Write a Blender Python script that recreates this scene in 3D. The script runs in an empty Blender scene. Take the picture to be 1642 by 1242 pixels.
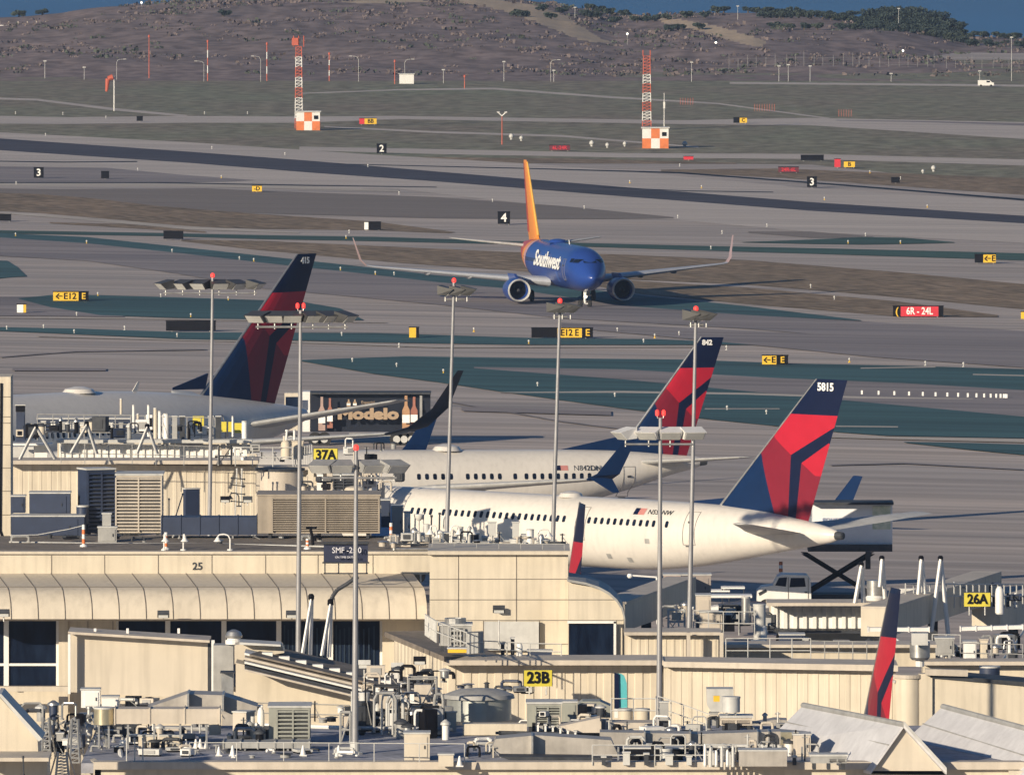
import bpy, bmesh, math, random
from mathutils import Vector, Matrix
R = math.radians
random.seed(7)
C = bpy.context.scene.collection
# ---------------------------------------------------------------- camera
F, H, CX, HY = 20000.0, 47.0, 821.0, -340.0      # focal length in px, camera height, principal column, horizon row
cd = bpy.data.cameras.new('camera'); cam = bpy.data.objects.new('camera', cd); C.objects.link(cam)
cd.sensor_width = 36.0; cd.lens = F/1642*36.0
cam.location = (0, 0, H); cam.rotation_euler = (R(90), 0, 0)
cd.shift_y = -(621-HY)/1642.0
cd.clip_start = 5; cd.clip_end = 120000
bpy.context.scene.camera = cam
# ---------------------------------------------------------------- light
SUN_AZ, SUN_EL = R(38), R(16)        # sun behind the camera, this far round to the left
spos = Vector((-math.sin(SUN_AZ)*math.cos(SUN_EL), -math.cos(SUN_AZ)*math.cos(SUN_EL), math.sin(SUN_EL)))
w = bpy.data.worlds.new('World'); bpy.context.scene.world = w; w.use_nodes = True
nt = w.node_tree; bg = nt.nodes['Background']; sky = nt.nodes.new('ShaderNodeTexSky')
sky.sky_type = 'NISHITA'; sky.sun_disc = False; sky.ozone_density = 6.0; sky.dust_density = 0.2; sky.air_density = 1.0
sky.sun_elevation = SUN_EL; sky.sun_rotation = math.atan2(spos.x, spos.y)
nt.links.new(sky.outputs[0], bg.inputs[0]); bg.inputs[1].default_value = 0.062
ld = bpy.data.lights.new('sun', 'SUN'); ld.energy = 5.0; ld.angle = R(0.5); ld.color = (1.0, 0.85, 0.64)
lo = bpy.data.objects.new('sun', ld); C.objects.link(lo)
lo.rotation_euler = (-spos).to_track_quat('-Z', 'Y').to_euler()
vs = bpy.context.scene.view_settings
vs.view_transform = 'Standard'; vs.look = 'None'; vs.gamma = 1; vs.exposure = 0.3; vs.use_curve_mapping = False
# ---------------------------------------------------------------- pixel helpers (photo pixels + px per metre -> world)
def W(px, py, s): return Vector(((px-CX)/s, F/s, H-(py-HY)/s))
def gs(py, z=0.0): return (py-HY)/(H-z)
def G(px, py, z=0.0): return W(px, py, gs(py, z))
# ---------------------------------------------------------------- materials
MATS = {}
def mat(name, col, rough=0.6, metal=0.0, var=0.12, scale=1.5, bump=0.0, stretch=None, emit=None, col2=None, scale2=None, streak=0.0, rotz=0.0, spec=0.5, fine=0.0):
    if name in MATS: return MATS[name]
    m = bpy.data.materials.new(name); m.use_nodes = True; n = m.node_tree.nodes; l = m.node_tree.links
    b = n['Principled BSDF']; b.inputs['Roughness'].default_value = rough; b.inputs['Metallic'].default_value = metal
    b.inputs['Specular IOR Level'].default_value = spec
    if emit:
        b.inputs['Base Color'].default_value = (*col, 1)
        b.inputs['Emission Color'].default_value = (*col, 1); b.inputs['Emission Strength'].default_value = emit
        MATS[name] = m; return m
    tc = n.new('ShaderNodeTexCoord'); mp = n.new('ShaderNodeMapping')
    l.new(tc.outputs['Object'], mp.inputs[0])
    if rotz:
        m0 = n.new('ShaderNodeMapping'); m0.inputs['Rotation'].default_value = (0, 0, rotz); l.new(tc.outputs['Object'], m0.inputs[0]); l.new(m0.outputs[0], mp.inputs[0])
    mp.inputs['Scale'].default_value = stretch or (1, 1, 1)
    nz = n.new('ShaderNodeTexNoise'); nz.inputs['Scale'].default_value = scale; nz.inputs['Detail'].default_value = 6; nz.inputs['Roughness'].default_value = 0.62
    l.new(mp.outputs[0], nz.inputs['Vector'])
    mr = n.new('ShaderNodeMapRange'); mr.inputs[1].default_value = 0.3; mr.inputs[2].default_value = 0.7
    mr.inputs[3].default_value = 0.0; mr.inputs[4].default_value = 1.0; l.new(nz.outputs[0], mr.inputs[0])
    mx = n.new('ShaderNodeMix'); mx.data_type = 'RGBA'
    c2 = col2 or tuple(c*(1-var*1.6) for c in col); c1 = col if col2 else tuple(min(1, c*(1+var*0.5)) for c in col)
    mx.inputs['A'].default_value = (*c1, 1); mx.inputs['B'].default_value = (*c2, 1); l.new(mr.outputs[0], mx.inputs['Factor'])
    out = mx.outputs['Result']
    if scale2:
        n2 = n.new('ShaderNodeTexNoise'); n2.inputs['Scale'].default_value = scale2; n2.inputs['Detail'].default_value = 4
        l.new(mp.outputs[0], n2.inputs['Vector'])
        r2 = n.new('ShaderNodeMapRange'); r2.inputs[1].default_value = 0.35; r2.inputs[2].default_value = 0.65
        r2.inputs[3].default_value = 1-var*1.3; r2.inputs[4].default_value = 1+var*0.6; l.new(n2.outputs[0], r2.inputs[0])
        vm = n.new('ShaderNodeVectorMath'); vm.operation = 'SCALE'; l.new(out, vm.inputs[0]); l.new(r2.outputs[0], vm.inputs['Scale']); out = vm.outputs[0]
    if streak:    # rain streaks / grime, long vertically
        m3 = n.new('ShaderNodeMapping'); m3.inputs['Scale'].default_value = (2.2, 2.2, 0.12); l.new(tc.outputs['Object'], m3.inputs[0])
        n3 = n.new('ShaderNodeTexNoise'); n3.inputs['Scale'].default_value = 1.6; n3.inputs['Detail'].default_value = 5; l.new(m3.outputs[0], n3.inputs['Vector'])
        r3 = n.new('ShaderNodeMapRange'); r3.inputs[1].default_value = 0.45; r3.inputs[2].default_value = 0.75
        r3.inputs[3].default_value = 1.0; r3.inputs[4].default_value = 1-streak; l.new(n3.outputs[0], r3.inputs[0])
        v3 = n.new('ShaderNodeVectorMath'); v3.operation = 'SCALE'; l.new(out, v3.inputs[0]); l.new(r3.outputs[0], v3.inputs['Scale']); out = v3.outputs[0]
    l.new(out, b.inputs['Base Color'])
    if bump:
        bp = n.new('ShaderNodeBump'); bp.inputs['Strength'].default_value = bump; bp.inputs['Distance'].default_value = 0.1
        l.new(nz.outputs[0], bp.inputs['Height']); l.new(bp.outputs[0], b.inputs['Normal'])
    MATS[name] = m; return m
RW = math.atan2(122, -294)          # runway direction seen from above
def gm(name, c1, c2, var=0.12, st=(0.0035, 0.075, 1), sc=1.0, s2=5.0):   # paving: blotches drawn out along the runway
    return mat(name, c1, 0.9, var=var, col2=c2, scale=sc, stretch=st, scale2=s2, rotz=-RW, spec=0.2)
cream = mat('cream_paint', (.63, .565, .455), .6, var=.10, scale=.35, streak=.18, spec=.25)
cream2 = mat('cream_panel', (.60, .54, .445), .5, var=.08, scale=.25, streak=.16, spec=.25)
tanp = mat('tan_paint', (.56, .50, .42), .6, var=.12, scale=.8, streak=.15)
white = mat('white_paint', (.80, .79, .76), .4, var=.05, scale=.8, streak=.08)
jetw = mat('jet_white', (.70, .665, .61), .3, var=.05, scale=.25, streak=.10)
grey = mat('grey_paint', (.36, .36, .35), .55, var=.14, scale=1.5, streak=.2)
lgrey = mat('light_grey', (.55, .55, .53), .5, var=.12, scale=1.5, streak=.15)
dgrey = mat('dark_grey', (.055, .06, .07), .6, var=.3, scale=2, spec=.2)
galv = mat('galvanised', (.50, .50, .49), .38, metal=.75, var=.2, scale=2.5)
duct = mat('duct_metal', (.46, .43, .39), .5, metal=.35, var=.16, scale=1.3, streak=.2)
brown = mat('brown_louvre', (.36, .31, .25), .6, var=.12, scale=1.0, streak=.2)
black = mat('black', (.008, .008, .011), .6, var=.2, spec=.1)
rubber = mat('rubber', (.025, .025, .025), .85, var=.2)
glass = mat('dark_glass', (.002, .003, .009), .12, col2=(.012, .022, .048), scale=.9, stretch=(1.6, 1, .45), spec=.15)
navy = mat('navy', (.006, .011, .040), .4, var=.08, spec=.15)
navy2 = mat('fin_blue', (.006, .023, .078), .4, var=.08, spec=.15)
red = mat('fin_red', (.45, .016, .036), .4, var=.06, spec=.2)
maroon = mat('fin_maroon', (.20, .014, .030), .4, var=.06, spec=.2)
yellow = mat('sign_yellow', (.80, .50, .03), .5, var=.08)
gyellow = mat('gate_yellow', (.66, .56, .06), .5, var=.08)
sred = mat('sign_red', (.62, .03, .05), .5, var=.08)
orange = mat('orange', (.72, .20, .06), .6, var=.15)
towerr = mat('mast_red', (.55, .12, .07), .6, var=.15)
roofm = mat('roof_membrane', (.24, .205, .17), .9, var=.2, scale=.6, scale2=3)
deckm = mat('deck_membrane', (.36, .37, .43), .85, var=.22, scale=.35, scale2=2.5)
beacon = mat('beacon', (1.0, .05, .04), emit=1.0)
lampw = mat('lamp_white', (1.0, .93, .8), emit=2.0)
# ---------------------------------------------------------------- mesh builder
class MB:
    def __init__(s): s.v = []; s.f = []
    def add(s, vs, fs):
        k = len(s.v); s.v += [Vector(p) for p in vs]; s.f += [tuple(i+k for i in f) for f in fs]; return s
    def box(s, c, d, rz=0.0, rx=0.0):
        m = Matrix.Rotation(rz, 3, 'Z') @ Matrix.Rotation(rx, 3, 'X'); c = Vector(c)
        vs = [c + m @ Vector((x*d[0]/2, y*d[1]/2, z*d[2]/2)) for x in (-1, 1) for y in (-1, 1) for z in (-1, 1)]
        return s.add(vs, [(0, 1, 3, 2), (4, 6, 7, 5), (0, 4, 5, 1), (2, 3, 7, 6), (0, 2, 6, 4), (1, 5, 7, 3)])
    def px(s, x0, y0, x1, y1, sc, d=1.0, off=0.0):   # box whose front covers that photo rectangle at that scale, d metres deep
        a = W(x0, y1, sc); b = W(x1, y0, sc)
        return s.box(((a.x+b.x)/2, a.y+d/2+off, (a.z+b.z)/2), (abs(b.x-a.x), d, abs(b.z-a.z)))
    def prism(s, pts, sc, d=0.5, off=0.0):             # outline facing the camera, d metres thick
        P = [W(x, y, sc)+Vector((0, off, 0)) for x, y in pts]; n = len(P); Q = [p+Vector((0, d, 0)) for p in P]
        return s.add(P+Q, [tuple(range(n)), tuple(range(2*n-1, n-1, -1))]+[(i, i+n, (i+1) % n+n, (i+1) % n) for i in range(n)])
    def hull(s, A, B):
        n = len(A)
        return s.add(list(A)+list(B), [tuple(range(n)), tuple(range(2*n-1, n-1, -1))]+[(i, i+n, (i+1) % n+n, (i+1) % n) for i in range(n)])
    def tube(s, a, b, r, r2=None, n=8, cap=True):
        a = Vector(a); b = Vector(b); r2 = r if r2 is None else r2
        d = (b-a).normalized(); u = d.orthogonal().normalized(); v = d.cross(u)
        vs = []
        for p, q in ((a, r), (b, r2)):
            for i in range(n):
                t = 2*math.pi*i/n; vs.append(p+u*math.cos(t)*q+v*math.sin(t)*q)
        fs = [(i, (i+1) % n, (i+1) % n+n, i+n) for i in range(n)]
        if cap: fs += [tuple(range(n-1, -1, -1)), tuple(range(n, 2*n))]
        return s.add(vs, fs)
    def path(s, pts, r, n=8):
        for a, b in zip(pts, pts[1:]): s.tube(a, b, r, n=n)
        return s
    def lathe(s, c, prof, n=16, ax='Z', cap=True):                # prof: (radius, height)
        c = Vector(c); vs = []; fs = []
        for r, h in prof:
            for i in range(n):
                t = 2*math.pi*i/n; x, y = r*math.cos(t), r*math.sin(t)
                vs.append(c+(Vector((x, y, h)) if ax == 'Z' else Vector((h, x, y))))
        for k in range(len(prof)-1):
            for i in range(n): fs.append((k*n+i, k*n+(i+1) % n, (k+1)*n+(i+1) % n, (k+1)*n+i))
        if cap: fs.append(tuple(range(n-1, -1, -1))); fs.append(tuple(range((len(prof)-1)*n, len(prof)*n)))
        return s.add(vs, fs)
    def build(s, name, m, parent=None, world=True, smooth=False, mats=None):
        off = root_of(parent).location if (parent and world) else Vector((0, 0, 0))
        me = bpy.data.meshes.new(name); org = Vector((0, 0, 0))
        if parent is None and s.v:
            org = Vector((sum(v.x for v in s.v)/len(s.v), sum(v.y for v in s.v)/len(s.v), min(v.z for v in s.v)))
            off = org
        me.from_pydata([v-off for v in s.v], [], s.f); me.materials.append(m)
        bm = bmesh.new(); bm.from_mesh(me); bmesh.ops.recalc_face_normals(bm, faces=bm.faces); bm.to_mesh(me); bm.free()
        if smooth: shade(me)
        o = bpy.data.objects.new(name, me); C.objects.link(o)
        if parent: o.parent = parent
        else: o.location = org
        return o
def shade(me, ang=35):
    for p in me.polygons: p.use_smooth = True
    bm = bmesh.new(); bm.from_mesh(me)
    for e in bm.edges: e.smooth = not (len(e.link_faces) == 2 and e.calc_face_angle(0) > R(ang))
    bm.to_mesh(me); bm.free()
def root_of(o):
    while o.parent: o = o.parent
    return o
USED = {}
def tag(o, label=None, cat=None, group=None, kind=None):
    if label:
        o['label'] = label
        if not group and label in USED: print('DUPLABEL', label)
        USED[label] = 1
    if cat: o['category'] = cat
    if group: o['group'] = group
    if kind: o['kind'] = kind
    return o
def thing(name, label, cat, loc=(0, 0, 0), rz=0, group=None):
    o = bpy.data.objects.new(name, None); C.objects.link(o); o.location = loc; o.rotation_euler = (0, 0, rz)
    o.empty_display_size = .3
    return tag(o, label, cat, group)
def dup(o, parent=None):
    c = o.copy(); C.objects.link(c); c.parent = parent
    for ch in list(o.children): dup(ch, c)
    return c
def text(name, s, m, size, parent, M, ext=0.01, align='CENTER', sx=1.0, world=False, bold=0.0):
    cu = bpy.data.curves.new('t', 'FONT'); cu.body = s; cu.size = size; cu.align_x = align; cu.align_y = 'CENTER'; cu.extrude = ext; cu.offset = bold
    cu.resolution_u = 3
    ob = bpy.data.objects.new('t', cu); C.objects.link(ob)
    dg = bpy.context.evaluated_depsgraph_get(); me = bpy.data.meshes.new_from_object(ob.evaluated_get(dg)); bpy.data.objects.remove(ob)
    off = Vector((0, 0, 0))
    if parent and world: off = root_of(parent).location
    T = Matrix.Translation(-off) @ M @ Matrix.Diagonal((sx, 1, 1, 1))
    me.transform(T); me.materials.clear(); me.materials.append(m)
    o = bpy.data.objects.new(name, me); C.objects.link(o); o.parent = parent
    return o
FACE = Matrix.Rotation(R(90), 4, 'X')      # text lies in XZ and faces the camera (-Y)
def facetext(name, s, m, px, py, sc, hpx, parent, sx=1.0, bold=0.0, rz=0):
    p = W(px, py, sc)
    return text(name, s, m, hpx/sc*1.38, parent, Matrix.Translation(p) @ Matrix.Rotation(rz, 4, 'Z') @ FACE, ext=.012, sx=sx, world=True, bold=bold)
# ================================================================ SETTING
conc = gm('concrete', (.53, .46, .415), (.35, .325, .32), var=.2)
lconc = gm('light_concrete', (.58, .52, .475), (.45, .41, .385), var=.10)
asph = gm('asphalt', (.33, .295, .295), (.21, .195, .21), var=.18)
rubb = gm('runway_rubber', (.045, .050, .075), (.085, .08, .10), var=.25)
teal = gm('teal_paint', (.060, .140, .155), (.042, .098, .115), var=.22)
tealg = gm('green_paint', (.06, .13, .115), (.045, .09, .085), var=.2)
dry = mat('dry_grass', (.35, .265, .19), .95, col2=(.19, .155, .115), scale=.16, stretch=(.22, 1, 1), scale2=1.2, var=.35, bump=.6, rotz=R(67.5), spec=.1)
fld = mat('field_grass', (.235, .25, .18), .95, col2=(.26, .22, .18), scale=.035, stretch=(1, .35, 1), scale2=.4, var=.25, bump=.4, spec=.1)
pale = gm('pale_line', (.55, .50, .44), (.44, .40, .36))
LAY = [0]
def sheet(name, m, top, bot, kind='structure', z=None):
    if z is None: LAY[0] += 1; z = 0.0016*LAY[0]
    top, bot = list(top), list(bot)        # carry the bands on beyond both edges of the view
    if top[0][0] == -40 and bot[0][0] == -40:
        k = ((top[1][1]-top[0][1])/(top[1][0]-top[0][0])+(bot[1][1]-bot[0][1])/(bot[1][0]-bot[0][0]))/2
        for l_ in (top, bot): l_.insert(0, (-800, max(l_[0][1]-k*760, 96 if l_[0][1] < 97 else 110+(l_[0][1]-96)*.5)))
    if top[-1][0] == 1690 and bot[-1][0] == 1690:
        k = ((top[-1][1]-top[-2][1])/(top[-1][0]-top[-2][0])+(bot[-1][1]-bot[-2][1])/(bot[-1][0]-bot[-2][0]))/2
        for l_ in (top, bot): l_.append((2450, l_[-1][1]+max(0, k)*760))
    pts = [G(x, y, z) for x, y in top] + [G(x, y, z) for x, y in reversed(bot)]
    bm = bmesh.new(); vs = [bm.verts.new(p) for p in pts]; f = bm.faces.new(vs)
    bmesh.ops.recalc_face_normals(bm, faces=[f])
    if f.normal.z < 0: bmesh.ops.reverse_faces(bm, faces=[f])
    bmesh.ops.triangulate(bm, faces=[f], ngon_method='EAR_CLIP')
    me = bpy.data.meshes.new(name); bm.to_mesh(me); bm.free(); me.materials.append(m)
    o = bpy.data.objects.new(name, me); C.objects.link(o); o['kind'] = kind; return o
def band(name, m, mid, wd):      # thin strip following a line, wd = thickness in photo px (number or list)
    wl = wd if isinstance(wd, (list, tuple)) else [wd]*len(mid)
    return sheet(name, m, [(x, y-w/2) for (x, y), w in zip(mid, wl)], [(x, y+w/2) for (x, y), w in zip(mid, wl)])
g = MB(); g.add([(-900, 100, 0), (900, 100, 0), (900, 2250, 0), (-900, 2250, 0)], [(0, 1, 2, 3)]); o = g.build('ground', conc); tag(o, kind='structure')
sea = MB(); sea.add([(-2400, 2200, -30), (2400, 2200, -30), (2400, 20500, -30), (-2400, 20500, -30)], [(0, 1, 2, 3)])
tag(sea.build('sea', mat('sea_water', (.04, .20, .44), .8, var=.06, scale=.002, bump=0, spec=.25)), kind='structure')
# far field
sheet('field', fld, [(-40, 96), (1690, 96)], [(-40, 216), (300, 232), (600, 248), (800, 262), (1100, 262), (1300, 264), (1690, 304)])
band('service_road', lconc, [(-40, 157), (60, 160), (180, 175), (300, 186)], [3, 3, 4, 3])
band('service_road', lconc, [(480, 150), (640, 144), (790, 142), (980, 156), (1150, 166), (1330, 190)], [1.5, 2, 3, 3, 2, 2])
band('service_road', lconc, [(1170, 133), (1400, 135), (1690, 138)], 3)
sheet('taxiway', lconc, [(-40, 185), (100, 188), (300, 186), (480, 187), (640, 186), (1090, 193), (1300, 189), (1690, 197)],
      [(-40, 198), (100, 199), (300, 197), (480, 197), (640, 191), (1090, 199), (1300, 201), (1690, 226)])
band('taxiway_line', asph, [(1340, 193), (1480, 195), (1690, 201)], [1, 2, 4])
band('taxiway', lconc, [(520, 203), (700, 212), (900, 218), (1120, 236)], [2, 3, 3, 2])
band('taxiway', lconc, [(480, 238), (700, 243), (1000, 249), (1300, 251), (1690, 262)], [6, 8, 7, 8, 10])
band('dirt_strip', dry, [(560, 251), (700, 256), (900, 258), (1180, 262)], [2, 8, 8, 2])
sheet('dirt_strip', dry, [(1060, 272), (1250, 270), (1690, 288)], [(1060, 276), (1250, 285), (1690, 316)])
sheet('runway', lconc, [(-40, 210), (300, 228), (600, 248), (840, 262), (1000, 274), (1300, 302), (1690, 325)],
      [(-40, 300), (300, 300), (640, 303), (1000, 345), (1300, 372), (1690, 392)])
sheet('runway', rubb, [(-40, 219), (0, 222), (300, 243), (500, 258), (700, 275), (1000, 300), (1300, 324), (1690, 349)],
      [(-40, 237), (0, 241), (300, 261), (500, 277), (700, 291), (1000, 315), (1300, 338), (1690, 361)])
band('runway_edge', black, [(540, 263), (840, 270), (1090, 277), (1330, 295), (1690, 324)], [1.2, 1.6, 2.2, 2.2, 3])
band('runway_edge', black, [(960, 300), (1100, 306), (1240, 308)], 1.2)
band('runway_edge', black, [(-40, 258), (100, 260), (220, 259)], 1.6)
sheet('pavement', asph, [(-40, 266), (170, 269), (290, 280), (410, 289)], [(-40, 294), (130, 292), (300, 293), (380, 291)])
band('pavement_line', pale, [(-40, 296), (170, 295), (330, 297), (480, 301), (640, 306)], [4, 5, 4, 5, 2])
band('runway_edge', black, [(-40, 293), (260, 293), (480, 297), (700, 300)], [1.2, 1.4, 1.6, 1])
gpv = gm('grey_pavement', (.24, .21, .19), (.21, .185, .175), var=.08)
sheet('pavement', gpv, [(-40, 302), (100, 303), (330, 302), (480, 308), (700, 316), (900, 330), (1080, 348)],
      [(-40, 315), (120, 318), (260, 334), (400, 341), (700, 350), (900, 351), (1080, 350)])
band('pavement', gpv, [(1200, 372), (1300, 376), (1400, 380)], [2, 10, 2])
# grass islands and painted islands
sheet('grass_strip', dry, [(-40, 308), (60, 311), (150, 318), (250, 330), (400, 342), (600, 355), (730, 372)],
      [(-40, 336), (60, 341), (200, 353), (300, 363), (420, 367), (600, 369), (720, 374)])
band('grass_strip', dry, [(80, 357), (200, 362), (330, 372)], [2, 6, 2])
band('pavement_line', pale, [(-40, 338), (100, 348), (300, 365), (480, 373)], [2, 4, 5, 2])
band('painted_strip', tealg, [(-40, 371), (140, 374), (260, 376), (420, 380), (600, 383), (820, 389), (1100, 397), (1300, 402), (1690, 413)], [5, 5, 5, 6, 7, 5, 7, 9, 12])
sheet('painted_island', tealg, [(1190, 388), (1300, 384), (1380, 380), (1450, 381), (1530, 388)], [(1190, 388.5), (1300, 391), (1380, 392), (1450, 391), (1530, 389)])
sheet('grass_strip', dry, [(290, 384), (420, 386), (600, 394), (820, 404), (1000, 408), (1200, 417), (1450, 437), (1690, 460)],
      [(290, 386), (400, 399), (520, 410), (640, 421), (860, 436), (1000, 447), (1200, 456), (1440, 476), (1690, 500)])
sheet('grass_strip', dry, [(900, 441), (1000, 449), (1200, 461), (1440, 483), (1600, 505)], [(900, 444), (1000, 468), (1200, 487), (1440, 507), (1600, 508)])
sheet('taxiway', asph, [(-40, 378), (140, 390), (300, 407), (420, 421), (560, 436), (700, 452), (830, 464), (1000, 490), (1200, 505), (1400, 516), (1690, 533)],
      [(-40, 408), (140, 418), (280, 438), (420, 462), (700, 488), (900, 510), (1200, 527), (1690, 566)])
sheet('painted_strip', teal, [(-40, 372), (140, 380), (300, 397), (420, 410), (560, 425), (700, 441), (830, 451), (1000, 470), (1200, 491), (1380, 513)],
      [(-40, 378), (140, 390), (300, 407), (420, 421), (560, 436), (700, 452), (830, 464), (1000, 490), (1200, 505), (1380, 514)])
sheet('painted_island', teal, [(-40, 416), (12, 418), (28, 428), (42, 442)], [(-40, 450), (0, 446), (20, 444), (42, 443)])
sheet('pavement', asph, [(-40, 476), (60, 475), (150, 480)], [(-40, 506), (60, 506), (200, 508)])
sheet('painted_island', teal, [(30, 478), (90, 472), (160, 473), (300, 477), (480, 483), (545, 494), (582, 512)],
      [(30, 479), (80, 492), (160, 505), (300, 510), (420, 512), (520, 513), (582, 513)])
band('pavement_line', pale, [(-40, 509), (200, 510), (400, 513), (620, 517)], [1, 2, 2, 1])
band('painted_strip', teal, [(-40, 526), (120, 531), (300, 538), (450, 539), (600, 541), (850, 547), (1050, 548), (1250, 552)], [5, 9, 11, 12, 15, 11, 9, 1])
band('pavement_line', pale, [(60, 539), (300, 545), (500, 549), (700, 556), (1150, 556)], [1, 2, 2, 2, 1])
sheet('pavement', asph, [(900, 517), (1200, 530), (1400, 540), (1690, 560)], [(900, 524), (1200, 552), (1400, 572), (1690, 592)])
sheet('painted_island', teal, [(480, 577), (650, 571), (860, 574), (1100, 576), (1250, 582), (1450, 586), (1690, 593)],
      [(480, 578), (600, 599), (700, 612), (800, 627), (900, 641), (1100, 668), (1340, 692), (1420, 698), (1690, 703)])
sheet('pavement', asph, [(760, 588), (1000, 592), (1250, 606), (1450, 614), (1690, 628)], [(760, 590), (1000, 608), (1250, 632), (1450, 650), (1690, 672)])
band('pavement_line', pale, [(800, 629), (1000, 628), (1200, 631), (1380, 637), (1560, 639)], [1, 3, 3, 3, 1])
band('pavement_line', pale, [(1130, 655), (1250, 655)], 1.5)
band('pavement_line', pale, [(1340, 683), (1440, 684)], 1.8)
band('pavement_line', pale, [(1380, 590), (1500, 588)], 1.8)
band('pavement_line', pale, [(1560, 600), (1690, 603)], 1.8)
band('pavement_line', pale, [(1330, 700), (1500, 703), (1690, 707)], [2, 5, 6])
sheet('painted_island', teal, [(1450, 708), (1560, 710), (1690, 714)], [(1450, 709), (1560, 721), (1690, 733)])
for mid, wd in (([(0, 572), (120, 563), (330, 560)], 1.4), ([(700, 640), (900, 675), (1100, 700)], 1.6), ([(1330, 745), (1450, 742), (1640, 752)], 1.6), ([(740, 655), (980, 662)], 7), ([(20, 592), (170, 592)], 4)):
    band('crack_sealant', asph, mid, wd)
# ---------------------------------------------------------------- hills
from mathutils import noise as NZ
def lerp(tb, x):
    if x <= tb[0][0]: return tb[0][1]
    for (a, b), (c, d) in zip(tb, tb[1:]):
        if x <= c: return b+(d-b)*(x-a)/(c-a)
    return tb[-1][1]
RID = [(-80, 32), (0, 27), (100, 22), (160, 14), (227, 9), (330, 1), (450, -8), (600, -12), (760, -6), (860, 2), (920, 11), (985, 24), (1040, 25), (1100, 20), (1150, 20), (1210, 18), (1290, 24), (1390, 34), (1450, 42), (1560, 60), (1720, 68)]
YB, YR = 2000.0, 2350.0
def inpoly(x, y, P):
    c = False; n = len(P)
    for i in range(n):
        x1, y1 = P[i][:2]; x2, y2 = P[i-1][:2]
        if (y1 > y) != (y2 > y) and x < (x2-x1)*(y-y1)/(y2-y1)+x1: c = not c
    return c
def hillz(X, Y):
    px = CX+X/Y*F; t = (Y-YB)/(YR-YB)
    zr = H-(lerp(RID, px)-HY)*YR/F
    if t < 0: return 0.0
    if t <= 1: e = t*t*(3-2*t); z = zr*e
    else: z = zr-(t-1)**1.3*22
    nn = NZ.noise(Vector((X*.02, Y*.012, 3)))*1.2+NZ.noise(Vector((X*.07, Y*.05, 8)))*.55+NZ.noise(Vector((X*.3, Y*.2, 1)))*.18
    return z+nn*min(1, max(0, t*3))*(.6 if t > .85 else 1)
SCAR = [[(690, -6), (760, -4), (850, 8), (905, 26), (960, 62), (990, 72), (930, 66), (880, 46), (810, 20), (740, 6)],
        [(1040, 27), (1085, 32), (1150, 44), (1225, 66), (1222, 78), (1180, 70), (1120, 52), (1060, 38)],
        [(540, 4), (640, -2), (690, 4), (600, 8)], [(1060, 18), (1110, 12), (1130, 18), (1080, 24)]]
nx, ny = 720, 90
hv = []; hf = []; hm = []
for j in range(ny):
    Y = 1995+(2520-1995)*j/(ny-1)
    for i in range(nx):
        px = -850+3350*i/(nx-1); X = (px-CX)/F*Y
        hv.append((X, Y, hillz(X, Y)-(.5 if j == 0 else 0)+(0.02 if j < 4 else 0)))
for j in range(ny-1):
    for i in range(nx-1):
        a = j*nx+i; hf.append((a, a+1, a+nx+1, a+nx)); X, Y, Z = hv[a]
        qx, qy = CX+X/Y*F, HY+(H-Z)*F/Y
        hm.append(1 if (j > 25 and any(inpoly(qx, qy, P) for P in SCAR)) else 0)
me = bpy.data.meshes.new('hills'); me.from_pydata(hv, [], hf)
me.materials.append(mat('hill_scrub', (.30, .235, .225), .95, col2=(.20, .165, .165), scale=.045, stretch=(1, .5, 2), scale2=.35, var=.3, bump=.6, spec=.1))
me.materials.append(mat('hill_sand', (.56, .45, .33), .95, col2=(.46, .37, .28), scale=.2, scale2=1.5, var=.15, bump=.3, spec=.1))
for p, k in zip(me.polygons, hm): p.material_index = k; p.use_smooth = True
o = bpy.data.objects.new('hills', me); C.objects.link(o); tag(o, kind='structure')
# scrub: uncountable low bushes on the dunes and the islands
def leafblob(mb, c, rx, rz, n, size, rng, flat=.55):
    for _ in range(n):
        while True:
            p = Vector((rng.uniform(-1, 1), rng.uniform(-1, 1), rng.uniform(-1, 1)))
            if .25 < p.length < 1: break
        q = Vector((p.x*rx, p.y*rx, p.z*rz))+c
        a = Vector((rng.uniform(-1, 1), rng.uniform(-1, 1), rng.uniform(-1, 1))).normalized(); b = a.orthogonal().normalized(); d = a.cross(b)
        s = size*rng.uniform(.6, 1.4)
        mb.add([q+b*s, q+d*s, q-b*s, q-d*s], [(0, 1, 2, 3)])
rng = random.Random(3)
sc1 = MB(); sc2 = MB()
for i in range(4200):
    px = rng.uniform(-700, 2350); Y = rng.uniform(2030, 2365) if rng.random() < .75 else rng.uniform(2250, 2362); X = (px-CX)/F*Y; Z = hillz(X, Y)
    qy = HY+(H-Z)*F/Y
    if any(inpoly(px, qy, P) for P in SCAR): continue
    dn = NZ.noise(Vector((X*.03, Y*.02, 12)))
    if dn < -.05+rng.uniform(-.25, .25): continue
    r = rng.uniform(.3, .95)
    leafblob(sc1 if rng.random() < .7 else sc2, Vector((X, Y, Z+r*.3)), r*2.2, r*.42, 10, r*.36, rng)
tag(sc1.build('scrub', mat('scrub_leaf', (.18, .145, .14), .9, var=.3, scale=.2)), 'low grey brown scrub scattered over the dunes behind the airfield', 'scrub', kind='stuff')
tag(sc2.build('scrub', mat('scrub_leaf_green', (.085, .10, .075), .9, var=.3, scale=.2)), 'dark green low bushes dotted among the brown scrub on the dunes', 'scrub', kind='stuff')
leafm = [mat('leaf_dark', (.036, .056, .048), .8, var=.35, scale=.4), mat('leaf_mid', (.055, .075, .055), .8, var=.35, scale=.4)]
bark = mat('bark', (.09, .07, .055), .9)
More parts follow.
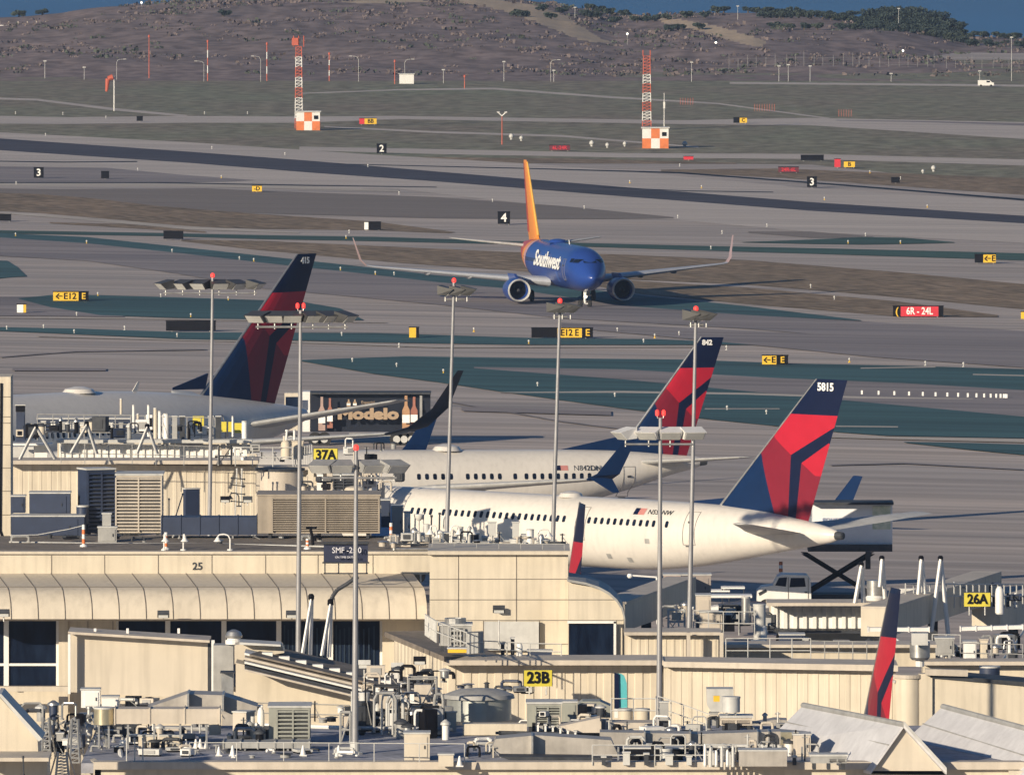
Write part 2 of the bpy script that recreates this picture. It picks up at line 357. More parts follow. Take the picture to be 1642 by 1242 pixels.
def tree(px, Y, hh, ww, k, label, base=None):
    X = (px-CX)/F*Y; z = hillz(X, Y)-.2; L = Vector((X, Y, z)); r = random.Random(int(px*7+Y))
    t = thing('hill_tree', label, 'tree', L, group='trees on the ridge behind the airfield')
    tr = MB(); top = L+Vector((r.uniform(-.2, .2), 0, hh*.6)); tr.tube(L, top, .22, .09, n=6)
    for a in range(4):
        q = L+(top-L)*r.uniform(.4, .95); tr.tube(q, q+Vector((r.uniform(-1, 1)*ww*.35, r.uniform(-1, 1)*ww*.3, hh*.22)), .09, .03, n=5)
    tr.build('trunk', bark, t)
    cr = MB()
    for a in range(r.randint(6, 9)):
        c = L+Vector((r.uniform(-.32, .32)*ww, r.uniform(-.3, .3)*ww, hh*r.uniform(.42, .82))); leafblob(cr, c, ww*r.uniform(.17, .28), hh*r.uniform(.13, .22), 90, .17, r)
    cr.build('crown', leafm[k], t)
tl = []
for i in range(80):   # the big dark grove
    px = 1385+160*(i+.5)/80+rng.uniform(-6, 6); lay = i % 5
    top = lerp([(1380, 24), (1400, 10), (1430, 8), (1480, 8), (1510, 16), (1535, 32), (1550, 46)], px)
    tl.append((px, 2345-lay*22, top+lay*10+rng.uniform(-3, 3)))
for px, top in ((1200, 14), (1213, 11), (1228, 15), (1255, 12), (1272, 10), (1288, 14), (1325, 16), (1345, 17), (1365, 15), (1305, 30), (1335, 34), (1235, 36), (1562, 50), (1576, 52), (1600, 56), (1612, 57), (1628, 58), (945, 27), (960, 30), (975, 34), (1000, 40), (1150, 13), (1160, 16), (30, 21), (68, 21)):
    tl.append((px, 2340, top))
for px, top in ((828, 32), (843, 38), (884, 52), (1075, 46), (1088, 50), (1240, 55), (1262, 60), (1290, 52), (1310, 58), (1350, 45), (1372, 50), (1120, 55), (358, 36), (1560, 70), (1590, 74)):
    tl.append((px, 2250, top))
for px, top in ((1225, 60), (1236, 48), (1250, 40), (1268, 36), (1280, 44), (1300, 38), (1318, 34), (1332, 42), (1352, 30), (1368, 34), (1380, 26), (1345, 52), (1362, 44), (1296, 66), (1256, 70), (1410, 62), (1440, 66), (1470, 70), (1500, 66), (1525, 70), (1550, 68), (1580, 66), (1610, 72), (1635, 74), (1070, 40), (1050, 44), (1130, 62), (1100, 66), (940, 40), (955, 48), (985, 50), (1020, 36), (1035, 40), (870, 14), (900, 22)):
    tl.append((px+.5, 2290, top))
tl.sort()
for i, (px, Y, top) in enumerate(tl):
    X = (px-CX)/F*Y; z = hillz(X, Y); zt = H-(top-HY)*Y/F
    hh = max(1.5, min(8.5, zt-z)); ww = max(2.2, min(6.5, hh*1.25))+rng.uniform(0, .8)
    big = 1380 < px < 1550 and Y > 2290
    zone = ('in the dark dense grove crowning the right hand hill' if big else 'low on the slope in front of the skyline' if Y < 2295 else
            'on the skyline left of the dark grove' if px > 1190 and px < 1380 else 'on the skyline right of the dark grove' if px > 1540 else 'in the dip between the two hills' if px > 900 else 'on the far left of the dune crest')
    tree(px, Y, hh, ww, 0 if (big or i % 3) else 1, 'dark bushy tree '+zone)
# ================================================================ AIRFIELD OBJECTS
# ---- lattice towers with checkered sheds
def lattice(mb, c, wdt, h, n, r, taper=.7):
    cs = [(-1, -1), (1, -1), (1, 1), (-1, 1)]
    for k in range(n):
        a, b = k/n, (k+1)/n; wa, wb = wdt/2*(1-(1-taper)*a), wdt/2*(1-(1-taper)*b)
        for i in range(4):
            p = c+Vector((cs[i][0]*wa, cs[i][1]*wa, h*a)); q = c+Vector((cs[i][0]*wb, cs[i][1]*wb, h*b))
            j = (i+1) % 4; u = c+Vector((cs[j][0]*wa, cs[j][1]*wa, h*a)); v = c+Vector((cs[j][0]*wb, cs[j][1]*wb, h*b))
            mb.tube(p, q, r, n=4); mb.tube(p, v if k % 2 else v, r*.6, n=4); mb.tube(q, v, r*.6, n=4)
def lat_tower(x, ytop, ybase, wpx, label, secs):
    s = gs(ybase); L = W(x, ybase, s); t = thing('lattice_tower', label, 'tower', L, group='orange and white lattice towers on the airfield')
    hh = (ybase-ytop)/s; n = len(secs)
    for k, c in enumerate(secs):
        m = MB(); w0 = wpx/s*(1-.25*k/n); lattice(m, L+Vector((0, 0, hh*k/n)), w0, hh/n, 3, .07, .95)
        m.build('tower_section', towerr if c else white, t)
    return t, L, s, hh
t, L, s, hh = lat_tower(479, 75, 206, 12, 'orange and white lattice tower beside the left checkered shed', [1, 0, 0, 1, 0, 1, 0, 1])
m = MB()
for dx in (-.7, 0, .7): m.tube(L+Vector((dx, 0, hh)), L+Vector((dx, 0, hh+1.5)), .07, n=5)
m.box(L+Vector((-.5, 0, hh+.7)), (.9, .5, 1.0)); m.build('antenna', towerr, t)
t, L, s, hh = lat_tower(1037, 90, 208, 14, 'tall orange lattice tower beside the right checkered shed', [1, 0, 1, 0, 1, 0, 1, 1])
m = MB()
for dx in (-.5, .5): m.tube(L+Vector((dx, 0, hh)), L+Vector((dx, 0, hh+.8)), .07, n=5)
m.build('antenna', towerr, t)
def shed(x0, x1, y0, y1, label):
    s = gs(y1); w_ = (x1-x0)/s; h = (y1-y0)/s; L = W((x0+x1)/2, y1, s); t = thing('checkered_shed', label, 'shed', L)
    D = 2.6
    o_ = MB(); wh = MB()
    for r_ in range(2):
        for c in range(3):
            mb = o_ if (r_+c) % 2 == 0 else wh
            mb.box(L+Vector((-w_/2+w_*(c+.5)/3, D/2, h*(r_+.5)/2)), (w_/3, D, h/2))
    o_.build('orange_check', orange, t); wh.build('white_check', white, t)
    MB().box(L+Vector((0, D/2, h+.09)), (w_+.3, D+.3, .16)).build('roof', lgrey, t)
    MB().box(L+Vector((w_*.33, -.06, h*.72)), (.55, .1, .5)).build('window', black, t)
shed(475, 513, 180, 209, 'orange and white checkered equipment shed under the left lattice tower')
shed(1030, 1072, 206, 238, 'orange and white checkered equipment shed under the right lattice tower')
t = thing('antenna_mast', 'thin white whip antenna behind the right checkered shed', 'mast', G(1065, 206)); L = t.location
m = MB(); m.tube(L, L+Vector((0, 0, 4.9)), .07, .04, n=6); m.box(L+Vector((0, 0, 3.2)), (.25, .25, .9)); m.build('pole', white, t)
# ---- masts along the dune foot: x, ytop, ybase, kind
for x, y0, y1, k, lab in ((149, 55, 84, 0, 'short pale mast on the far left slope'), (72, 98, 126, 0, 'small grey pole at the far left edge of the field'), (135, 108, 128, 0, 'shortest grey pole on the left of the field'),
        (239, 60, 126, 1, 'tall red mast, second from the left'), (333, 68, 130, 2, 'red and white mast between the two tall red ones'), (428, 72, 130, 2, 'red and white mast left of the left lattice tower'), (528, 88, 130, 2, 'slim white mast just right of the left lattice tower'),
        (633, 100, 135, 1, 'red gantry post by the cream cabin'), (711, 112, 134, 0, 'white post right of the cream cabin'), (745, 124, 142, 1, 'short red post right of the cream cabin'), (808, 99, 131, 0, 'pale pole above the orange tailed jet'),
        (888, 113, 131, 0, 'pale pole right of the streetlight near the middle'), (922, 12, 60, 0, 'tall pale pole standing on the dune road'), (1109, 100, 131, 0, 'pale pole right of the right lattice tower'), (1183, 10, 52, 0, 'thin pale mast on the sandy ridge'),
        (1249, 106, 131, 0, 'left one of three short poles on the right field'), (1264, 104, 131, 0, 'middle one of three short poles on the right field'), (1299, 106, 131, 0, 'right one of three short poles on the right field'), (1441, 14, 80, 0, 'tallest pale mast in front of the dark grove'),
        (1429, 118, 131, 0, 'stub pole under the tallest mast'), (1571, 114, 134, 0, 'pale pole left of the white van'), (1622, 60, 130, 0, 'tall pale mast at the right edge'), (805, 186, 232, 1, 'red post with forked top in front of the field')):
    if k == 0 and y1 < 90: Yb = 2280; X = (x-CX)/F*Yb; L = Vector((X, Yb, hillz(X, Yb)-.3)); s = F/Yb; top = H-(y0-HY)/s
    else: s = gs(y1); L = W(x, y1, s); top = H-(y0-HY)/s
    h = top-L.z; t = thing('mast', lab, 'mast', L, group='masts standing about the far airfield'); r = .085 if k else .05
    if k == 2:
        for q in range(5): MB().tube(L+Vector((0, 0, h*q/5)), L+Vector((0, 0, h*(q+1)/5)), r, n=6).build('red_section' if q % 2 == 0 else 'white_section', towerr if q % 2 == 0 else white, t)
    else: MB().tube(L, L+Vector((0, 0, h)), r, r*.7, n=6).build('pole', towerr if k else lgrey, t)
    if x == 805:
        m = MB(); T = L+Vector((0, 0, h))
        for d in (-1, 1): m.tube(T, T+Vector((d*.5, 0, .45)), .08, n=5); m.box(T+Vector((d*.5, 0, .5)), (.35, .3, .12))
        m.build('forked_top', white, t)
    elif k == 0: MB().box(L+Vector((0, 0, h)), (.5, .3, .18)).build('crossbar', lgrey, t)
    else: MB().lathe(L+Vector((0, 0, h)), [(.16, 0), (.16, .3), (.05, .4)], 8).build('lamp', towerr, t)
# streetlights with curved arms on the perimeter road
for x, y0, y1, d, lab in ((187, 95, 128, 1, 'streetlight left of the tall red mast'), (327, 98, 131, -1, 'streetlight left of the red and white mast'), (418, 90, 131, -1, 'streetlight left of the lattice tower'), (575, 90, 131, -1, 'curved streetlight left of the cream cabin'), (649, 95, 131, 1, 'curved streetlight over the cream cabin'), (883, 96, 131, 1, 'streetlight near the middle of the field')):
    s = gs(y1); L = W(x, y1, s); h = (y1-y0)/s; t = thing('streetlight', lab, 'streetlight', L, group='streetlights on the perimeter road')
    m = MB(); m.path([L, L+Vector((0, 0, h*.85)), L+Vector((d*.25, 0, h*.97)), L+Vector((d*1.0, 0, h))], .035, 6); m.build('pole', lgrey, t)
    MB().box(L+Vector((d*1.3, 0, h)), (.5, .25, .1)).build('lamp_head', lgrey, t)
# windsock
s = gs(178); L = W(183, 178, s); t = thing('windsock', 'orange windsock hanging limp from a white pole on the left', 'windsock', L)
h = (178-122)/s; MB().tube(L, L+Vector((0, 0, h)), .1, .08, n=6).build('pole', white, t)
m = MB(); T = L+Vector((-.1, 0, h-.15)); m.tube(T+Vector((-.1, 0, 0)), T+Vector((-.8, -.1, -.25)), .42, .36, n=10); m.tube(T+Vector((-.8, -.1, -.25)), T+Vector((-1.0, -.1, -2.1)), .36, .2, n=10); m.build('sock', towerr, t, smooth=True)
# cream cabin, red frame, distant buildings
s = gs(135); L = W(652, 135, s); t = thing('cabin', 'small cream cabin on the field left of centre', 'cabin', L)
MB().box(L+Vector((0, 1.2, .8)), (2.3, 2.2, 1.5)).build('wall', white, t); MB().box(L+Vector((0, 1.2, 1.62)), (2.6, 2.5, .12)).build('roof', lgrey, t)
Yb = 2290; X = (48-CX)/F*Yb; L = Vector((X, Yb, H-(45-HY)*Yb/F)); t = thing('hillside_wall', 'long low white wall with posts on the far left crest', 'wall', L)
MB().box(L+Vector((0, .3, .15)), (14, .4, .75)).build('wall', white, t)
m = MB()
for k in range(8): m.box(L+Vector((-5.6+k*1.7, .3, .85)), (.16, .16, .75))
m.build('post', tanp, t)
# long pale fence of posts on the right foot of the dune
t = thing('perimeter_fence', 'row of pale fence posts along the foot of the right hand dune', 'fence', G(1400, 127)); m = MB()
for k in range(34):
    px = 1170+k*15+rng.uniform(-3, 3); Yb = 2075+k*.5; X = (px-CX)/F*Yb; b = Vector((X, Yb, hillz(X, Yb)-.3)); MB().tube(b, b+Vector((0, 0, rng.uniform(1.6, 2.8))), .028, n=4).build('fence_post', grey, t)
m = MB()
for a, b in ((1170, 1420), (1420, 1685)):
    for hh in (.9, 1.9): m.tube(Vector(((a-CX)/F*2076, 2076, hh)), Vector(((b-CX)/F*2090, 2090, hh)), .02, n=4)
m.build('fence_rail', grey, t)
# short red and white bar fences
for x, y, n_, sp, lab in ((1228, 178, 9, 4, 'short row of thin red stakes in the middle of the right field'), (1357, 187, 6, 4, 'small row of thin red stakes right of the taxiway sign'), (1103, 168, 6, 4, 'row of thin red stakes beside the right lattice tower')):
    s = gs(y); L = W(x, y, s); t = thing('stake_row', lab, 'stakes', L)
    for k in range(n_): MB().tube(L+Vector(((k-n_/2)*sp/s, 0, 0)), L+Vector(((k-n_/2)*sp/s, 0, 1.0)), .035, n=4).build('stake', towerr, t)
# white domes / round antennas
for x, y, r, lab in ((820, 224, 6, 'white round dish beside the forked red post'), (836, 226, 5, 'narrow white radome right of the round dish'), (949, 235, 6, 'left white dome near the right tower'), (974, 237, 5, 'low white box dome left of the right tower'), (1002, 235, 5, 'slim white dome left of the right checkered shed'), (1098, 236, 6, 'white ball right of the right checkered shed'), (1497, 275, 6, 'pale drum standing in the dirt on the right'), (1480, 278, 4, 'small pale drum in the dirt on the right')):
    s = gs(y); L = W(x, y, s); t = thing('radome', lab, 'dome', L); q = r/s*.68
    MB().lathe(L, [(q*.5, 0), (q*.5, q*.7)], 8).build('pedestal', lgrey, t)
    MB().lathe(L+Vector((0, 0, q*.6)), [(q*.6, 0), (q*.95, q*.4), (q, q*.9), (q*.8, q*1.4), (q*.3, q*1.8)], 12).build('dome', lgrey, t, smooth=True)
# far lamps shining on the slope
for x, y, lab in ((155, 86, 'bright round lamp on the left slope'), (227, 4, 'bright lamp on the left crest'), (503, 117, 'white lamp beside the left lattice tower'), (1006, 54, 'bright lamp between the two hills'), (1148, 68, 'bright lamp left of the sandy road'), (1161, 73, 'dimmer lamp right of the one by the sandy road'), (1295, 75, 'bright lamp under the right ridge'), (1375, 82, 'bright lamp left of the tallest mast'), (1448, 81, 'bright lamp right of the tallest mast'), (1636, 95, 'bright lamp at the right edge of the dune'), (1622, 109, 'small lamp below the right edge mast')):
    Yb = 2330 if y < 20 else 2180; s = F/Yb; p = W(x, y, s); zb = hillz(p.x, Yb)-.2
    t = thing('lamp_post', lab, 'lamp', (p.x, Yb, zb), group='lamps on posts along the dune')
    MB().tube((p.x, Yb, zb), (p.x, Yb, p.z), .05, n=5).build('post', grey, t)
    MB().lathe((p.x, Yb, p.z-.25), [(.08, 0), (.18, .1), (.2, .22), (.14, .34), (.04, .4)], 10).build('lamp', lampw, t)
# white van on the far road
s = gs(139); L = W(1581, 139, s); t = thing('van', 'white van driving on the far perimeter road', 'van', L, 0)
MB().hull([L+Vector(p) for p in ((-2.5, 0, .35), (2.5, 0, .35), (2.5, 0, 1.2), (1.9, 0, 1.3), (1.2, 0, 2.0), (-2.5, 0, 2.0))], [L+Vector(p) for p in ((-2.5, 1.9, .35), (2.5, 1.9, .35), (2.5, 1.9, 1.2), (1.9, 1.9, 1.3), (1.2, 1.9, 2.0), (-2.5, 1.9, 2.0))]).build('body', white, t)
MB().box(L+Vector((.7, -.02, 1.55)), (1.1, .03, .5)).build('window', black, t)
for dx in (-1.6, 1.6): MB().tube(L+Vector((dx, -.05, .33)), L+Vector((dx, .3, .33)), .33, n=10).build('wheel', rubber, t)
t.scale = (.5, .5, .5)
# ---- airfield signs: list of (x0,x1,y0,y1,[ (fraction,width,material,text,textmat) ], label)
whitet = mat('sign_white', (.85, .85, .82), .5, var=.03)
SK = {'k': black, 'y': yellow, 'r': sred, 'w': whitet, 'm': mat('sign_maroon', (.13, .02, .035), .5)}
def sign(x0, x1, y0, y1, panels, label, dep=.35, rz=0):
    s = gs(y1+1.5); w_ = (x1-x0)/s; h = (y1-y0)/s; L = W((x0+x1)/2, y1+1.5, s); lift = 1.5/s
    t = thing('airfield_sign', label, 'sign', L)
    for d in ((-.38, .38) if w_ > 1.3 else (0,)): MB().box(L+Vector((d*w_, dep/2, lift/2+.02)), (.1, dep*.5, lift+.04)).build('leg', grey, t)
    u = 0
    for fr, k, tx, tk in panels:
        cx = -w_/2+w_*(u+fr/2); u += fr
        p = MB(); p.box(L+Vector((cx, dep/2, lift+h/2)), (w_*fr-.02, dep, h))
        p.build('panel', SK[k], t)
        if tx: text('lettering', tx, SK[tk], h*1.0, t, Matrix.Translation(L+Vector((cx, -.02, lift+h*.5))) @ FACE, ext=.01, world=True, sx=min(1.0, w_*fr/(h*.62*len(tx))), bold=.02*h)
    MB().box(L+Vector((0, dep/2, lift+h+.03)), (w_+.06, dep+.06, .06)).build('frame', black, t)
sign(54, 70, 269, 285, [(1, 'k', '3', 'w')], 'black distance marker with a white 3 on the left')
sign(162, 175, 275, 286, [(1, 'k', '', 'w')], 'blank black square sign right of the left number 3')
sign(404, 420, 298, 307, [(1, 'y', '-D', 'k')], 'small yellow sign at the edge of the grey pavement')
sign(604, 620, 231, 246, [(1, 'k', '2', 'w')], 'black distance marker with a white 2')
sign(798, 818, 340, 359, [(1, 'k', '4', 'w')], 'black distance marker with a white 4 left of the orange tail')
sign(1294, 1310, 284, 300, [(1, 'k', '3', 'w')], 'black distance marker with a white 3 on the right')
sign(1429, 1443, 285, 293, [(1, 'k', '', 'w')], 'small blank dark sign right of the right number 3')
sign(1284, 1321, 249, 257, [(1, 'k', '', 'w')], 'long blank black sign on the far right')
sign(881, 914, 233, 241, [(1, 'm', '6L-24R', 'r')], 'dark red sign above the blue jet', )
sign(1248, 1281, 268, 276, [(1, 'm', '24R-6L', 'r')], 'dark red sign on the right beyond the runway')
sign(1338, 1348, 255, 268, [(1, 'r', '', 'w')], 'small red and white box left of a yellow sign')
sign(1353, 1371, 259, 268, [(1, 'y', 'B', 'k')], 'small yellow sign right of the red and white box')
sign(1176, 1198, 189, 197, [(.45, 'k', '', 'y'), (.55, 'y', 'C', 'k')], 'far black and yellow sign on the field edge')
sign(576, 604, 190, 199, [(.3, 'r', '', 'w'), (.7, 'y', 'BB', 'k')], 'far red and yellow sign left of centre')
sign(219, 229, 187, 194, [(1, 'k', '', 'y')], 'small dark box sign on the left taxiway')
sign(-8, 18, 344, 354, [(1, 'k', '', 'y')], 'black sign back cut by the left edge')
sign(262, 294, 371, 383, [(1, 'k', '', 'y')], 'black sign back beside the green strip on the left')
sign(584, 611, 356, 368, [(.25, 'w', '', 'k'), (.75, 'k', '', 'w')], 'dark sign with a white end above the green strip')
sign(85, 142, 468, 482, [(.72, 'y', '\u2190E12', 'k'), (.28, 'k', 'E', 'y')], 'yellow direction sign reading E12 on the left painted island')
sign(27, 42, 488, 501, [(.7, 'w', '', 'k'), (.3, 'y', '', 'k')], 'small cream and yellow box sign at far left')
sign(266, 346, 515, 530, [(1, 'k', '', 'y')], 'long black sign back behind the left light pole')
sign(656, 672, 525, 541, [(.7, 'y', '', 'k'), (.3, 'k', '', 'y')], 'short yellow box sign in the middle of the taxiways')
sign(852, 951, 526, 541, [(.42, 'k', '', 'y'), (.4, 'y', 'E12 E', 'k'), (.18, 'k', 'E', 'y')], 'long black and yellow sign below the blue jet')
sign(1222, 1264, 570, 584, [(.55, 'y', '\u2190E', 'k'), (.45, 'k', 'E', 'y')], 'yellow and black sign right of the middle red tail')
sign(1563, 1597, 408, 421, [(.4, 'k', '', 'y'), (.6, 'y', '\u2190E', 'k')], 'black and yellow sign on the right by the green strip')
sign(1432, 1513, 491, 507, [(.15, 'k', '(', 'y'), (.75, 'r', '6R - 24L', 'w'), (.10, 'k', '', 'y')], 'red runway holding sign with white characters')
sign(1637, 1650, 500, 511, [(1, 'y', '', 'k')], 'yellow sign cut by the right edge')
sign(1096, 1112, 251, 256, [(1, 'r', '', 'w')], 'low red sign right of the blue jet tail')
# ---- row of white markers and edge lights
for k in range(17):
    x = 1382+232*(1-(1-k/16)**1.9); y = 633+6*(x-1382)/232
    t = thing('reflector_post', 'white reflector post in the row on the right painted taxiway', 'reflector', G(x, y), group='row of white reflector posts on the painted taxiway'); L = t.location
    MB().box(L+Vector((0, 0, .02)), (.3, .3, .04)).build('base', dgrey, t); MB().box(L+Vector((0, 0, .2)), (.14, .1, .32)).build('post', whitet, t)
EL = [(25, 181), (101, 182), (170, 188), (328, 181), (397, 181), (73, 216), (340, 237), (457, 247), (221, 272), (590, 266), (355, 284), (26, 294), (640, 310), (790, 322), (937, 333), (1087, 348), (1230, 362), (1388, 377), (1322, 319), (1487, 331), (1010, 292), (1125, 300), (1158, 373), (1140, 398), (1360, 389), (1444, 389), (1395, 276), (1444, 286), (1090, 265), (25, 377), (139, 389), (276, 403), (384, 415), (407, 418), (546, 432), (602, 439), (632, 440), (1338, 479), (157, 473), (258, 475), (366, 480), (123, 505), (306, 507), (11, 527), (70, 525), (119, 533), (200, 527), (284, 539), (565, 579), (636, 587), (711, 597), (862, 618), (986, 635), (1166, 656), (1229, 663), (848, 550), (1032, 548), (1089, 536), (1362, 579), (1484, 584), (1545, 586), (1165, 559), (1050, 540), (555, 381), (560, 372), (1300, 460), (990, 530), (760, 530), (548, 537), (640, 555)]
for x, y in EL:
    t = thing('edge_light', 'tiny white edge light beside the taxiway', 'light', G(x, y+2), group='tiny taxiway and runway edge lights'); L = t.location
    MB().lathe(L, [(.12, 0), (.1, .05), (.04, .08), (.04, .22)], 8).build('base', yellow if (x+y) % 3 == 0 else lgrey, t)
    MB().lathe(L+Vector((0, 0, .2)), [(.06, 0), (.09, .06), (.08, .15), (.03, .2)], 8).build('globe', lgrey, t)
# ================================================================ AIRLINERS  (local frame: tail cone at x=0, nose at +x, left wing +y)
def catmull(tb, x):
    return lerp(tb, x)
def smooth_tab(tb, x):
    if x <= tb[0][0]: return list(tb[0][1:])
    for i in range(len(tb)-1):
        a, b = tb[i], tb[i+1]
        if x <= b[0]:
            p, q = tb[max(0, i-1)], tb[min(len(tb)-1, i+2)]; t = (x-a[0])/(b[0]-a[0]); out = []
            for k in range(1, len(a)):
                m0 = (b[k]-p[k])/(b[0]-p[0])*(b[0]-a[0]); m1 = (q[k]-a[k])/(q[0]-a[0])*(b[0]-a[0])
                out.append((2*t**3-3*t*t+1)*a[k]+(t**3-2*t*t+t)*m0+(-2*t**3+3*t*t)*b[k]+(t**3-t*t)*m1)
            return out
    return list(tb[-1][1:])
def fuselage(tb, n=110, seg=48):
    x0, x1 = tb[0][0], tb[-1][0]; v = []; f = []
    xs = [x0+(x1-x0)*(i/n) for i in range(n+1)]
    L = x1; xs += [L-d for d in (.05, .15, .3, .5, .8)]; xs = sorted(set(xs))
    for x in xs:
        top, bot, ry = smooth_tab(tb, x); zc = (top+bot)/2; rz = (top-bot)/2
        for k in range(seg):
            a = 2*math.pi*k/seg; v.append((x, ry*math.cos(a), zc+rz*math.sin(a)))
    for i in range(len(xs)-1):
        for k in range(seg): f.append((i*seg+k, i*seg+(k+1) % seg, (i+1)*seg+(k+1) % seg, (i+1)*seg+k))
    f.append(tuple(range(seg-1, -1, -1))); f.append(tuple(range((len(xs)-1)*seg, len(xs)*seg)))
    return v, f
def skin(tb, x, z, side=1, out=0.0):     # surface y of the fuselage at (x, z)
    top, bot, ry = smooth_tab(tb, x); zc = (top+bot)/2; rz = (top-bot)/2
    c = max(-.999, min(.999, (z-zc)/rz)); y = ry*math.sqrt(1-c*c)
    nrm = Vector((0, y/ry/ry, (z-zc)/rz/rz)).normalized()
    return Vector((x, side*(y+out*nrm.y), z+out*nrm.z))
def airfoil(c, t, n=9):    # closed loop of (xi, eta), xi 0 at leading edge
    up = []
    for i in range(n+1):
        q = (1-math.cos(math.pi*i/n))/2; y = 5*t*(.2969*math.sqrt(q)-.126*q-.3516*q*q+.2843*q**3-.1036*q**4); up.append((q*c, y*c))
    return up+[(a, -b) for a, b in reversed(up[1:-1])]
def wing(secs, vertical=False):   # secs: (x_le, lateral, z, chord, thickness)
    v = []; f = []; n = None
    for (xl, y, z, c, t) in secs:
        lp = airfoil(c, t); n = len(lp)
        for a, b in lp: v.append((xl-a, y+b, z) if vertical else (xl-a, y, z+b))
    for s_ in range(len(secs)-1):
        for i in range(n): f.append((s_*n+i, s_*n+(i+1) % n, (s_+1)*n+(i+1) % n, (s_+1)*n+i))
    f.append(tuple(range(n))); f.append(tuple(range((len(secs)-1)*n, len(secs)*n)))
    return v, f
def lp(name, vf, m, t, smooth=True, ang=30):
    b = MB(); b.add(*vf); return b.build(name, m, t, world=False, smooth=smooth)
# ---- faceted fin: pattern measured on the nearest jet, mapped to every fin by (u along chord, v up)
FQ = [(1312, 612), (1357, 612), (1300, 832), (1165, 808)]    # LEtop, TEtop, TEroot, LEroot in photo px
def uv_of(p):
    x, y = p; lo_, hi = 0.0, 1.0
    v = .5
    for _ in range(40):   # fixed point on v
        l = Vector((FQ[3][0]+(FQ[0][0]-FQ[3][0])*v, FQ[3][1]+(FQ[0][1]-FQ[3][1])*v)); r = Vector((FQ[2][0]+(FQ[1][0]-FQ[2][0])*v, FQ[2][1]+(FQ[1][1]-FQ[2][1])*v))
        u = (x-l.x)/(r.x-l.x); ey = l.y+(r.y-l.y)*u-y; v += ey/210*.8
    return u, v
PAT = [('k', [(1272.7, 665), (1342.3, 667.6), (1370, 590), (1290, 590)]),
       ('r', [(1272.7, 665), (1342.3, 667.6), (1350, 676), (1339.6, 684.4), (1276, 728), (1248.3, 699.5), (1250, 680)]),
       ('n', [(1339.6, 684.4), (1345, 700), (1329.8, 710), (1291, 740.7), (1280, 850), (1270, 850), (1276, 728)]),
       ('m', [(1248.3, 699.5), (1276, 728), (1271, 850), (1259, 850), (1231, 730), (1225, 720)]),
       ('r', [(1329.8, 710), (1291, 740.7), (1310, 760.6), (1330, 762), (1340, 720)]),
       ('m', [(1291, 740.7), (1310, 760.6), (1330, 762), (1320, 860), (1280, 850)])]
PUV = [(k, [uv_of(p) for p in P]) for k, P in PAT]
def fin(t, A, B, Cc, D, th=.09, mk=None, name='tail_fin', low=.35):   # A LEtop, B TEtop, Cc TEroot, D LEroot as local (x, z)
    A, B, Cc, D = [Vector(p) for p in (A, B, Cc, D)]
    def pos(u, v):
        l = D+(A-D)*v; r = Cc+(B-Cc)*v; return l+(r-l)*u
    bm = bmesh.new(); rows = []
    us = [0, .02, .06, .14, .28, .45, .65, .85, 1.0]; vs_ = [-.06, .0, .25, .5, .75, .97, 1.0]
    for sd in (1, -1):
        g_ = []
        for v in vs_:
            r_ = []
            for u in us:
                p = pos(u, min(v, .999)); c = (pos(1, v)-pos(0, v)).length
                e = 5*th*(.2969*math.sqrt(u)-.126*u-.3516*u*u+.2843*u**3-.1036*u**4)*c*(0 if v >= 1 else 1)
                r_.append(bm.verts.new((p.x, sd*max(e, 0.0), p.y)))
            g_.append(r_)
        for i in range(len(vs_)-1):
            for j in range(len(us)-1):
                q = [g_[i][j], g_[i][j+1], g_[i+1][j+1], g_[i+1][j]]; bm.faces.new(q if sd > 0 else q[::-1])
    bmesh.ops.remove_doubles(bm, verts=bm.verts, dist=.0005)
    inv = []
    for k, P in PUV:
        Q = [pos(*p) for p in P]; inv.append((k, [(q.x, q.y) for q in Q]))
        for i in range(len(Q)):
            a, b = Q[i-1], Q[i]; d = b-a
            if d.length < .01: continue
            bmesh.ops.bisect_plane(bm, geom=list(bm.verts)+list(bm.edges)+list(bm.faces), dist=1e-5, plane_co=(a.x, 0, a.y), plane_no=(d.y, 0, -d.x))
    mats = {'b': navy2, 'k': navy, 'n': navy, 'r': red, 'm': maroon}; order = ['b', 'k', 'n', 'r', 'm']
    me = bpy.data.meshes.new(name)
    for f in bm.faces:
        c = f.calc_center_median(); k = 'b'
        for kk, Q in inv:
            if inpoly(c.x, c.z, Q): k = kk; break
        f.material_index = order.index(k)
    bm.to_mesh(me); bm.free()
    for k in order: me.materials.append(mats[k])
    o = bpy.data.objects.new(name, me); C.objects.link(o); o.parent = t
    # bright leading edge strip
    b = MB(); b.tube((D.x+.02, 0, D.y), (A.x+.02, 0, A.y), .10, .05, n=8); b.build('leading_edge', galv, t, world=False)
    return o
def winmesh(wd, hh):
    P = []
    for i in range(12):
        a = 2*math.pi*i/12; cx, cy = math.cos(a), math.sin(a)
        P.append((math.copysign(abs(cx)**.6, cx)*wd/2, math.copysign(abs(cy)**.6, cy)*hh/2))
    return P
def put_windows(t, tb, xs, z, side, wd=.25, hh=.38, m=None):
    P = winmesh(wd, hh); first = None
    for x in xs:
        c = skin(tb, x, z, side, .012); n = skin(tb, x, z, side, 1.0)-skin(tb, x, z, side, 0.0); up = Vector((0, -n.z*1.0, n.y)) if side > 0 else Vector((0, -n.z, n.y))
        if up.z < 0: up = -up
        tang = (skin(tb, x+.3, z, side)-skin(tb, x-.3, z, side)).normalized()
        b = MB(); A = [c+tang*p+up*q for p, q in P]; B = [a-n*.05 for a in A]; b.hull(A, B); b.build('window', m or glass, t, world=False)
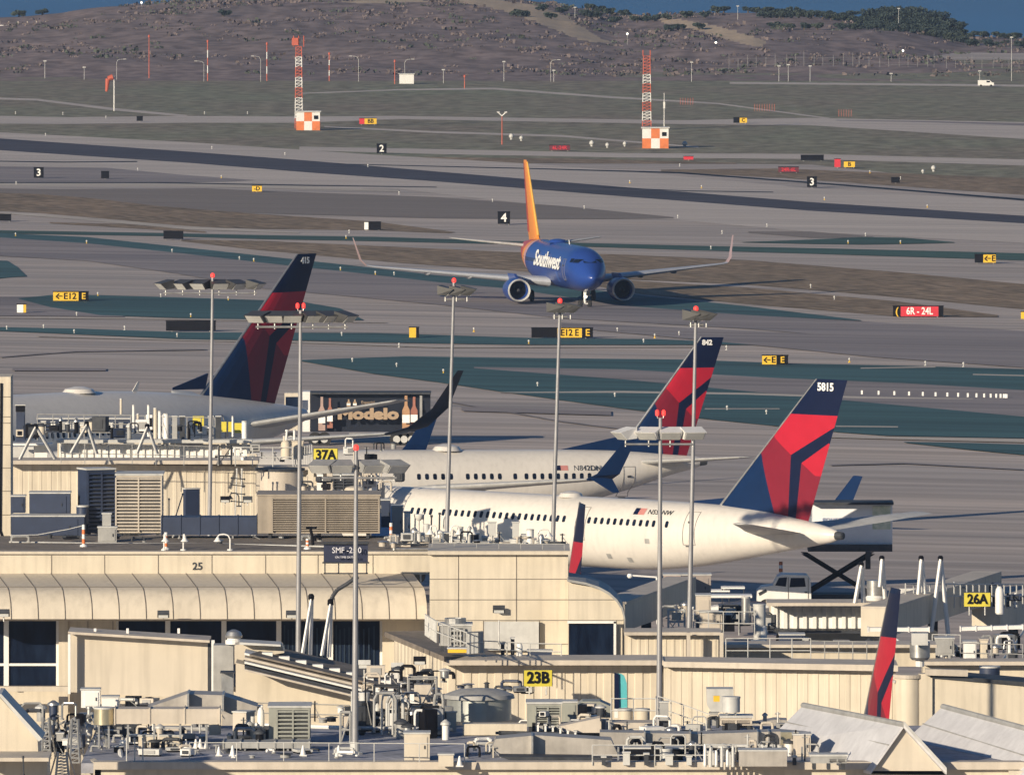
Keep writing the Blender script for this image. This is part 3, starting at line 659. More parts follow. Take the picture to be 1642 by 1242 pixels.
def put_panel(name, t, tb, x0, x1, z0, z1, side, m, out=.012, n=6):     # patch hugging the skin
    v = []; f = []
    for i in range(n+1):
        for j in range(n+1): v.append(skin(tb, x0+(x1-x0)*i/n, z0+(z1-z0)*j/n, side, out))
    for i in range(n):
        for j in range(n): a = i*(n+1)+j; f.append((a, a+1, a+n+2, a+n+1))
    b = MB(); b.add(v, f); return b.build(name, m, t, world=False, smooth=True)
def door(t, tb, x, z0, z1, wd, side):
    b = MB(); r = .022
    def P(xx, zz): return skin(tb, xx, zz, side, .01)
    zs = [z0+(z1-z0)*i/8 for i in range(9)]
    loop = [P(x-wd/2, z) for z in zs]+[P(x+wd/2, z) for z in reversed(zs)]; loop.append(loop[0]); b.path(loop, r, 4)
    o = b.build('door', mat('seam_grey', (.25, .24, .23), .6), t, world=False)
    q = MB(); q.tube(P(x, (z0+z1)/2+.35)-Vector((.12, 0, 0)), P(x, (z0+z1)/2+.35)+Vector((.12, 0, 0)), .07, n=6); q.build('handle', dgrey, o, world=False)
    w_ = MB(); w_.tube(P(x-wd*.3, z0-.08), P(x+wd*.3, z0-.08), .04, n=5); w_.build('sill', dgrey, o, world=False)
def sidetext(name, s, m, size, t, tb, x, z, side, sx=1.0, bold=0.0, out=.02):
    c = skin(tb, x, z, side, out); n = (skin(tb, x, z, side, 1.0)-skin(tb, x, z, side, 0.0)).normalized()
    ex = Vector((-1, 0, 0)) if side > 0 else Vector((1, 0, 0)); ez = ex.cross(n)*-1; ez = n.cross(ex)
    M = Matrix(((ex.x, ez.x, n.x, c.x), (ex.y, ez.y, n.y, c.y), (ex.z, ez.z, n.z, c.z), (0, 0, 0, 1)))
    return text(name, s, m, size, t, M, ext=.012, sx=sx, bold=bold)
def nacelle(t, x, y, z, L_, r, m, ring=None):
    e = MB(); e.lathe((x, y, z), [(r*.93, L_*.5), (r, L_*.38), (r*1.04, L_*.15), (r*1.0, -L_*.15), (r*.82, -L_*.5), (r*.76, -L_*.5), (r*.70, -L_*.2), (r*.70, L_*.2), (r*.82, L_*.42), (r*.88, L_*.5)], 28, 'X', cap=False)
    o = e.build('engine', m, t, world=False, smooth=True)
    q = MB(); v = []; n = 28
    for rr, dx in ((.80, .42), (.86, .5), (.92, .515), (.965, .48), (.985, .42)): v.append((r*rr, L_*dx))
    q.lathe((x, y, z), v, n, 'X')
    # ring: rebuild without caps
    q.f = [f for f in q.f if len(f) == 4]; q.build('intake_ring', ring or lgrey, o, world=False, smooth=True)
    MB().lathe((x, y, z), [(r*.79, L_*.22), (r*.79, L_*.24)], 28, 'X').build('fan', black, o, world=False)
    MB().lathe((x, y, z), [(r*.05, L_*.40), (r*.2, L_*.3), (r*.26, L_*.24)], 16, 'X').build('spinner', dgrey, o, world=False, smooth=True)
    MB().lathe((x, y, z), [(r*.5, -L_*.45), (r*.35, -L_*.72)], 20, 'X').build('exhaust', dgrey, o, world=False, smooth=True)
    MB().hull([(x+L_*.3, y-.12, z+r*.9), (x-L_*.6, y-.12, z+r*.5), (x-L_*.9, y-.12, z+r*1.3), (x-L_*.1, y-.12, z+r*1.35)], [(x+L_*.3, y+.12, z+r*.9), (x-L_*.6, y+.12, z+r*.5), (x-L_*.9, y+.12, z+r*1.3), (x-L_*.1, y+.12, z+r*1.35)]).build('pylon', m, o, world=False)
def gear(t, x, y, z, r, n, strut_top, name='main_gear', m=None):
    g_ = MB(); g_.tube((x, y, z+r), (x, y, strut_top), .11, .15, n=10); g_.tube((x, y-.5, z+r), (x, y+.5, z+r), .07, n=8); g_.tube((x, y, z+r*1.6), (x+.9, y, strut_top), .06, n=6)
    o = g_.build(name, white, t, world=False)
    for d in (-1, 1):
        for k in range(n):
            xx = x+(k-(n-1)/2)*1.1; w_ = MB().lathe((xx, y+d*.42, z+r), [(r*.8, -.17), (r, -.1), (r, .1), (r*.8, .17)], 18, 'X').build('wheel', rubber, o, world=False).data
            c = Vector((xx, y+d*.42, z+r)); w_.transform(Matrix.Translation(c) @ Matrix.Rotation(R(90), 4, 'Z') @ Matrix.Translation(-c))
def place(t, px, py, s, th, lz=0.0, pitch=0.0):     # tail cone point at pixel; th = angle of the nose turned away, heading left
    p = W(px, py, s); t.location = (p.x, p.y, lz); t.rotation_mode = 'XYZ'
    t.rotation_euler = (0, -pitch, math.pi-th)   # local +x -> (-cos th, sin th)
    return t
TB757 = [(0, 5.05, 4.55, .22), (.4, 5.2, 4.4, .38), (2, 5.5, 4.1, .75), (5, 5.95, 3.55, 1.25), (8, 6.17, 3.0, 1.62), (11, 6.25, 2.55, 1.82), (14.5, 6.27, 2.27, 1.88), (20, 6.27, 2.25, 1.88), (38, 6.27, 2.25, 1.88), (42, 6.15, 2.3, 1.75), (45.5, 5.2, 2.6, 1.2), (47, 4.0, 3.5, .3)]
TB737 = [(0, 5.0, 4.45, .2), (.4, 5.08, 4.3, .35), (2, 5.2, 3.9, .75), (4.5, 5.4, 3.1, 1.25), (7.5, 5.5, 2.3, 1.65), (10.5, 5.52, 1.7, 1.84), (13, 5.52, 1.5, 1.88), (30, 5.52, 1.5, 1.88), (37, 5.5, 1.5, 1.86), (40, 4.9, 1.6, 1.5), (41.6, 4.1, 2.0, .95), (42.1, 3.3, 2.9, .25)]
TB330 = [(0, 6.5, 5.8, .3), (.6, 6.65, 5.6, .5), (3, 7.0, 4.9, 1.1), (7, 7.5, 3.9, 1.85), (11, 7.9, 3.1, 2.4), (15, 8.2, 2.6, 2.78), (19, 8.4, 2.45, 2.95), (25, 8.5, 2.4, 2.98), (52, 8.5, 2.4, 2.98), (58, 7.4, 2.7, 2.3), (63, 4.8, 4.2, .4)]
# ---- nearest parked jet (narrow body, left side lit)
def jet757():
    t = thing('airliner', 'nearest parked white jet with red and navy faceted tail on the right', 'airliner', group='parked white airliners with red and navy tails')
    place(t, 1343, 857, 28.4, R(43))
    tb = TB757; lp('fuselage', fuselage(tb), jetw, t)
    fin(t, (1.55, 13.6), (-.75, 13.6), (2.2, 5.5), (8.9, 6.1))
    MB().hull([(8.6, -.06, 6.1), (8.6, .06, 6.1), (8.6, .06, 6.6), (8.6, -.06, 6.6)], [(11.3, -.02, 6.2), (11.3, .02, 6.2), (11.3, .02, 6.3), (11.3, -.02, 6.3)]).build('dorsal_fillet', navy2, t, world=False)
    for sd in (1, -1):
        lp('tailplane', wing([(6.3, sd*.9, 4.9, 4.4, .10), (3.4, sd*4.5, 5.35, 2.9, .1), (1.1, sd*7.6, 5.75, 1.6, .1), (.8, sd*7.75, 5.78, .8, .06)]), lgrey, t)
        w_ = lp('wing', wing([(29.5, sd*1.6, 2.9, 8.6, .12), (25.5, sd*6.5, 3.3, 5.6, .11), (18.6, sd*18.9, 4.3, 2.0, .1)]), lgrey, t)
        lp('winglet', wing([(18.6, sd*18.9, 4.3, 2.0, .1), (18.0, sd*19.4, 4.7, 1.7, .1), (16.4, sd*19.9, 6.75, .75, .08)]), navy2, w_)
        nacelle(t, 29.5, sd*6.6, 1.75, 4.6, 1.25, navy2)
        gear(t, 23.5, sd*3.6, 0, .52, 2, 2.8)
    gear(t, 42, 0, 0, .42, 1, 2.6, 'nose_gear')
    k = 28.4*math.cos(R(43)); X = lambda p: (1343-p)/k
    xs = [X(693)-0.02+i*.508*-1 for i in range(3)]
    xs = []
    for a, b in ((690, 727), (742, 948), (980, 1108)):
        x = X(a)
        while x > X(b): xs.append(x); x -= .5
    put_windows(t, tb, xs, 5.05, 1, .24, .40)
    door(t, tb, X(967), 3.9, 5.75, .75, 1); door(t, tb, X(1140), 3.95, 5.8, .85, 1)
    sidetext('registration', 'N551NW', dgrey, .46, t, tb, X(1088), 5.66, 1)
    fl = put_panel('flag', t, tb, X(1046), X(1046)-.35, 5.5, 5.85, 1, navy); put_panel('flag', t, tb, X(1046)-.36, X(1046)-.85, 5.5, 5.85, 1, mat('flag_red', (.6, .25, .22), .5))
    for px_, z_ in ((1072, 3.9), (1005, 2.9), (1036, 2.75)): put_panel('service_hatch', t, tb, X(px_), X(px_)-.35, z_, z_+.28, 1, grey, n=2)
    MB().lathe((-.05, 0, 4.8), [(.26, .1), (.2, -.35), (.12, -.4)], 14, 'X').build('exhaust', dgrey, t, world=False)
    MB().lathe((20.5, 0, 6.2), [(.75, 0), (.6, .22), (.2, .34)], 20).build('antenna_dome', jetw, t, world=False, smooth=True)
    text('fin_number', '5815', whitet, .62, t, Matrix.Translation((.78, .14, 13.15)) @ Matrix.Rotation(math.pi, 4, 'Z') @ FACE, bold=.02)
    for x_, y_ in ((16, 13), (19, 8), (24, 3)): pass
    return t
jet757()
# ---- second parked jet
def jet739():
    t = thing('airliner', 'middle parked white jet behind the nearest one, tail behind the lamp cluster', 'airliner', group='parked white airliners with red and navy tails')
    place(t, 1120, 735, 25.55, R(-20), pitch=R(.9))
    tb = TB737; lp('fuselage', fuselage(tb), jetw, t)
    fin(t, (.0, 12.55), (-1.5, 12.55), (.9, 5.0), (5.4, 5.35))
    MB().hull([(5.0, -.07, 5.3), (5.0, .07, 5.3), (4.6, .07, 6.5), (4.6, -.07, 6.5)], [(9.3, -.02, 5.42), (9.3, .02, 5.42), (9.3, .02, 5.52), (9.3, -.02, 5.52)]).build('dorsal_fillet', navy2, t, world=False)
    for sd in (1, -1):
        lp('tailplane', wing([(4.6, sd*.7, 4.75, 3.6, .10), (.2, sd*6.9, 5.35, 1.3, .1), (0, sd*7.05, 5.38, .7, .06)]), lgrey, t)
        w_ = lp('wing', wing([(24.8, sd*1.6, 2.4, 7.6, .12), (20.6, sd*5.5, 3.4, 4.8, .11), (13.9, sd*17.0, 4.55, 1.7, .1)]), lgrey, t)
        lp('winglet', wing([(13.9, sd*17.0, 4.55, 1.7, .1), (13.4, sd*17.5, 4.9, 1.5, .1), (11.7, sd*17.9, 7.05, .7, .08)]), navy2, w_)
        lp('scimitar_tip', wing([(13.7, sd*17.3, 4.6, 1.4, .1), (12.5, sd*17.8, 3.8, .5, .08)]), navy2, w_)
        nacelle(t, 25.2, sd*4.83, 1.35, 3.9, 1.05, navy2)
        gear(t, 20.5, sd*2.86, 0, .56, 1, 2.2)
    gear(t, 37.5, 0, 0, .34, 1, 2.0, 'nose_gear')
    k = 25.75*math.cos(R(20)); X = lambda p: (1120-p)/k
    xs = []
    for a, b in ((652, 706), (730, 786), (806, 809), (824, 928)):
        x = X(a)
        while x > X(b)-.1: xs.append(x); x -= .53
    put_windows(t, tb, xs, 3.95, 1, .25, .38)
    door(t, tb, X(994), 2.6, 4.5, .8, 1)
    sidetext('registration', 'N842DN', dgrey, .48, t, tb, X(924), 4.42, 1)
    put_panel('flag', t, tb, X(872), X(872)-.35, 4.3, 4.6, 1, navy); put_panel('flag', t, tb, X(872)-.36, X(872)-.85, 4.3, 4.6, 1, MATS['flag_red'])
    MB().lathe((-.05, 0, 4.7), [(.24, .1), (.18, -.4), (.1, -.45)], 14, 'X').build('exhaust', dgrey, t, world=False)
    MB().lathe((X(712), 0, 5.47), [(.95, 0), (.75, .26), (.25, .4)], 20).build('antenna_dome', jetw, t, world=False, smooth=True)
    text('fin_number', '842', whitet, .45, t, Matrix.Translation((-.35, .12, 12.2)) @ Matrix.Rotation(math.pi, 4, 'Z') @ FACE, bold=.02)
jet739()
# ---- wide body at the left
def jet330():
    t = thing('airliner', 'large parked white jet at the left with a dark shaded red and navy tail', 'airliner', group='parked white airliners with red and navy tails')
    place(t, 489, 664, 24.6, R(-50))
    tb = TB330; lp('fuselage', fuselage(tb), jetw, t)
    fin(t, (.75, 16.65), (-1.15, 16.65), (3.0, 7.0), (10.4, 7.6))
    MB().hull([(9.9, -.08, 8.2), (9.9, .08, 8.2), (9.6, .08, 9.2), (9.6, -.08, 9.2)], [(13, -.02, 8.25), (13, .02, 8.25), (13, .02, 8.4), (13, -.02, 8.4)]).build('dorsal_fillet', navy2, t, world=False)
    for sd in (1, -1):
        lp('tailplane', wing([(8.3, sd*1.0, 5.7, 5.2, .10), (2.5, sd*9.4, 7.4, 2.0, .1), (2.2, sd*9.7, 7.5, .9, .06)]), lgrey, t)
        w_ = lp('wing', wing([(38, sd*2.6, 4.2, 10.5, .11), (32, sd*9.5, 5.3, 7.0, .10), (24.3, sd*24, 6.5, 2.8, .09), (23, sd*26.5, 6.7, 2.3, .09)]), lgrey, t)
        lp('winglet', wing([(23, sd*26.5, 6.7, 2.3, .09), (22.3, sd*27.8, 7.1, 2.0, .09), (21.2, sd*28.9, 8.3, 1.6, .08), (19.6, sd*29.6, 10.6, .6, .07)]), mat('winglet_dark', (.02, .022, .03), .4), w_)
        nacelle(t, 37, sd*9.4, 1.9, 5.8, 1.6, jetw)
        gear(t, 28, sd*5.3, 0, .68, 2, 3.0)
    gear(t, 56, 0, 0, .5, 1, 3.0, 'nose_gear')
    xs = [14+i*.53 for i in range(38)]
    put_windows(t, tb, xs, 6.0, 1, .26, .38)
    door(t, tb, 11.0, 4.6, 6.6, 1.0, 1)
    MB().lathe((22, 0, 8.4), [(1.1, 0), (.9, .25), (.3, .4)], 20).build('antenna_dome', jetw, t, world=False, smooth=True)
    MB().hull([(17, -.03, 8.2), (17, .03, 8.2), (16.5, .03, 8.2), (16.5, -.03, 8.2)], [(16.4, -.02, 8.9), (16.4, .02, 8.9), (16.2, .02, 8.9), (16.2, -.02, 8.9)]).build('blade_antenna', jetw, t, world=False)
    text('fin_number', '415', whitet, .55, t, Matrix.Translation((.1, .13, 16.2)) @ Matrix.Rotation(math.pi, 4, 'Z') @ FACE, bold=.02)
jet330()
# ---- partly hidden jets: only fin, rear body
def hidden(px, py, s, th, label, ztop=12.5):
    t = thing('airliner', label, 'airliner', group='parked white airliners with red and navy tails'); p = W(px, py, s); t.location = (p.x, p.y, 0); t.rotation_euler = (0, 0, math.pi-th)
    tb = [(a, b, c, d) for a, b, c, d in TB737 if a <= 13]+[(20, 5.52, 1.5, 1.88), (21.5, 5.0, 1.9, 1.5), (22.3, 3.8, 3.1, .5)]
    lp('fuselage', fuselage(tb, 60, 32), jetw, t); fin(t, (.0, ztop), (-1.5, ztop), (1.2, 5.0), (5.6, 5.3), th=.10)
    for sd in (1, -1): lp('tailplane', wing([(4.6, sd*.7, 4.75, 3.6, .10), (.2, sd*6.9, 5.35, 1.3, .1)]), lgrey, t)
    for sd in (1, -1): gear(t, 14, sd*2.5, 0, .5, 1, 2.2)
hidden(930, 815, 33.2, R(80), 'jet hidden by the terminal corner showing only its narrow blue and red tail')
hidden(1429, 940, 38.0, R(76), 'jet hidden by the white gabled roofs showing its red tail seen edge on', 13.3)
t = thing('winglet', 'small teal and navy wingtip standing up before the long ribbed walkway', 'winglet', W(996, 1160, 37.9)); L = t.location
MB().prism([(986, 1135), (1006, 1134), (1005, 1095), (1001, 1083), (996, 1080), (986, 1079)], 37.9, .12, .1).build('teal_blade', mat('teal_blade', (.10, .46, .50), .4), t)
MB().prism([(985, 1135), (993, 1135), (992, 1080), (985, 1078)], 37.9, .16, 0.0).build('leading_edge', navy, t)
MB().prism([(985, 1150), (1008, 1150), (1007, 1136), (985, 1136)], 37.9, .5, 0.0).build('wing_tip', white, t)
# ---- taxiing jet, nose towards the camera
def jetsw():
    t = thing('airliner', 'blue airliner with orange tail taxiing towards the camera', 'airliner')
    psi = R(10.6); s = 17.72; p = W(938, 493, s); Lg = 29.2
    f = Vector((math.sin(psi), -math.cos(psi), 0)); t.location = p-f*Lg; t.location.z = 0; t.rotation_euler = (0, 0, math.atan2(f.y, f.x))
    tb = [(0, 4.9, 4.4, .2), (.4, 5.0, 4.25, .35), (2, 5.1, 3.8, .75), (4.5, 5.3, 3.0, 1.25), (7.5, 5.42, 2.2, 1.65), (10.5, 5.45, 1.6, 1.84), (13, 5.45, 1.42, 1.88), (26, 5.45, 1.42, 1.88), (28.6, 5.42, 1.43, 1.86), (30, 5.2, 1.5, 1.75), (30.9, 4.75, 1.6, 1.55), (31.8, 4.1, 1.75, 1.22), (32.6, 3.55, 2.05, .8), (33.1, 3.15, 2.4, .42), (33.3, 2.9, 2.65, .12)]
    blue = mat('jet_blue', (.020, .060, .27), .28, var=.06, scale=.3); org = mat('tail_orange', (.70, .25, .035), .35, var=.05); tred = mat('tail_red', (.42, .05, .03), .35)
    lp('fuselage', fuselage(tb, 90), blue, t)
    # warm coloured rear body bands hugging the skin
    def sleeve(name, x0, x1, m, out, sl=0.0):
        v = []; fc = []; sg = 40
        for i in range(7):
            for k in range(sg):
                a = 2*math.pi*k/sg; x = x0+(x1-x0)*i/6; top, bot, ry = smooth_tab(tb, x); zc = (top+bot)/2; rz = (top-bot)/2
                v.append((x+sl*math.sin(a), (ry+out)*math.cos(a), zc+(rz+out)*math.sin(a)))
        for i in range(6):
            for k in range(sg): fc.append((i*sg+k, i*sg+(k+1) % sg, (i+1)*sg+(k+1) % sg, (i+1)*sg+k))
        b = MB(); b.add(v, fc); b.build(name, m, t, world=False, smooth=True)
    sleeve('red_band', 1.5, 7.0, tred, .02); sleeve('orange_band', 7.0, 8.4, org, .02); sleeve('salmon_band', 8.4, 9.5, mat('salmon', (.50, .30, .32), .4), .02)
    fa = [(1.3, 12.55), (-.4, 12.55), (1.6, 5.0), (6.4, 5.3)]
    lp('tail_fin', wing([(7.6, 0, 5.0, 5.6, .10), (6.3, 0, 5.9, 4.9, .09), (.9, 0, 12.3, 1.75, .09), (.5, 0, 12.5, 1.2, .05)], True), org, t)
    lp('rudder', wing([(3.2, 0, 5.9, 2.0, .14), (-.1, 0, 12.2, .85, .13)], True), tred, t)
    MB().tube((6.55, 0, 5.7), (1.05, 0, 12.3), .13, .08, n=8).build('leading_edge', mat('tail_yellow', (.78, .44, .09), .4), t, world=False)
    for sd in (1, -1):
        lp('tailplane', wing([(5.0, sd*.7, 4.7, 3.6, .10), (.6, sd*7.0, 5.3, 1.3, .1), (.4, sd*7.15, 5.33, .7, .06)]), lgrey, t)
        w_ = lp('wing', wing([(20.6, sd*1.5, 1.95, 7.6, .13), (17.3, sd*5.5, 2.25, 4.9, .12), (11.6, sd*16.4, 3.15, 1.7, .1), (11.2, sd*16.9, 3.25, 1.4, .1)]), mat('wing_grey', (.42, .44, .48), .35, var=.08), t)
        lp('winglet', wing([(11.2, sd*16.9, 3.25, 1.4, .1), (10.8, sd*17.3, 3.7, 1.3, .1), (9.3, sd*17.8, 5.7, .55, .08)]), mat('winglet_pink', (.42, .30, .30), .4), w_)
        for yy in (8.0, 11.5): MB().lathe((14.5-(yy-8)*.55, sd*yy, 2.3+(yy-8)*.08), [(.05, 1.3), (.22, .6), (.24, -.6), (.05, -1.8)], 10, 'X').build('flap_fairing', mat('wing_grey', (.42, .44, .48), .35), w_, world=False, smooth=True)
        nacelle(t, 21.0, sd*4.83, 1.32, 3.9, 1.06, blue)
        gear(t, 16.2, sd*2.86, 0, .56, 1, 2.0)
    gear(t, Lg, 0, 0, .34, 1, 1.8, 'nose_gear')
    MB().lathe((Lg+.25, 0, 1.0), [(.02, .12), (.15, .1), (.15, 0)], 10, 'X').build('taxi_light', lampw, t, world=False)
    # cockpit windows
    for sd in (1, -1):
        for x0, x1, z0, z1 in ((31.28, 30.62, 4.10, 4.42), (30.55, 30.05, 4.12, 4.46)): put_panel('cockpit_window', t, tb, x0, x1, z0, z1, sd, glass, .02, 4)
    b = MB(); vv = []
    for i in range(7):
        for j in range(5):
            z = 4.12+.32*j/4; a = (i/6-.5)*1.5; x = 31.72-.62*j/4-.16*abs(a)**2; vv.append((x+.05, a*.78, z+.02))
    b.add(vv, [(i*5+j, i*5+j+1, i*5+j+6, i*5+j+5) for i in range(6) for j in range(4)]); b.build('windshield', glass, t, world=False, smooth=True)
    for sd in (-1, 1):
        door(t, tb, 28.4, 2.5, 4.35, .85, sd); xs = [27-.508*i for i in range(38)]
        put_windows(t, tb, xs, 3.75, sd, .25, .36, mat('blue_glass', (.01, .02, .06), .1))
        sidetext('lettering', 'Southwest', whitet, 2.0, t, tb, 20.6, 3.95, sd, sx=1.45, bold=.05)
        put_panel('service_hatch', t, tb, 25.6, 24.6, 2.2, 3.1, sd, mat('jet_blue2', (.05, .12, .40), .35), n=3)
    MB().lathe((16, 0, 5.4), [(.9, 0), (.7, .25), (.2, .35)], 16).build('antenna_dome', blue, t, world=False, smooth=True)
    MB().hull([(22, -.02, 5.4), (22, .02, 5.4), (21.6, .02, 5.4), (21.6, -.02, 5.4)], [(21.6, -.01, 5.85), (21.6, .01, 5.85), (21.4, .01, 5.85), (21.4, -.01, 5.85)]).build('blade_antenna', whitet, t, world=False)
jetsw()
# ================================================================ TERMINAL
DZ, RZ = 8.0, 11.0           # height of the near deck, height of the concourse roof
def bx(name, m, t, x0, y0, x1, y1, s, d=1.0, off=0.0): return MB().px(x0, y0, x1, y1, s, d, off).build(name, m, t)
def seams(name, t, segs, s, m=None, r=.02, off=-.01):
    b = MB()
    for x0, y0, x1, y1 in segs: b.tube(W(x0, y0, s)+Vector((0, off, 0)), W(x1, y1, s)+Vector((0, off, 0)), r, n=4)
    return b.build(name, m or seamm, t)
seamm = mat('panel_seam', (.16, .14, .12), .8)
t = thing('terminal_building', 'cream concourse with curved canopy, dark windows and the number 25 on its fascia', 'building', W(330, 885, 34)); t.location.z = 0
S0 = 34.0
bx('wall', cream, t, -60, 1100, 690, 1290, 34.05, 1.2)
b = MB(); a = W(-60, 884, S0); c = W(690, 884, S0); b.box(((a.x+c.x)/2, a.y+6.2, RZ-.25), (c.x-a.x, 12.4, .5)); rf = b.build('roof', roofm, t)
b = MB(); b.box(((a.x+c.x)/2, a.y+6.4, RZ-4), (c.x-a.x-1, 11, 6.8)); b.build('upper_wall', cream, t)
bx('fascia', cream, t, -60, 887, 690, 920, S0, .5, -.35)
bx('coping', cream2, t, -60, 883, 690, 887, S0, .8, -.45)
xs = [83, 168, 254, 340, 426, 510, 598]
seams('fascia_seam', t, [(x, 889, x, 920) for x in xs]+[(-60, 888.5, 690, 888.5)], S0, off=-.36)
prof = [(919, 34.02, 0), (941, 34.25, 17), (946, 34.285, 19), (955, 34.305, 20.5), (966, 34.32, 22), (979, 34.33, 22.6), (992, 34.332, 23)]
b = MB(); vs = []
for y, s, dx in prof:
    for x in (-90, 662): vs.append(W(x+dx, y, s))
b.add(vs[:4], [(0, 1, 3, 2)]); b.build('canopy_top', cream2, t); b = MB(); b.add(vs[2:], [(2*i, 2*i+1, 2*i+3, 2*i+2) for i in range(len(prof)-2)])
c0 = W(-67, 992, 34.332); c1 = W(685, 992, 34.332); d0 = W(-67, 992, 34.0); d1 = W(685, 992, 34.0)
b.add([c0, c1, d1, d0], [(0, 1, 2, 3)]); b.build('canopy', cream2, t, smooth=True)
b = MB()
for k in range(-1, 16):
    x = -5+43.3*k
    pts = [W(x+dx, y, s)+Vector((0, -.02, 0)) for y, s, dx in prof]; b.path(pts, .022, 4)
b.path([W(-73, 941, 34.25)+Vector((0, -.02, .02)), W(679, 941, 34.25)+Vector((0, -.02, .02))], .02, 4); b.build('canopy_seam', seamm, t)
bx('window_head', cream2, t, -60, 991.5, 688, 995, 34.15, .3)
WS = 34.1
def window(x0, x1, y0, y1, bars=(), reflections=0):
    g_ = bx('window', glass, t, x0, y0, x1, y1, WS, .1, .12); b = MB()
    for x in (x0, x1): b.px(x-2, y0, x+2, y1, WS, .2)
    for y in bars: b.px(x0, y-2, x1, y+2, WS, .16, .02)
    b.build('window_frame', white, g_)
    for i in range(reflections):
        xb = x0+6+(x1-x0-10)*(i/reflections)**1.1; MB().px(xb, y0+8+(i*7 % 9), xb+2.2, y1-2, WS, .02, .08).build('reflection_strip', mat('reflection_blue', (.02, .035, .06), .5, spec=.2), g_)  # thin blue strips imitate striped reflections in the glass
for x0, x1, bars in ((-50, 8, (1065,)), (12, 92, (1065,)), (188, 267, ()), (271, 357, ()), (361, 445, ()), (449, 528, ()), (532, 611, ())): window(x0, x1, 994, 1101, bars, 9 if x0 > 440 else 0)
bx('pier', cream, t, 94, 992, 109, 1290, 34.12, .6); bx('pier', cream, t, 109, 992, 186, 1013, 34.11, .4); bx('pier', cream, t, 613, 992, 690, 1290, 34.12, .6)
seams('pier_seam', t, [(141, 992, 141, 1012), (181, 992, 181, 1012)], 34.11)
bx('sill', cream2, t, -60, 1100, 188, 1108, 34.25, .5)
# corner block and sloped end
bx('corner_wall', cream, t, 689, 888, 911, 1300, 34.5, 5.5)
bx('corner_coping', cream2, t, 686, 883, 914, 889, 34.52, 5.7)
seams('corner_seam', t, [(735, 889, 735, 1060), (828, 889, 828, 1060), (865, 994, 865, 1060), (775, 994, 775, 1060), (689, 928, 911, 928), (689, 961, 911, 961), (689, 994, 911, 994), (689, 1032, 775, 1032), (865, 1032, 911, 1032)], 34.5)
bx('recess_panel', lgrey, t, 776, 996, 864, 1042, 34.52, .2, -.04)
MB().prism([(911.5, 930), (940, 935), (960, 942), (976, 951), (988, 962), (996, 975), (1000, 990), (1001, 1300), (911.5, 1300)], 34.62, 5.2).build('sloped_wall', cream, t)
b = MB(); o_ = [(911, 928.5), (940, 933.5), (961, 940.5), (977.5, 949.5), (990, 961), (998.5, 974), (1002.5, 990), (1003, 1062)]
for (x0, y0), (x1, y1) in zip(o_, o_[1:]): b.hull([W(x0, y0, 34.64), W(x1, y1, 34.64), W(x1-1.5, y1+3.5, 34.64), W(x0-1.5, y0+3.5, 34.64)], [p+Vector((0, 5.4, 0)) for p in (W(x0, y0, 34.64), W(x1, y1, 34.64), W(x1-1.5, y1+3.5, 34.64), W(x0-1.5, y0+3.5, 34.64))])
b.build('roof_edge', grey, t); seams('sloped_seam', t, [(911.5, 961, 986, 961), (911.5, 994, 999, 994), (988, 994, 988, 1058)], 34.62)
g_ = bx('window', glass, t, 912, 998, 985, 1057, 34.64, .1, -.06); b = MB(); b.px(984, 996, 988, 1060, 34.66, .15); b.px(910, 995, 988, 999, 34.66, .15); b.build('window_frame', white, g_)
facetext('number', '25', dgrey, 317, 907, 34.0, 12, t, bold=.01).location = (0, -.375, 0)
bx('junction_box', dgrey, t, 793, 972, 806, 981, 34.52, .2, -.15)
# tall white slab at the left
t = thing('stair_tower', 'tall narrow cream slab tower cut by the left edge', 'tower', W(4, 865, 33)); t.location.z = 0
bx('wall', cream, t, -30, 604, 17, 868, 33.0, 3.0); bx('lower_wall', cream, t, -30, 866, 12, 900, 32.98, 2.4)
seams('wall_seam', t, [(-30, y, 17, y) for y in (636, 668, 678, 713, 750, 787, 825)], 33.0)
b = MB(); b.tube(W(2, 614, 33)+Vector((0, -.05, 0)), W(0, 850, 33)+Vector((0, -.05, 0)), .06, n=6); b.path([W(0, 850, 33)+Vector((0, -.05, 0)), W(4, 862, 33)+Vector((0, -.05, 0)), W(14, 868, 33)+Vector((0, -.05, 0))], .06, 6); b.build('cable', black, t)
# near deck
t = thing('near_terminal_roof', 'low near roof deck with cream edge running along the bottom of the photo', 'building', W(900, 1232, 40.1)); t.location.z = 0
a = W(130, 1222, 40.07); c = W(1700, 1222, 40.07)
MB().box(((a.x+c.x)/2, a.y+10, DZ-.2), (c.x-a.x, 20, .4)).build('deck', deckm, t)
bx('parapet', tanp, t, 150, 1221, 1700, 1233, 40.15, .9); bx('fascia', cream, t, 152, 1233, 1700, 1420, 40.12, .6)
MB().hull([W(130, 1209, 39.6), W(152, 1222, 40.12), W(152, 1420, 40.12), W(130, 1400, 39.6)], [W(140, 1208, 39.6), W(162, 1221, 40.12), W(162, 1420, 40.12), W(140, 1400, 39.6)]).build('corner_fascia', cream, t)
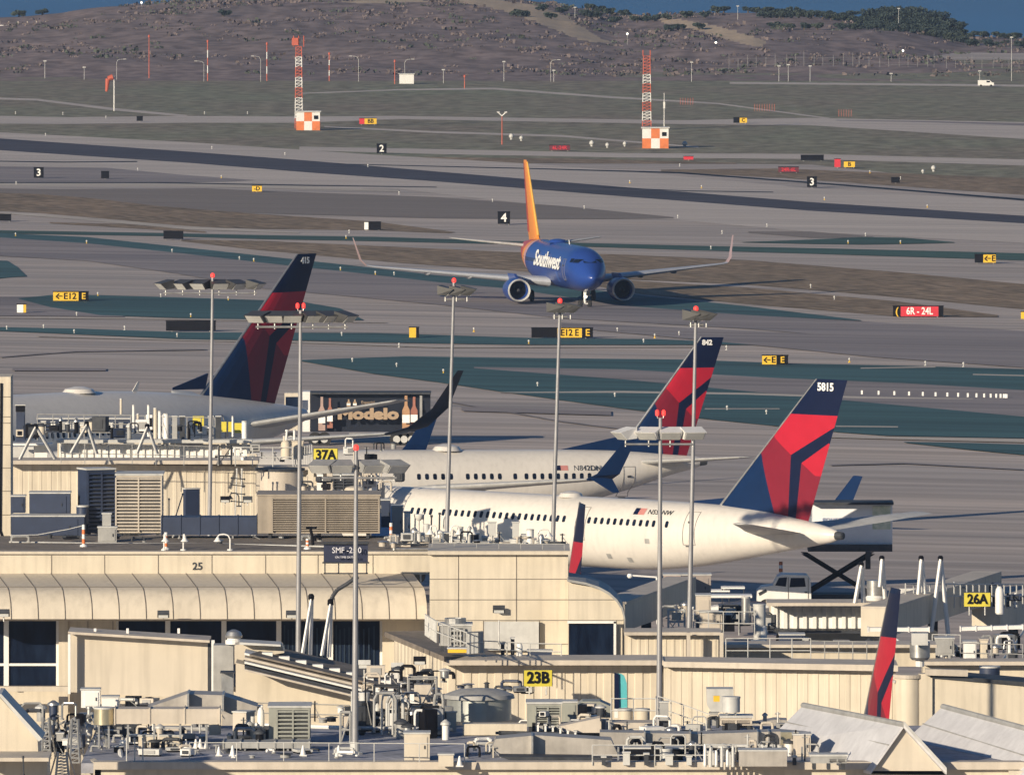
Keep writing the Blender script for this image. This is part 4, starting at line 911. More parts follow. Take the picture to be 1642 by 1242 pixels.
# corrugated walls / walkways
def corr(p0, p1, top0, top1, bot0, bot1, n, dep=.07, duty=.55):
    b = MB(); d = (p1-p0); d.z = 0; ln = d.length; d.normalize(); nr = Vector((d.y, -d.x, 0))
    if nr.y > 0: nr = -nr
    pr = []
    for i in range(n):
        for u, o_ in ((0, 0), ((1-duty)/2, 0), ((1-duty)/2+.07, 1), ((1+duty)/2-.07, 1), ((1+duty)/2, 0)): pr.append(((i+u)/n, o_))
    pr.append((1, 0)); vs = []
    for u, o_ in pr:
        q = p0+(p1-p0)*u+nr*dep*o_; vs.append((q.x, q.y, top0+(top1-top0)*u)); vs.append((q.x, q.y, bot0+(bot1-bot0)*u))
    b.add(vs, [(2*i, 2*i+1, 2*i+3, 2*i+2) for i in range(len(pr)-1)]); return b
def zof(py, s): return H-(py-HY)/s
def corrpx(name, m, t, x0, x1, yt0, yt1, yb0, yb1, s0, s1, n, dep=.07, duty=.55):
    return corr(W(x0, 0, s0), W(x1, 0, s1), zof(yt0, s0), zof(yt1, s1), zof(yb0, s0), zof(yb1, s1), n, dep, duty).build(name, m, t)
t = thing('jet_bridge', 'long ribbed cream walkway carrying the yellow 23B sign', 'jet bridge', W(1000, 1180, 36)); t.location.z = 0
corrpx('ribbed_wall', cream, t, 712, 1062, 1066, 1066, 1190, 1190, 36, 36, 14, .05, .6)
corrpx('ribbed_wall', cream, t, 1064, 1436, 1069, 1076, 1190, 1195, 36.05, 36.2, 22, .025, .5)
corrpx('return_wall', cream, t, 632, 712, 1022, 1060, 1110, 1150, 34.8, 36, 14, .05, .5)
bx('core', cream, t, 720, 1064, 1060, 1200, 35.95, 3.2, .02); bx('core', cream, t, 1062, 1068, 1432, 1200, 35.95, 3.2, .02)
bx('roof_edge', tanp, t, 710, 1058, 1064, 1066, 36.08, 3.5); MB().hull([W(1064, 1060, 36.1), W(1440, 1066, 36.25), W(1440, 1076, 36.25), W(1064, 1069, 36.1)], [p+Vector((0, 3.4, 0)) for p in (W(1064, 1060, 36.1), W(1440, 1066, 36.25), W(1440, 1076, 36.25), W(1064, 1069, 36.1))]).build('roof_edge', tanp, t)
MB().hull([W(616, 1012, 34.6), W(712, 1052, 36.1), W(712, 1060, 36.1), W(616, 1020, 34.6)], [W(700, 1010, 34.6), W(800, 1050, 35.6), W(800, 1056, 35.6), W(700, 1018, 34.6)]).build('sloped_roof', roofm, t)
bx('legs', dgrey, t, 900, 1200, 960, 1330, 35.9, .6, .5)
def signboard(x0, y0, x1, y1, s, tx, label, rz=0.0, sx=.9, post=None):
    t = thing('gate_sign', label, 'sign', W((x0+x1)/2, y1, s)); L = t.location
    w_, h = (x1-x0)/s, (y1-y0)/s
    MB().box(L+Vector((0, .1, h/2)), (w_, .14, h), rz).build('board', gyellow, t)
    b = MB()
    for e in (-1, 1): b.tube(L+Vector((e*w_/2*math.cos(rz), .1+e*w_/2*math.sin(rz), 0)), L+Vector((e*w_/2*math.cos(rz), .1+e*w_/2*math.sin(rz), h)), .035, n=5)
    b.tube(L+Vector((-w_/2*math.cos(rz), .1-w_/2*math.sin(rz), h)), L+Vector((w_/2*math.cos(rz), .1+w_/2*math.sin(rz), h)), .035, n=5); b.build('frame', dgrey, t)
    for e in (-.3, .3): MB().tube(L+Vector((e*w_, .12, 0)), L+Vector((e*w_, .12, -(post or 14)/s)), .04, n=6).build('post', galv, t)
    text('lettering', tx, black, h*.98, t, Matrix.Translation(L+Vector((0, 0, h*.52))) @ Matrix.Rotation(rz, 4, 'Z') @ Matrix.Translation((0, -.01, 0)) @ FACE, ext=.01, world=True, sx=sx, bold=.03*h)
signboard(503, 719, 541, 741, 28.2, '37A', 'yellow gate sign reading 37A above the lamp cluster')
signboard(840, 1074, 885, 1100, 36.9, '23B', 'yellow gate sign reading 23B in front of the ribbed walkway', R(6))
signboard(1546, 950, 1588, 972, 32.3, '26A', 'yellow gate sign reading 26A behind white railings at the right')
t = thing('gate_sign', 'blank yellow sign seen through railings left of the first light pole', 'sign', W(317, 684, 27.2)); bx('board', gyellow, t, 309, 667, 327, 684, 27.2, .1); bx('post', dgrey, t, 311, 684, 313, 700, 27.2, .08)
t = thing('gate_sign', 'pair of yellow panels seen edge on right of the first light pole', 'sign', W(373, 692, 27.2)); bx('board', gyellow, t, 355, 676, 372, 692, 27.2, .1); bx('board', gyellow, t, 376, 678, 391, 694, 27.1, .1); bx('post', dgrey, t, 363, 676, 366, 700, 27.3, .06)
# bridge 25: smooth box
t = thing('jet_bridge', 'smooth tan box walkway in front of the left dark windows', 'jet bridge', W(220, 1118, 35.4)); t.location.z = 0
MB().prism([(112, 1015), (333, 1029), (333, 1119), (112, 1109)], 35.5, 2.8).build('wall', cream2, t)
MB().prism([(109, 1012), (336, 1026), (336, 1030), (109, 1016)], 35.55, 3.0).build('roof_edge', tanp, t)
bx('end_gap_and_post', dgrey, t, 333.5, 1028, 338, 1122, 35.5, 2.0); bx('end_gap_and_post', white, t, 339, 1026, 344, 1124, 35.6, .3); bx('end_frame', white, t, 109, 1015, 113, 1112, 35.55, .3)  # dark grey strip stands for the shaded gap beside the white post
for x in (152, 204, 286): bx('roof_lamp', white, t, x-2, 1008, x+2, 1016, 35.5, .15, .4)
bx('support', dgrey, t, 200, 1118, 226, 1300, 35.3, .7, .6)
# slanted bridge in the middle
t = thing('jet_bridge', 'sloping walkway with white roof rails running down from the round vent', 'jet bridge', W(520, 1165, 36.6)); t.location.z = 0
MB().prism([(378, 1062), (560, 1104), (716, 1142), (716, 1172), (378, 1150)], 36.7, 2.4).build('wall', cream, t)
for k, (dy, m_, th_) in enumerate(((0, white, 3.2), (7, tanp, 4), (14, white, 3.2), (21, dgrey, 2.2), (26, tanp, 3))):
    MB().prism([(392, 1046+dy), (712, 1122+dy), (712, 1122+dy+th_), (392, 1046+dy+th_)], 36.7+.04*k, 2.6-.2*k, .0).build('roof_rail', m_, t)
MB().hull([W(440, 1036, 36.2), W(700, 1096, 36.2), W(712, 1122, 36.72), W(400, 1048, 36.72)], [W(440, 1039, 36.2), W(700, 1099, 36.2), W(712, 1125, 36.72), W(400, 1051, 36.72)]).build('roof', roofm, t)
for k in range(11):
    x = 420+k*27; y = 1046+(x-400)*.237; MB().px(x, y-5, x+17, y+1, 36.6, .5).build('roof_block', white, t)
for x, h in ((600, 1098), (622, 1104), (655, 1112)): MB().px(x, h, x+9, 1170, 36.75, .4).build('roof_strut', white, t)
t = thing('roof_hood', 'flat cream hood ending the sloping walkway beside the round vent', 'hood', W(415, 1060, 36.4)); MB().prism([(376, 1034), (398, 1030), (452, 1034), (456, 1046), (394, 1056), (376, 1064)], 36.5, 1.8).build('casing', cream2, t); MB().prism([(384, 1029), (450, 1033), (450, 1036), (384, 1033)], 36.55, 2.0).build('top', lgrey, t)
t = thing('roof_vent', 'round domed vent on the left end of the sloping walkway', 'vent', W(375, 1032, 36.3)); L = t.location
MB().lathe(L, [(.38, 0), (.38, .18), (.30, .2), (.30, .3)], 18).build('collar', white, t); MB().lathe(L+Vector((0, 0, .28)), [(.36, 0), (.38, .1), (.3, .26), (.1, .36)], 18).build('dome', galv, t, smooth=True)
# right-hand bridges
t = thing('jet_bridge', 'cream walkway at the right edge below the drum vent', 'jet bridge', W(1560, 1180, 36)); t.location.z = 0
MB().prism([(1495, 1086), (1700, 1104), (1700, 1250), (1495, 1210)], 36.3, 3).build('wall', cream, t); MB().prism([(1492, 1080), (1700, 1098), (1700, 1104), (1492, 1086)], 36.31, 3.2).build('roof_edge', dgrey, t)  # dark grey edge stands for the shaded gap line above the wall
bx('upper_wall', cream, t, 1480, 1066, 1700, 1100, 35.0, 2.0); bx('upper_coping', tanp, t, 1478, 1060, 1700, 1066, 35.05, 2.2)
MB().prism([(1484, 1072), (1552, 1074), (1552, 1084), (1484, 1082)], 36.33, .5).build('lintel', tanp, t)
t = thing('jet_bridge_rotunda', 'tall cream cylinder right of the hidden red tail', 'rotunda', W(1457, 1180, 36.28)); t.location.z = DZ-4.5; L = t.location
MB().lathe(L, [(.62, 0), (.62, zof(1086, 36.28)-L.z)], 28).build('cylinder', cream, t, smooth=True); MB().lathe(L+Vector((0, 0, zof(1086, 36.28)-L.z)), [(.7, 0), (.7, .16)], 28).build('cap', tanp, t)
bx('column', cream, t, 1474, 1080, 1495, 1260, 36.31, .8); bx('ledge', lgrey, t, 1408, 1090, 1436, 1094, 36.3, .5)
# mid right: corrugated low walls
t = thing('jet_bridge', 'short ribbed cream walkway right of the sloped concourse end', 'jet bridge', W(1100, 1064, 35.3)); t.location.z = 0
for x0, x1 in ((1004, 1058), (1060, 1100), (1107, 1152)): corrpx('ribbed_wall', cream, t, x0, x1, 1018, 1019, 1068, 1068, 35.2, 35.2, max(3, (x1-x0)//11), .03, .4)
bx('core', cream, t, 1002, 1017, 1155, 1200, 35.1, 2.6, .02); bx('roof_edge', tanp, t, 1001, 1013, 1157, 1018, 35.24, 2.8)
for x in (1101, 1154): bx('pilaster', tanp, t, x, 1014, x+6, 1068, 35.28, .3)
bx('wall', cream, t, 1159, 1037, 1500, 1068, 34.9, 2.4); bx('coping', tanp, t, 1159, 1033, 1502, 1038, 34.95, 2.6)
t = thing('jet_bridge', 'fluted drum sided walkway below the scissor lift truck', 'jet bridge', W(1310, 1010, 31.6)); t.location.z = 0
corrpx('ribbed_wall', white, t, 1236, 1392, 971, 973, 1009, 1013, 31.6, 31.6, 10, .16, .5); bx('core', cream, t, 1234, 969, 1392, 1012, 31.5, 2.6, .02)
bx('roof', tanp, t, 1230, 966, 1424, 971, 31.7, 3.0); bx('sill', dgrey, t, 1232, 1011, 1424, 1015, 31.7, 2.6); bx('underside', cream, t, 1276, 1015, 1420, 1030, 31.4, 2.0); bx('support', dgrey, t, 1290, 1028, 1300, 1140, 31.2, .4)
bx('end_wall', cream2, t, 1393, 971, 1424, 1012, 31.55, 2.6)
t = thing('roof_vent', 'grey drum vent standing on the fluted walkway', 'vent', W(1403, 967, 31.6)); L = t.location
MB().lathe(L, [(.36, 0), (.5, .3), (.3, .5)], 18).build('base', white, t, smooth=True); MB().lathe(L+Vector((0, 0, .42)), [(.42, 0), (.42, .75)], 20).build('drum', galv, t, smooth=True)
t = thing('drum_vent', 'large steel drum on a stalk above the right rotunda', 'vent', W(1475, 1068, 35.6)); L = t.location
MB().lathe(L, [(.2, 0), (.2, .35)], 12).build('stalk', white, t); MB().lathe(L+Vector((0, 0, .3)), [(.36, 0), (.46, .12), (.46, .8), (.36, .86)], 24).build('drum', galv, t, smooth=True); MB().px(1462, 1015, 1488, 1034, 35.7, .7).build('hood', lgrey, t)
# shaded walkways turned away from the sun
def turned(label, x0, y0, x1, y1, s0, s1, m=cream, dep=1.5):
    t = thing('jet_bridge', label, 'jet bridge', W(x0, y1, s0)); t.location.z = 0
    a, b = W(x0, y1, s0), W(x1, y1, s1); zt, zb = zof(y0, s0), zof(y1, s0); off = Vector((-(b-a).y, (b-a).x, 0)).normalized()*dep
    MB().hull([(a.x, a.y, zb), (b.x, b.y, zb), (b.x+off.x, b.y+off.y, zb), (a.x+off.x, a.y+off.y, zb)], [(a.x, a.y, zt), (b.x, b.y, zt), (b.x+off.x, b.y+off.y, zt), (a.x+off.x, a.y+off.y, zt)]).build('wall', m, t)
    MB().hull([(a.x-off.x*.05, a.y-off.y*.05, zt), (b.x, b.y, zt), (b.x+off.x, b.y+off.y, zt), (a.x+off.x, a.y+off.y, zt)], [(a.x-off.x*.05, a.y-off.y*.05, zt+.12), (b.x, b.y, zt+.12), (b.x+off.x, b.y+off.y, zt+.12), (a.x+off.x, a.y+off.y, zt+.12)]).build('roof', tanp, t)
    MB().box(((a.x+b.x)/2+off.x*.5, (a.y+b.y)/2+off.y*.5, zb/2), (.5, .5, zb)).build('support', dgrey, t)
    return t
turned('shaded blue looking walkway side right of the sloped concourse end', 1002, 968, 1116, 1012, 32.6, 31.6)
turned('shaded walkway side under the white railings and the 26A sign', 1428, 976, 1606, 1020, 32.4, 31.0)
turned('short shaded walkway end at the right edge beyond the 26A sign', 1604, 972, 1690, 1010, 31.2, 30.6)
# 37A bridge
t = thing('jet_bridge', 'long cream walkway wall behind the left rooftop units with railed catwalk on top', 'jet bridge', W(220, 832, 27.7)); t.location.z = 0
corrpx('ribbed_wall', cream, t, 10, 412, 742, 748, 832, 836, 27.7, 27.7, 26, .025, .45)
bx('core', cream, t, 10, 742, 412, 836, 27.65, 3.0, .03); bx('roof_edge', tanp, t, 8, 738, 414, 744, 27.75, 3.2)
corrpx('upper_ribs', white, t, 95, 400, 710, 716, 738, 740, 27.3, 27.3, 26, .12, .5); bx('upper_core', cream, t, 92, 709, 402, 740, 27.25, 1.2, .02)
bx('upper_coping', lgrey, t, 90, 705, 404, 710, 27.35, 1.6)
bx('cabin', white, t, 55, 712, 76, 742, 27.5, 1.0); bx('cabin', lgrey, t, 18, 716, 54, 742, 27.45, 1.0); bx('cabin_roof', white, t, 14, 711, 84, 714, 27.55, 1.3)
bx('wall', cream, t, 410, 752, 608, 836, 27.35, 2.2); bx('coping', tanp, t, 408, 748, 560, 753, 27.4, 2.4)
bx('underframe', dgrey, t, 60, 834, 74, 1010, 27.6, .6, .6)
t = thing('jet_bridge_rotunda', 'tan rounded walkway end left of the second light pole', 'rotunda', W(448, 796, 27.9)); L = t.location
b = MB(); b.lathe(L+Vector((0, 1.3, -1)), [(1.35, 0), (1.35, 2.45)], 28); b.build('drum', tanp, t, smooth=True); MB().lathe(L+Vector((0, 1.3, 1.45)), [(1.45, 0), (1.45, .12)], 28).build('cap', dgrey, t); bx('frame', cream2, t, 411, 758, 416, 800, 28, .5)
# ================================================================ LIGHT POLES
def head(t, c, rz, w_=.95, up=.35, hm=None):     # visored floodlight: dark wedge with a glass face
    b = MB(); hw = w_/2; m4 = Matrix.Translation(c) @ Matrix.Rotation(rz, 4, 'Z')
    A = [(-hw, -.42, -.02), (-hw, .42, .18), (-hw, .42, -.30), (-hw*.9, -.05, -.34)]; B = [(-x, y, z) for x, y, z in A]
    b.hull([m4 @ Vector(p) for p in A], [m4 @ Vector(p) for p in B]); o = b.build('floodlight', hm or mat('lamp_housing', (.055, .055, .055), .5, var=.15), t)
    q = MB(); q.hull([m4 @ Vector(p) for p in ((-hw*.85, -.40, -.05), (-hw*.85, -.07, -.355), (-hw*.85, -.05, -.335), (-hw*.85, -.38, -.03))], [m4 @ Vector(p) for p in ((hw*.85, -.40, -.05), (hw*.85, -.07, -.355), (hw*.85, -.05, -.335), (hw*.85, -.38, -.03))]); q.build('lens', mat('lamp_glass', (.55, .55, .52), .15), o)
    v = MB(); v.tube(m4 @ Vector((0, .1, -.3)), m4 @ Vector((0, .1, -up-.3)), .035, n=6); v.build('bracket', galv, o)
def pole(x0, y0, x1, y1, s, label, heads, army, arm=None, zb=0.0, rz=None, two=False, hm=None):
    top = W(x0, y0, s); base = W(x1, y1, s); dirn = (base-top); k = (top.z-zb)/(top.z-base.z); foot = top+dirn*k
    t = thing('floodlight_pole', label, 'light pole', foot, group='tall apron floodlight poles')
    yt = y0+8; T = W(x0, yt, s)
    MB().tube(foot, T, .145, .075, n=12).build('pole', mat('pole_steel', (.33, .33, .34), .45, metal=.3, var=.1, streak=.1), t, smooth=True)
    MB().lathe(foot, [(.35, 0), (.35, .08), (.2, .12), (.2, .5)], 12).build('base_plate', lgrey, t)
    if two:
        b = MB(); b.path([T+Vector((-.14, 0, .12)), T+Vector((-.12, 0, 0)), T+Vector((.12, 0, 0)), T+Vector((.14, 0, .12))], .025, 6); b.build('beacon_bracket', galv, t)
        for e in (-.14, .14): MB().lathe(T+Vector((e, 0, .1)), [(.06, 0), (.08, .05), (.08, .2), (.03, .26)], 10).build('beacon', beacon, t)
    else: MB().lathe(T, [(.07, 0), (.11, .05), (.11, .18), (.05, .24)], 12).build('beacon', beacon, t)
    ax0, ax1 = arm; xp = x0+(x1-x0)*(army-y0)/(y1-y0)
    b = MB(); b.tube(W(ax0, army, s), W(ax1, army, s), .05, n=8); b.build('crossarm', galv, t)
    for hx, r_ in heads:
        c = W(hx, army, s); c.z += .55; head(t, c+Vector((0, -.05, 0)), R(r_), .95 if abs(r_) < 50 else .8, hm=hm)
pole(341, 437, 336, 832, 30, 'leftmost tall floodlight pole with a wide row of six dark lamp heads', [(263, -60), (291, -40), (319, -25), (352, 15), (381, 40), (411, 60)], 470, (262, 412))
pole(482, 490, 478, 1050, 34.9, 'pole passing in front of the left jet tail with a wide row of lamp heads', [(412, -30), (440, -8), (468, 8), (503, 20), (529, 35), (556, 50)], 524, (410, 558), two=True)
pole(728, 445, 716, 872, 31.2, 'slim pole left of the blue jet with a small folded lamp cluster', [(717, 75), (735, 80), (752, 88)], 480, (712, 745))
pole(898, 478, 886, 888, 32.8, 'slim pole right under the blue jet nose gear', [(892, 80), (905, 86), (918, 92)], 508, (886, 910))
pole(1116, 491, 1104, 1064, 34.8, 'slim pole crossing the middle jet tail', [(1111, 78), (1124, 84), (1136, 90)], 521, (1105, 1128))
pole(1059, 662, 1057, 1138, 37.6, 'pole carrying four bright lit lamp heads before the middle jet tail', [(1000, -55), (1039, -20), (1075, 5), (1112, 15)], 712, (1002, 1112), zb=DZ-3.5, two=True, hm=white)
pole(571, 714, 569, 1222, 39.7, 'nearest pole standing on the front deck with four grey lamp heads', [(516, -20), (547, 10), (597, 20), (634, 30)], 766, (516, 636), zb=DZ, hm=grey)
# ================================================================ ROOFTOP AND APRON CLUTTER
def base(x0, x1, y1, z=None, s=None):
    if s is None: s = gs(y1, z)
    if s > 37.4 and y1 > 1150: s = max(s, gs(y1, DZ)+.02)
    return s, W((x0+x1)/2, y1, s)
def louvred(label, x0, y0, x1, y1, z=None, s=None, d=2.0, n=8, m=brown, l0=.15, l1=1.0, name='air_handler', cat='air handler', skid=.25, rz=0.0, fan=False):
    s, L = base(x0, x1, y1, z, s); w_, h = (x1-x0)/s, (y1-y0)/s; t = thing(name, label, cat, L, rz)
    def B(*a): b = MB(); return b
    MB().box((0, d/2, h/2+skid/2), (w_, d, h-skid)).build('casing', m, t, world=False)
    MB().box((0, d/2, h+.04), (w_+.1, d+.1, .08)).build('lid', lgrey if m is not brown else brown, t, world=False)
    for e in (-.4, 0, .4): MB().box((e*w_, d/2, skid/2), (.14, d*.9, skid)).build('skid', dgrey, t, world=False)
    a, b_ = -w_/2+w_*l0, -w_/2+w_*l1-.04; lo_, hi = skid+.08, h-.1
    MB().box(((a+b_)/2, .03, (lo_+hi)/2), (b_-a, .05, hi-lo_)).box(((a+b_)/2, 0, (lo_+hi)/2), (b_-a, .07, hi-lo_)) .build('louvre_recess', dgrey, t, world=False)
    q = MB(); st = (hi-lo_)/n
    for i in range(n): q.box(((a+b_)/2, -.09, lo_+st*(i+.5)), (b_-a, .13, st*.42), rx=R(-28))
    for xx in (a, b_, (a+b_)/2): q.box((xx, -.13, (lo_+hi)/2), (.07, .08, hi-lo_))
    q.build('louvre', m, t, world=False)
    if fan: MB().lathe((0, d/2, h+.08), [(d*.3, 0), (d*.3, .22), (d*.26, .22), (d*.26, .1)], 20).build('fan_ring', galv, t, world=False)
    return t
def cabinet(label, x0, y0, x1, y1, z=None, s=None, d=1.0, m=lgrey, name='equipment_box', cat='box', rz=0.0, door=True, rx=0.0):
    s, L = base(x0, x1, y1, z, s); w_, h = (x1-x0)/s, (y1-y0)/s; t = thing(name, label, cat, L, rz); t.rotation_euler = (rx, 0, rz)
    MB().box((0, d/2, h/2), (w_, d, h)).build('casing', m, t, world=False); MB().box((0, d/2, h+.03), (w_+.07, d+.07, .06)).build('lid', tanp if m is cream else lgrey, t, world=False)
    if door: MB().box((w_*.05, -.015, h*.5), (w_*.72, .04, h*.78)).build('door', m, t, world=False); MB().box((w_*.3, -.05, h*.5), (.04, .05, .14)).build('handle', dgrey, t, world=False)
    return t
def ductrun(label, x0, y0, x1, y1, z=None, s=None, yb=None, d=1.2, m=duct, n=4, x1y=0.0, name='duct', legs=2, round_=False):
    s, L = base(x0, x1, yb or y1, z, s); w_, h = (x1-x0)/s, (y1-y0)/s; lift = ((yb or y1)-y1)/s; dz = -x1y/s
    t = thing(name, label, 'duct', L)
    A = Vector((-w_/2, 0, lift)); B_ = Vector((w_/2, 0, lift+dz))
    if round_:
        MB().tube(A+Vector((0, h/2, h/2)), B_+Vector((0, h/2, h/2)), h/2, n=22).build('duct', m, t, world=False, smooth=True)
    else:
        MB().hull([A, A+Vector((0, d, 0)), A+Vector((0, d, h)), A+Vector((0, 0, h))], [B_, B_+Vector((0, d, 0)), B_+Vector((0, d, h)), B_+Vector((0, 0, h))]).build('duct', m, t, world=False)
    for i in range(n+1):
        P = A.lerp(B_, i/n)
        if round_: MB().tube(P+Vector((-.03, h/2, h/2)), P+Vector((.03, h/2, h/2)), h/2+.03, n=22).build('flange', galv, t, world=False)
        else: MB().box(P+Vector((0, d/2, h/2)), (.06, d+.08, h+.08)).build('flange', m, t, world=False)
    if lift > .05:
        for i in range(legs):
            P = A.lerp(B_, (i+.5)/legs); MB().box((P.x, .15, P.z/2), (.08, .08, P.z)).build('leg', galv, t, world=False)
    return t
def cyl(label, x0, y0, x1, y1, z=None, s=None, m=galv, name='tank', cat='tank', dome=False, yb=None, ribs=0):
    s, L = base(x0, x1, yb or y1, z, s); r, h = (x1-x0)/s/2, (y1-y0)/s; lift = ((yb or y1)-y1)/s; t = thing(name, label, cat, L)
    pr = [(r, 0), (r, h)] if not dome else [(r, 0), (r, h*.75), (r*.85, h*.9), (r*.4, h)]
    MB().lathe((0, r, lift), pr, 28).build('drum', m, t, world=False, smooth=True); MB().lathe((0, r, lift+h-.02 if not dome else lift-.02), [(r*1.05, 0), (r*1.05, .07)], 28).build('rim', lgrey, t, world=False)
    if lift > .05:
        for a in (45, 135, 225, 315): MB().box((r*.7*math.cos(R(a)), r+r*.7*math.sin(R(a)), lift/2), (.07, .07, lift)).build('leg', galv, t, world=False)
    return t
def cone(x, y, z=None, s=None, h=10, m=white, label=None):
    s, L = base(x, x, y, z, s); q = h/s; t = thing('traffic_cone', label or 'small white cone on the near deck', 'cone', L, group='white cones on the near deck' if not label else None)
    MB().box((0, 0, .02), (q*.75, q*.75, .05)).build('base', m, t, world=False); MB().lathe((0, 0, .04), [(q*.3, 0), (q*.08, q*.95)], 14).build('cone', m, t, world=False, smooth=True)
def bollard(x, y0, y1, z, label, two=True):
    s, L = base(x, x, y1, z); h = (y1-y0)/s; t = thing('safety_bollard', label, 'bollard', L)
    MB().lathe((0, 0, 0), [(.18, 0), (.16, .08), (.07, .12), (.07, .2)], 12).build('base', rubber if not two else white, t, world=False)
    for i in range(4): MB().lathe((0, 0, .15+(h-.15)*i/4), [(.08, 0), (.075, (h-.15)/4)], 12).build('band', orange if i % 2 == 0 else white, t, world=False)
def railing(label, pts, h=1.05, r=.025, step=1.6, m=galv, rails=2):    # pts: world points of the foot line
    t = thing('railing', label, 'railing', pts[0]); up = Vector((0, 0, h)); b = MB(); o_ = []
    for a, c in zip(pts, pts[1:]):
        n = max(1, round((c-a).length/step))
        for i in range(n+1):
            if i == 0 and a is not pts[0]: continue
            p = a.lerp(c, i/n); MB().tube(p, p+up, r, n=5).build('post', m, t)
    for k in range(rails):
        b = MB(); b.path([p+up*((k+1)/rails) for p in pts], r, 5); b.build('rail', m, t)
    return t
def pipe(label, pts, r, m=galv, name='pipe', cat='pipe'):
    t = thing(name, label, cat, pts[0]); MB().path(pts, r, 8).build('run', m, t, smooth=True)
    for p in (pts[0], pts[-1]): MB().lathe(p-Vector((0, 0, .05)), [(r*1.6, 0), (r*1.6, .1)], 12).build('flange', m, t)
    return t
def gooseneck(label, x, y0, y1, dx, z=None, s=None, m=white):
    s, L = base(x, x, y1, z, s); h = (y1-y0)/s; d = dx/s; t = thing('gooseneck_lamp', label, 'lamp', L)
    MB().path([Vector((0, 0, 0)), Vector((0, 0, h*.7)), Vector((d*.15, 0, h*.92)), Vector((d*.45, 0, h)), Vector((d*.85, 0, h*.97)), Vector((d, 0, h*.85))], .035, 8).build('arm', m, t, world=False)
    MB().lathe((d, 0, h*.55), [(.2, 0), (.12, h*.12), (.05, h*.28)], 14).build('shade', m, t, world=False, smooth=True); MB().lathe((0, 0, 0), [(.14, 0), (.14, .06)], 12).build('base', m, t, world=False)
def aframe(label, xt, yt, xa, ya, xb, yb, s, m=white, r=.055, cap=True):
    t = thing('a_frame', label, 'strut', W((xa+xb)/2, max(ya, yb), s)); T = W(xt, yt, s)
    for x, y, o_ in ((xa, ya, -.25), (xb, yb, .25)):
        MB().tube(W(x, y, s)+Vector((0, o_, 0)), T+Vector((0, o_*.3, 0)), r, n=6).build('leg', m, t)
        MB().tube(W(x, y, s)+Vector((.1, o_+.2, 0)), T+Vector((.08, o_*.3+.1, 0)), r*.6, n=6).build('stay', m, t)
    if cap: MB().lathe(T-Vector((0, 0, .12)), [(.08, 0), (.13, .06), (.14, .22), (.08, .3)], 12).build('cap', black, t, smooth=True)
def flood(label, x, y, s, m=dgrey, rz=0, up=10):
    t = thing('wall_floodlight', label, 'floodlight', W(x, y+up, s)); L = t.location
    MB().tube((0, 0, 0), (0, 0, up/s*.7), .03, n=6).build('bracket', galv, t, world=False)
    MB().box((0, 0, up/s), (.55, .4, .22), rz, R(-25)).build('housing', m, t, world=False); MB().box((0, -.19, up/s-.1), (.45, .03, .16), rz, R(-25)).build('lens', mat('lamp_glass', (.5, .5, .5), .2), t, world=False)
def crate_rack(label, x0, y0, x1, y1, z=None, s=None, d=1.2, m=grey):
    s, L = base(x0, x1, y1, z, s); w_, h = (x1-x0)/s, (y1-y0)/s; t = thing('steel_frame', label, 'frame', L); b = MB()
    for x in (-w_/2, w_/2):
        for y in (0, d): b.tube((x, y, 0), (x, y, h), .05, n=5)
    b.build('uprights', m, t, world=False); b = MB()
    for z_ in (.45, 1.0):
        for y in (0, d): b.tube((-w_/2, y, h*z_), (w_/2, y, h*z_), .04, n=5)
        for x in (-w_/2, w_/2): b.tube((x, 0, h*z_), (x, d, h*z_), .04, n=5)
    b.tube((-w_/2, 0, 0), (w_/2, 0, h), .03, n=5); b.build('braces', m, t, world=False)
    MB().box((0, d/2, h*.7), (w_*.6, d*.7, h*.35)).build('unit', tanp, t, world=False)
    return t
# ---- concourse roof, left
louvred('big brown louvred housing on the concourse roof behind the second pole', 413, 795, 609, 863, z=RZ, d=3.4, n=15, l0=.12, m=brown)
louvred('bright cream louvred unit on the concourse roof', 186, 762, 260, 858, z=RZ-.1, d=2.6, n=16, m=tanp, l0=.0, skid=.12)
louvred('slatted screen darkened for shade left of the bright louvred unit', 138, 753, 186, 856, z=RZ-.2, s=33.1, d=1.2, n=15, m=mat('blue_steel_and_shade', (.028, .042, .085), .5, var=.15), l0=.0, rz=R(24), skid=.1, name='louvre_screen', cat='screen')  # navy puts shade into the colour of these left roof units
bl = MATS['blue_steel_and_shade']
cabinet('square cabinet darkened for shade standing high on the left roof', 47, 791, 112, 826, z=None, s=33.1, d=1.4, m=bl)
cabinet('long low plant box darkened for shade below the square cabinet', 18, 828, 135, 862, z=None, s=33.2, d=1.6, m=bl, name='plant_box')
cabinet('small wedge box darkened for shade against the tall slab', 17, 796, 40, 822, s=33.05, d=1.0, m=bl)
cyl('round end tank darkened for shade left of the slatted screen', 122, 812, 142, 840, s=33.15, m=bl)
ductrun('long duct darkened for shade running from the bright louvred unit to the brown housing', 259, 829, 411, 857, z=RZ, yb=863, d=1.6, m=bl, n=5)
cabinet('grey control box in front of the slatted screen', 157, 846, 187, 869, z=RZ, d=.8, m=grey); cabinet('small grey box on top of the control box', 164, 824, 178, 844, s=33.55, d=.5, m=grey, door=False)
bollard(134, 841, 876, RZ, 'tall orange bollard on the left roof edge'); bollard(627, 838, 866, RZ, 'orange bollard right of the brown louvred housing')
for x, y0, y1, l in ((266, 853, 881, 'leaning orange and white delineator near the roof edge'), (493, 863, 880, 'short red and white delineator behind the second pole')): bollard(x, y0, y1, RZ, l)
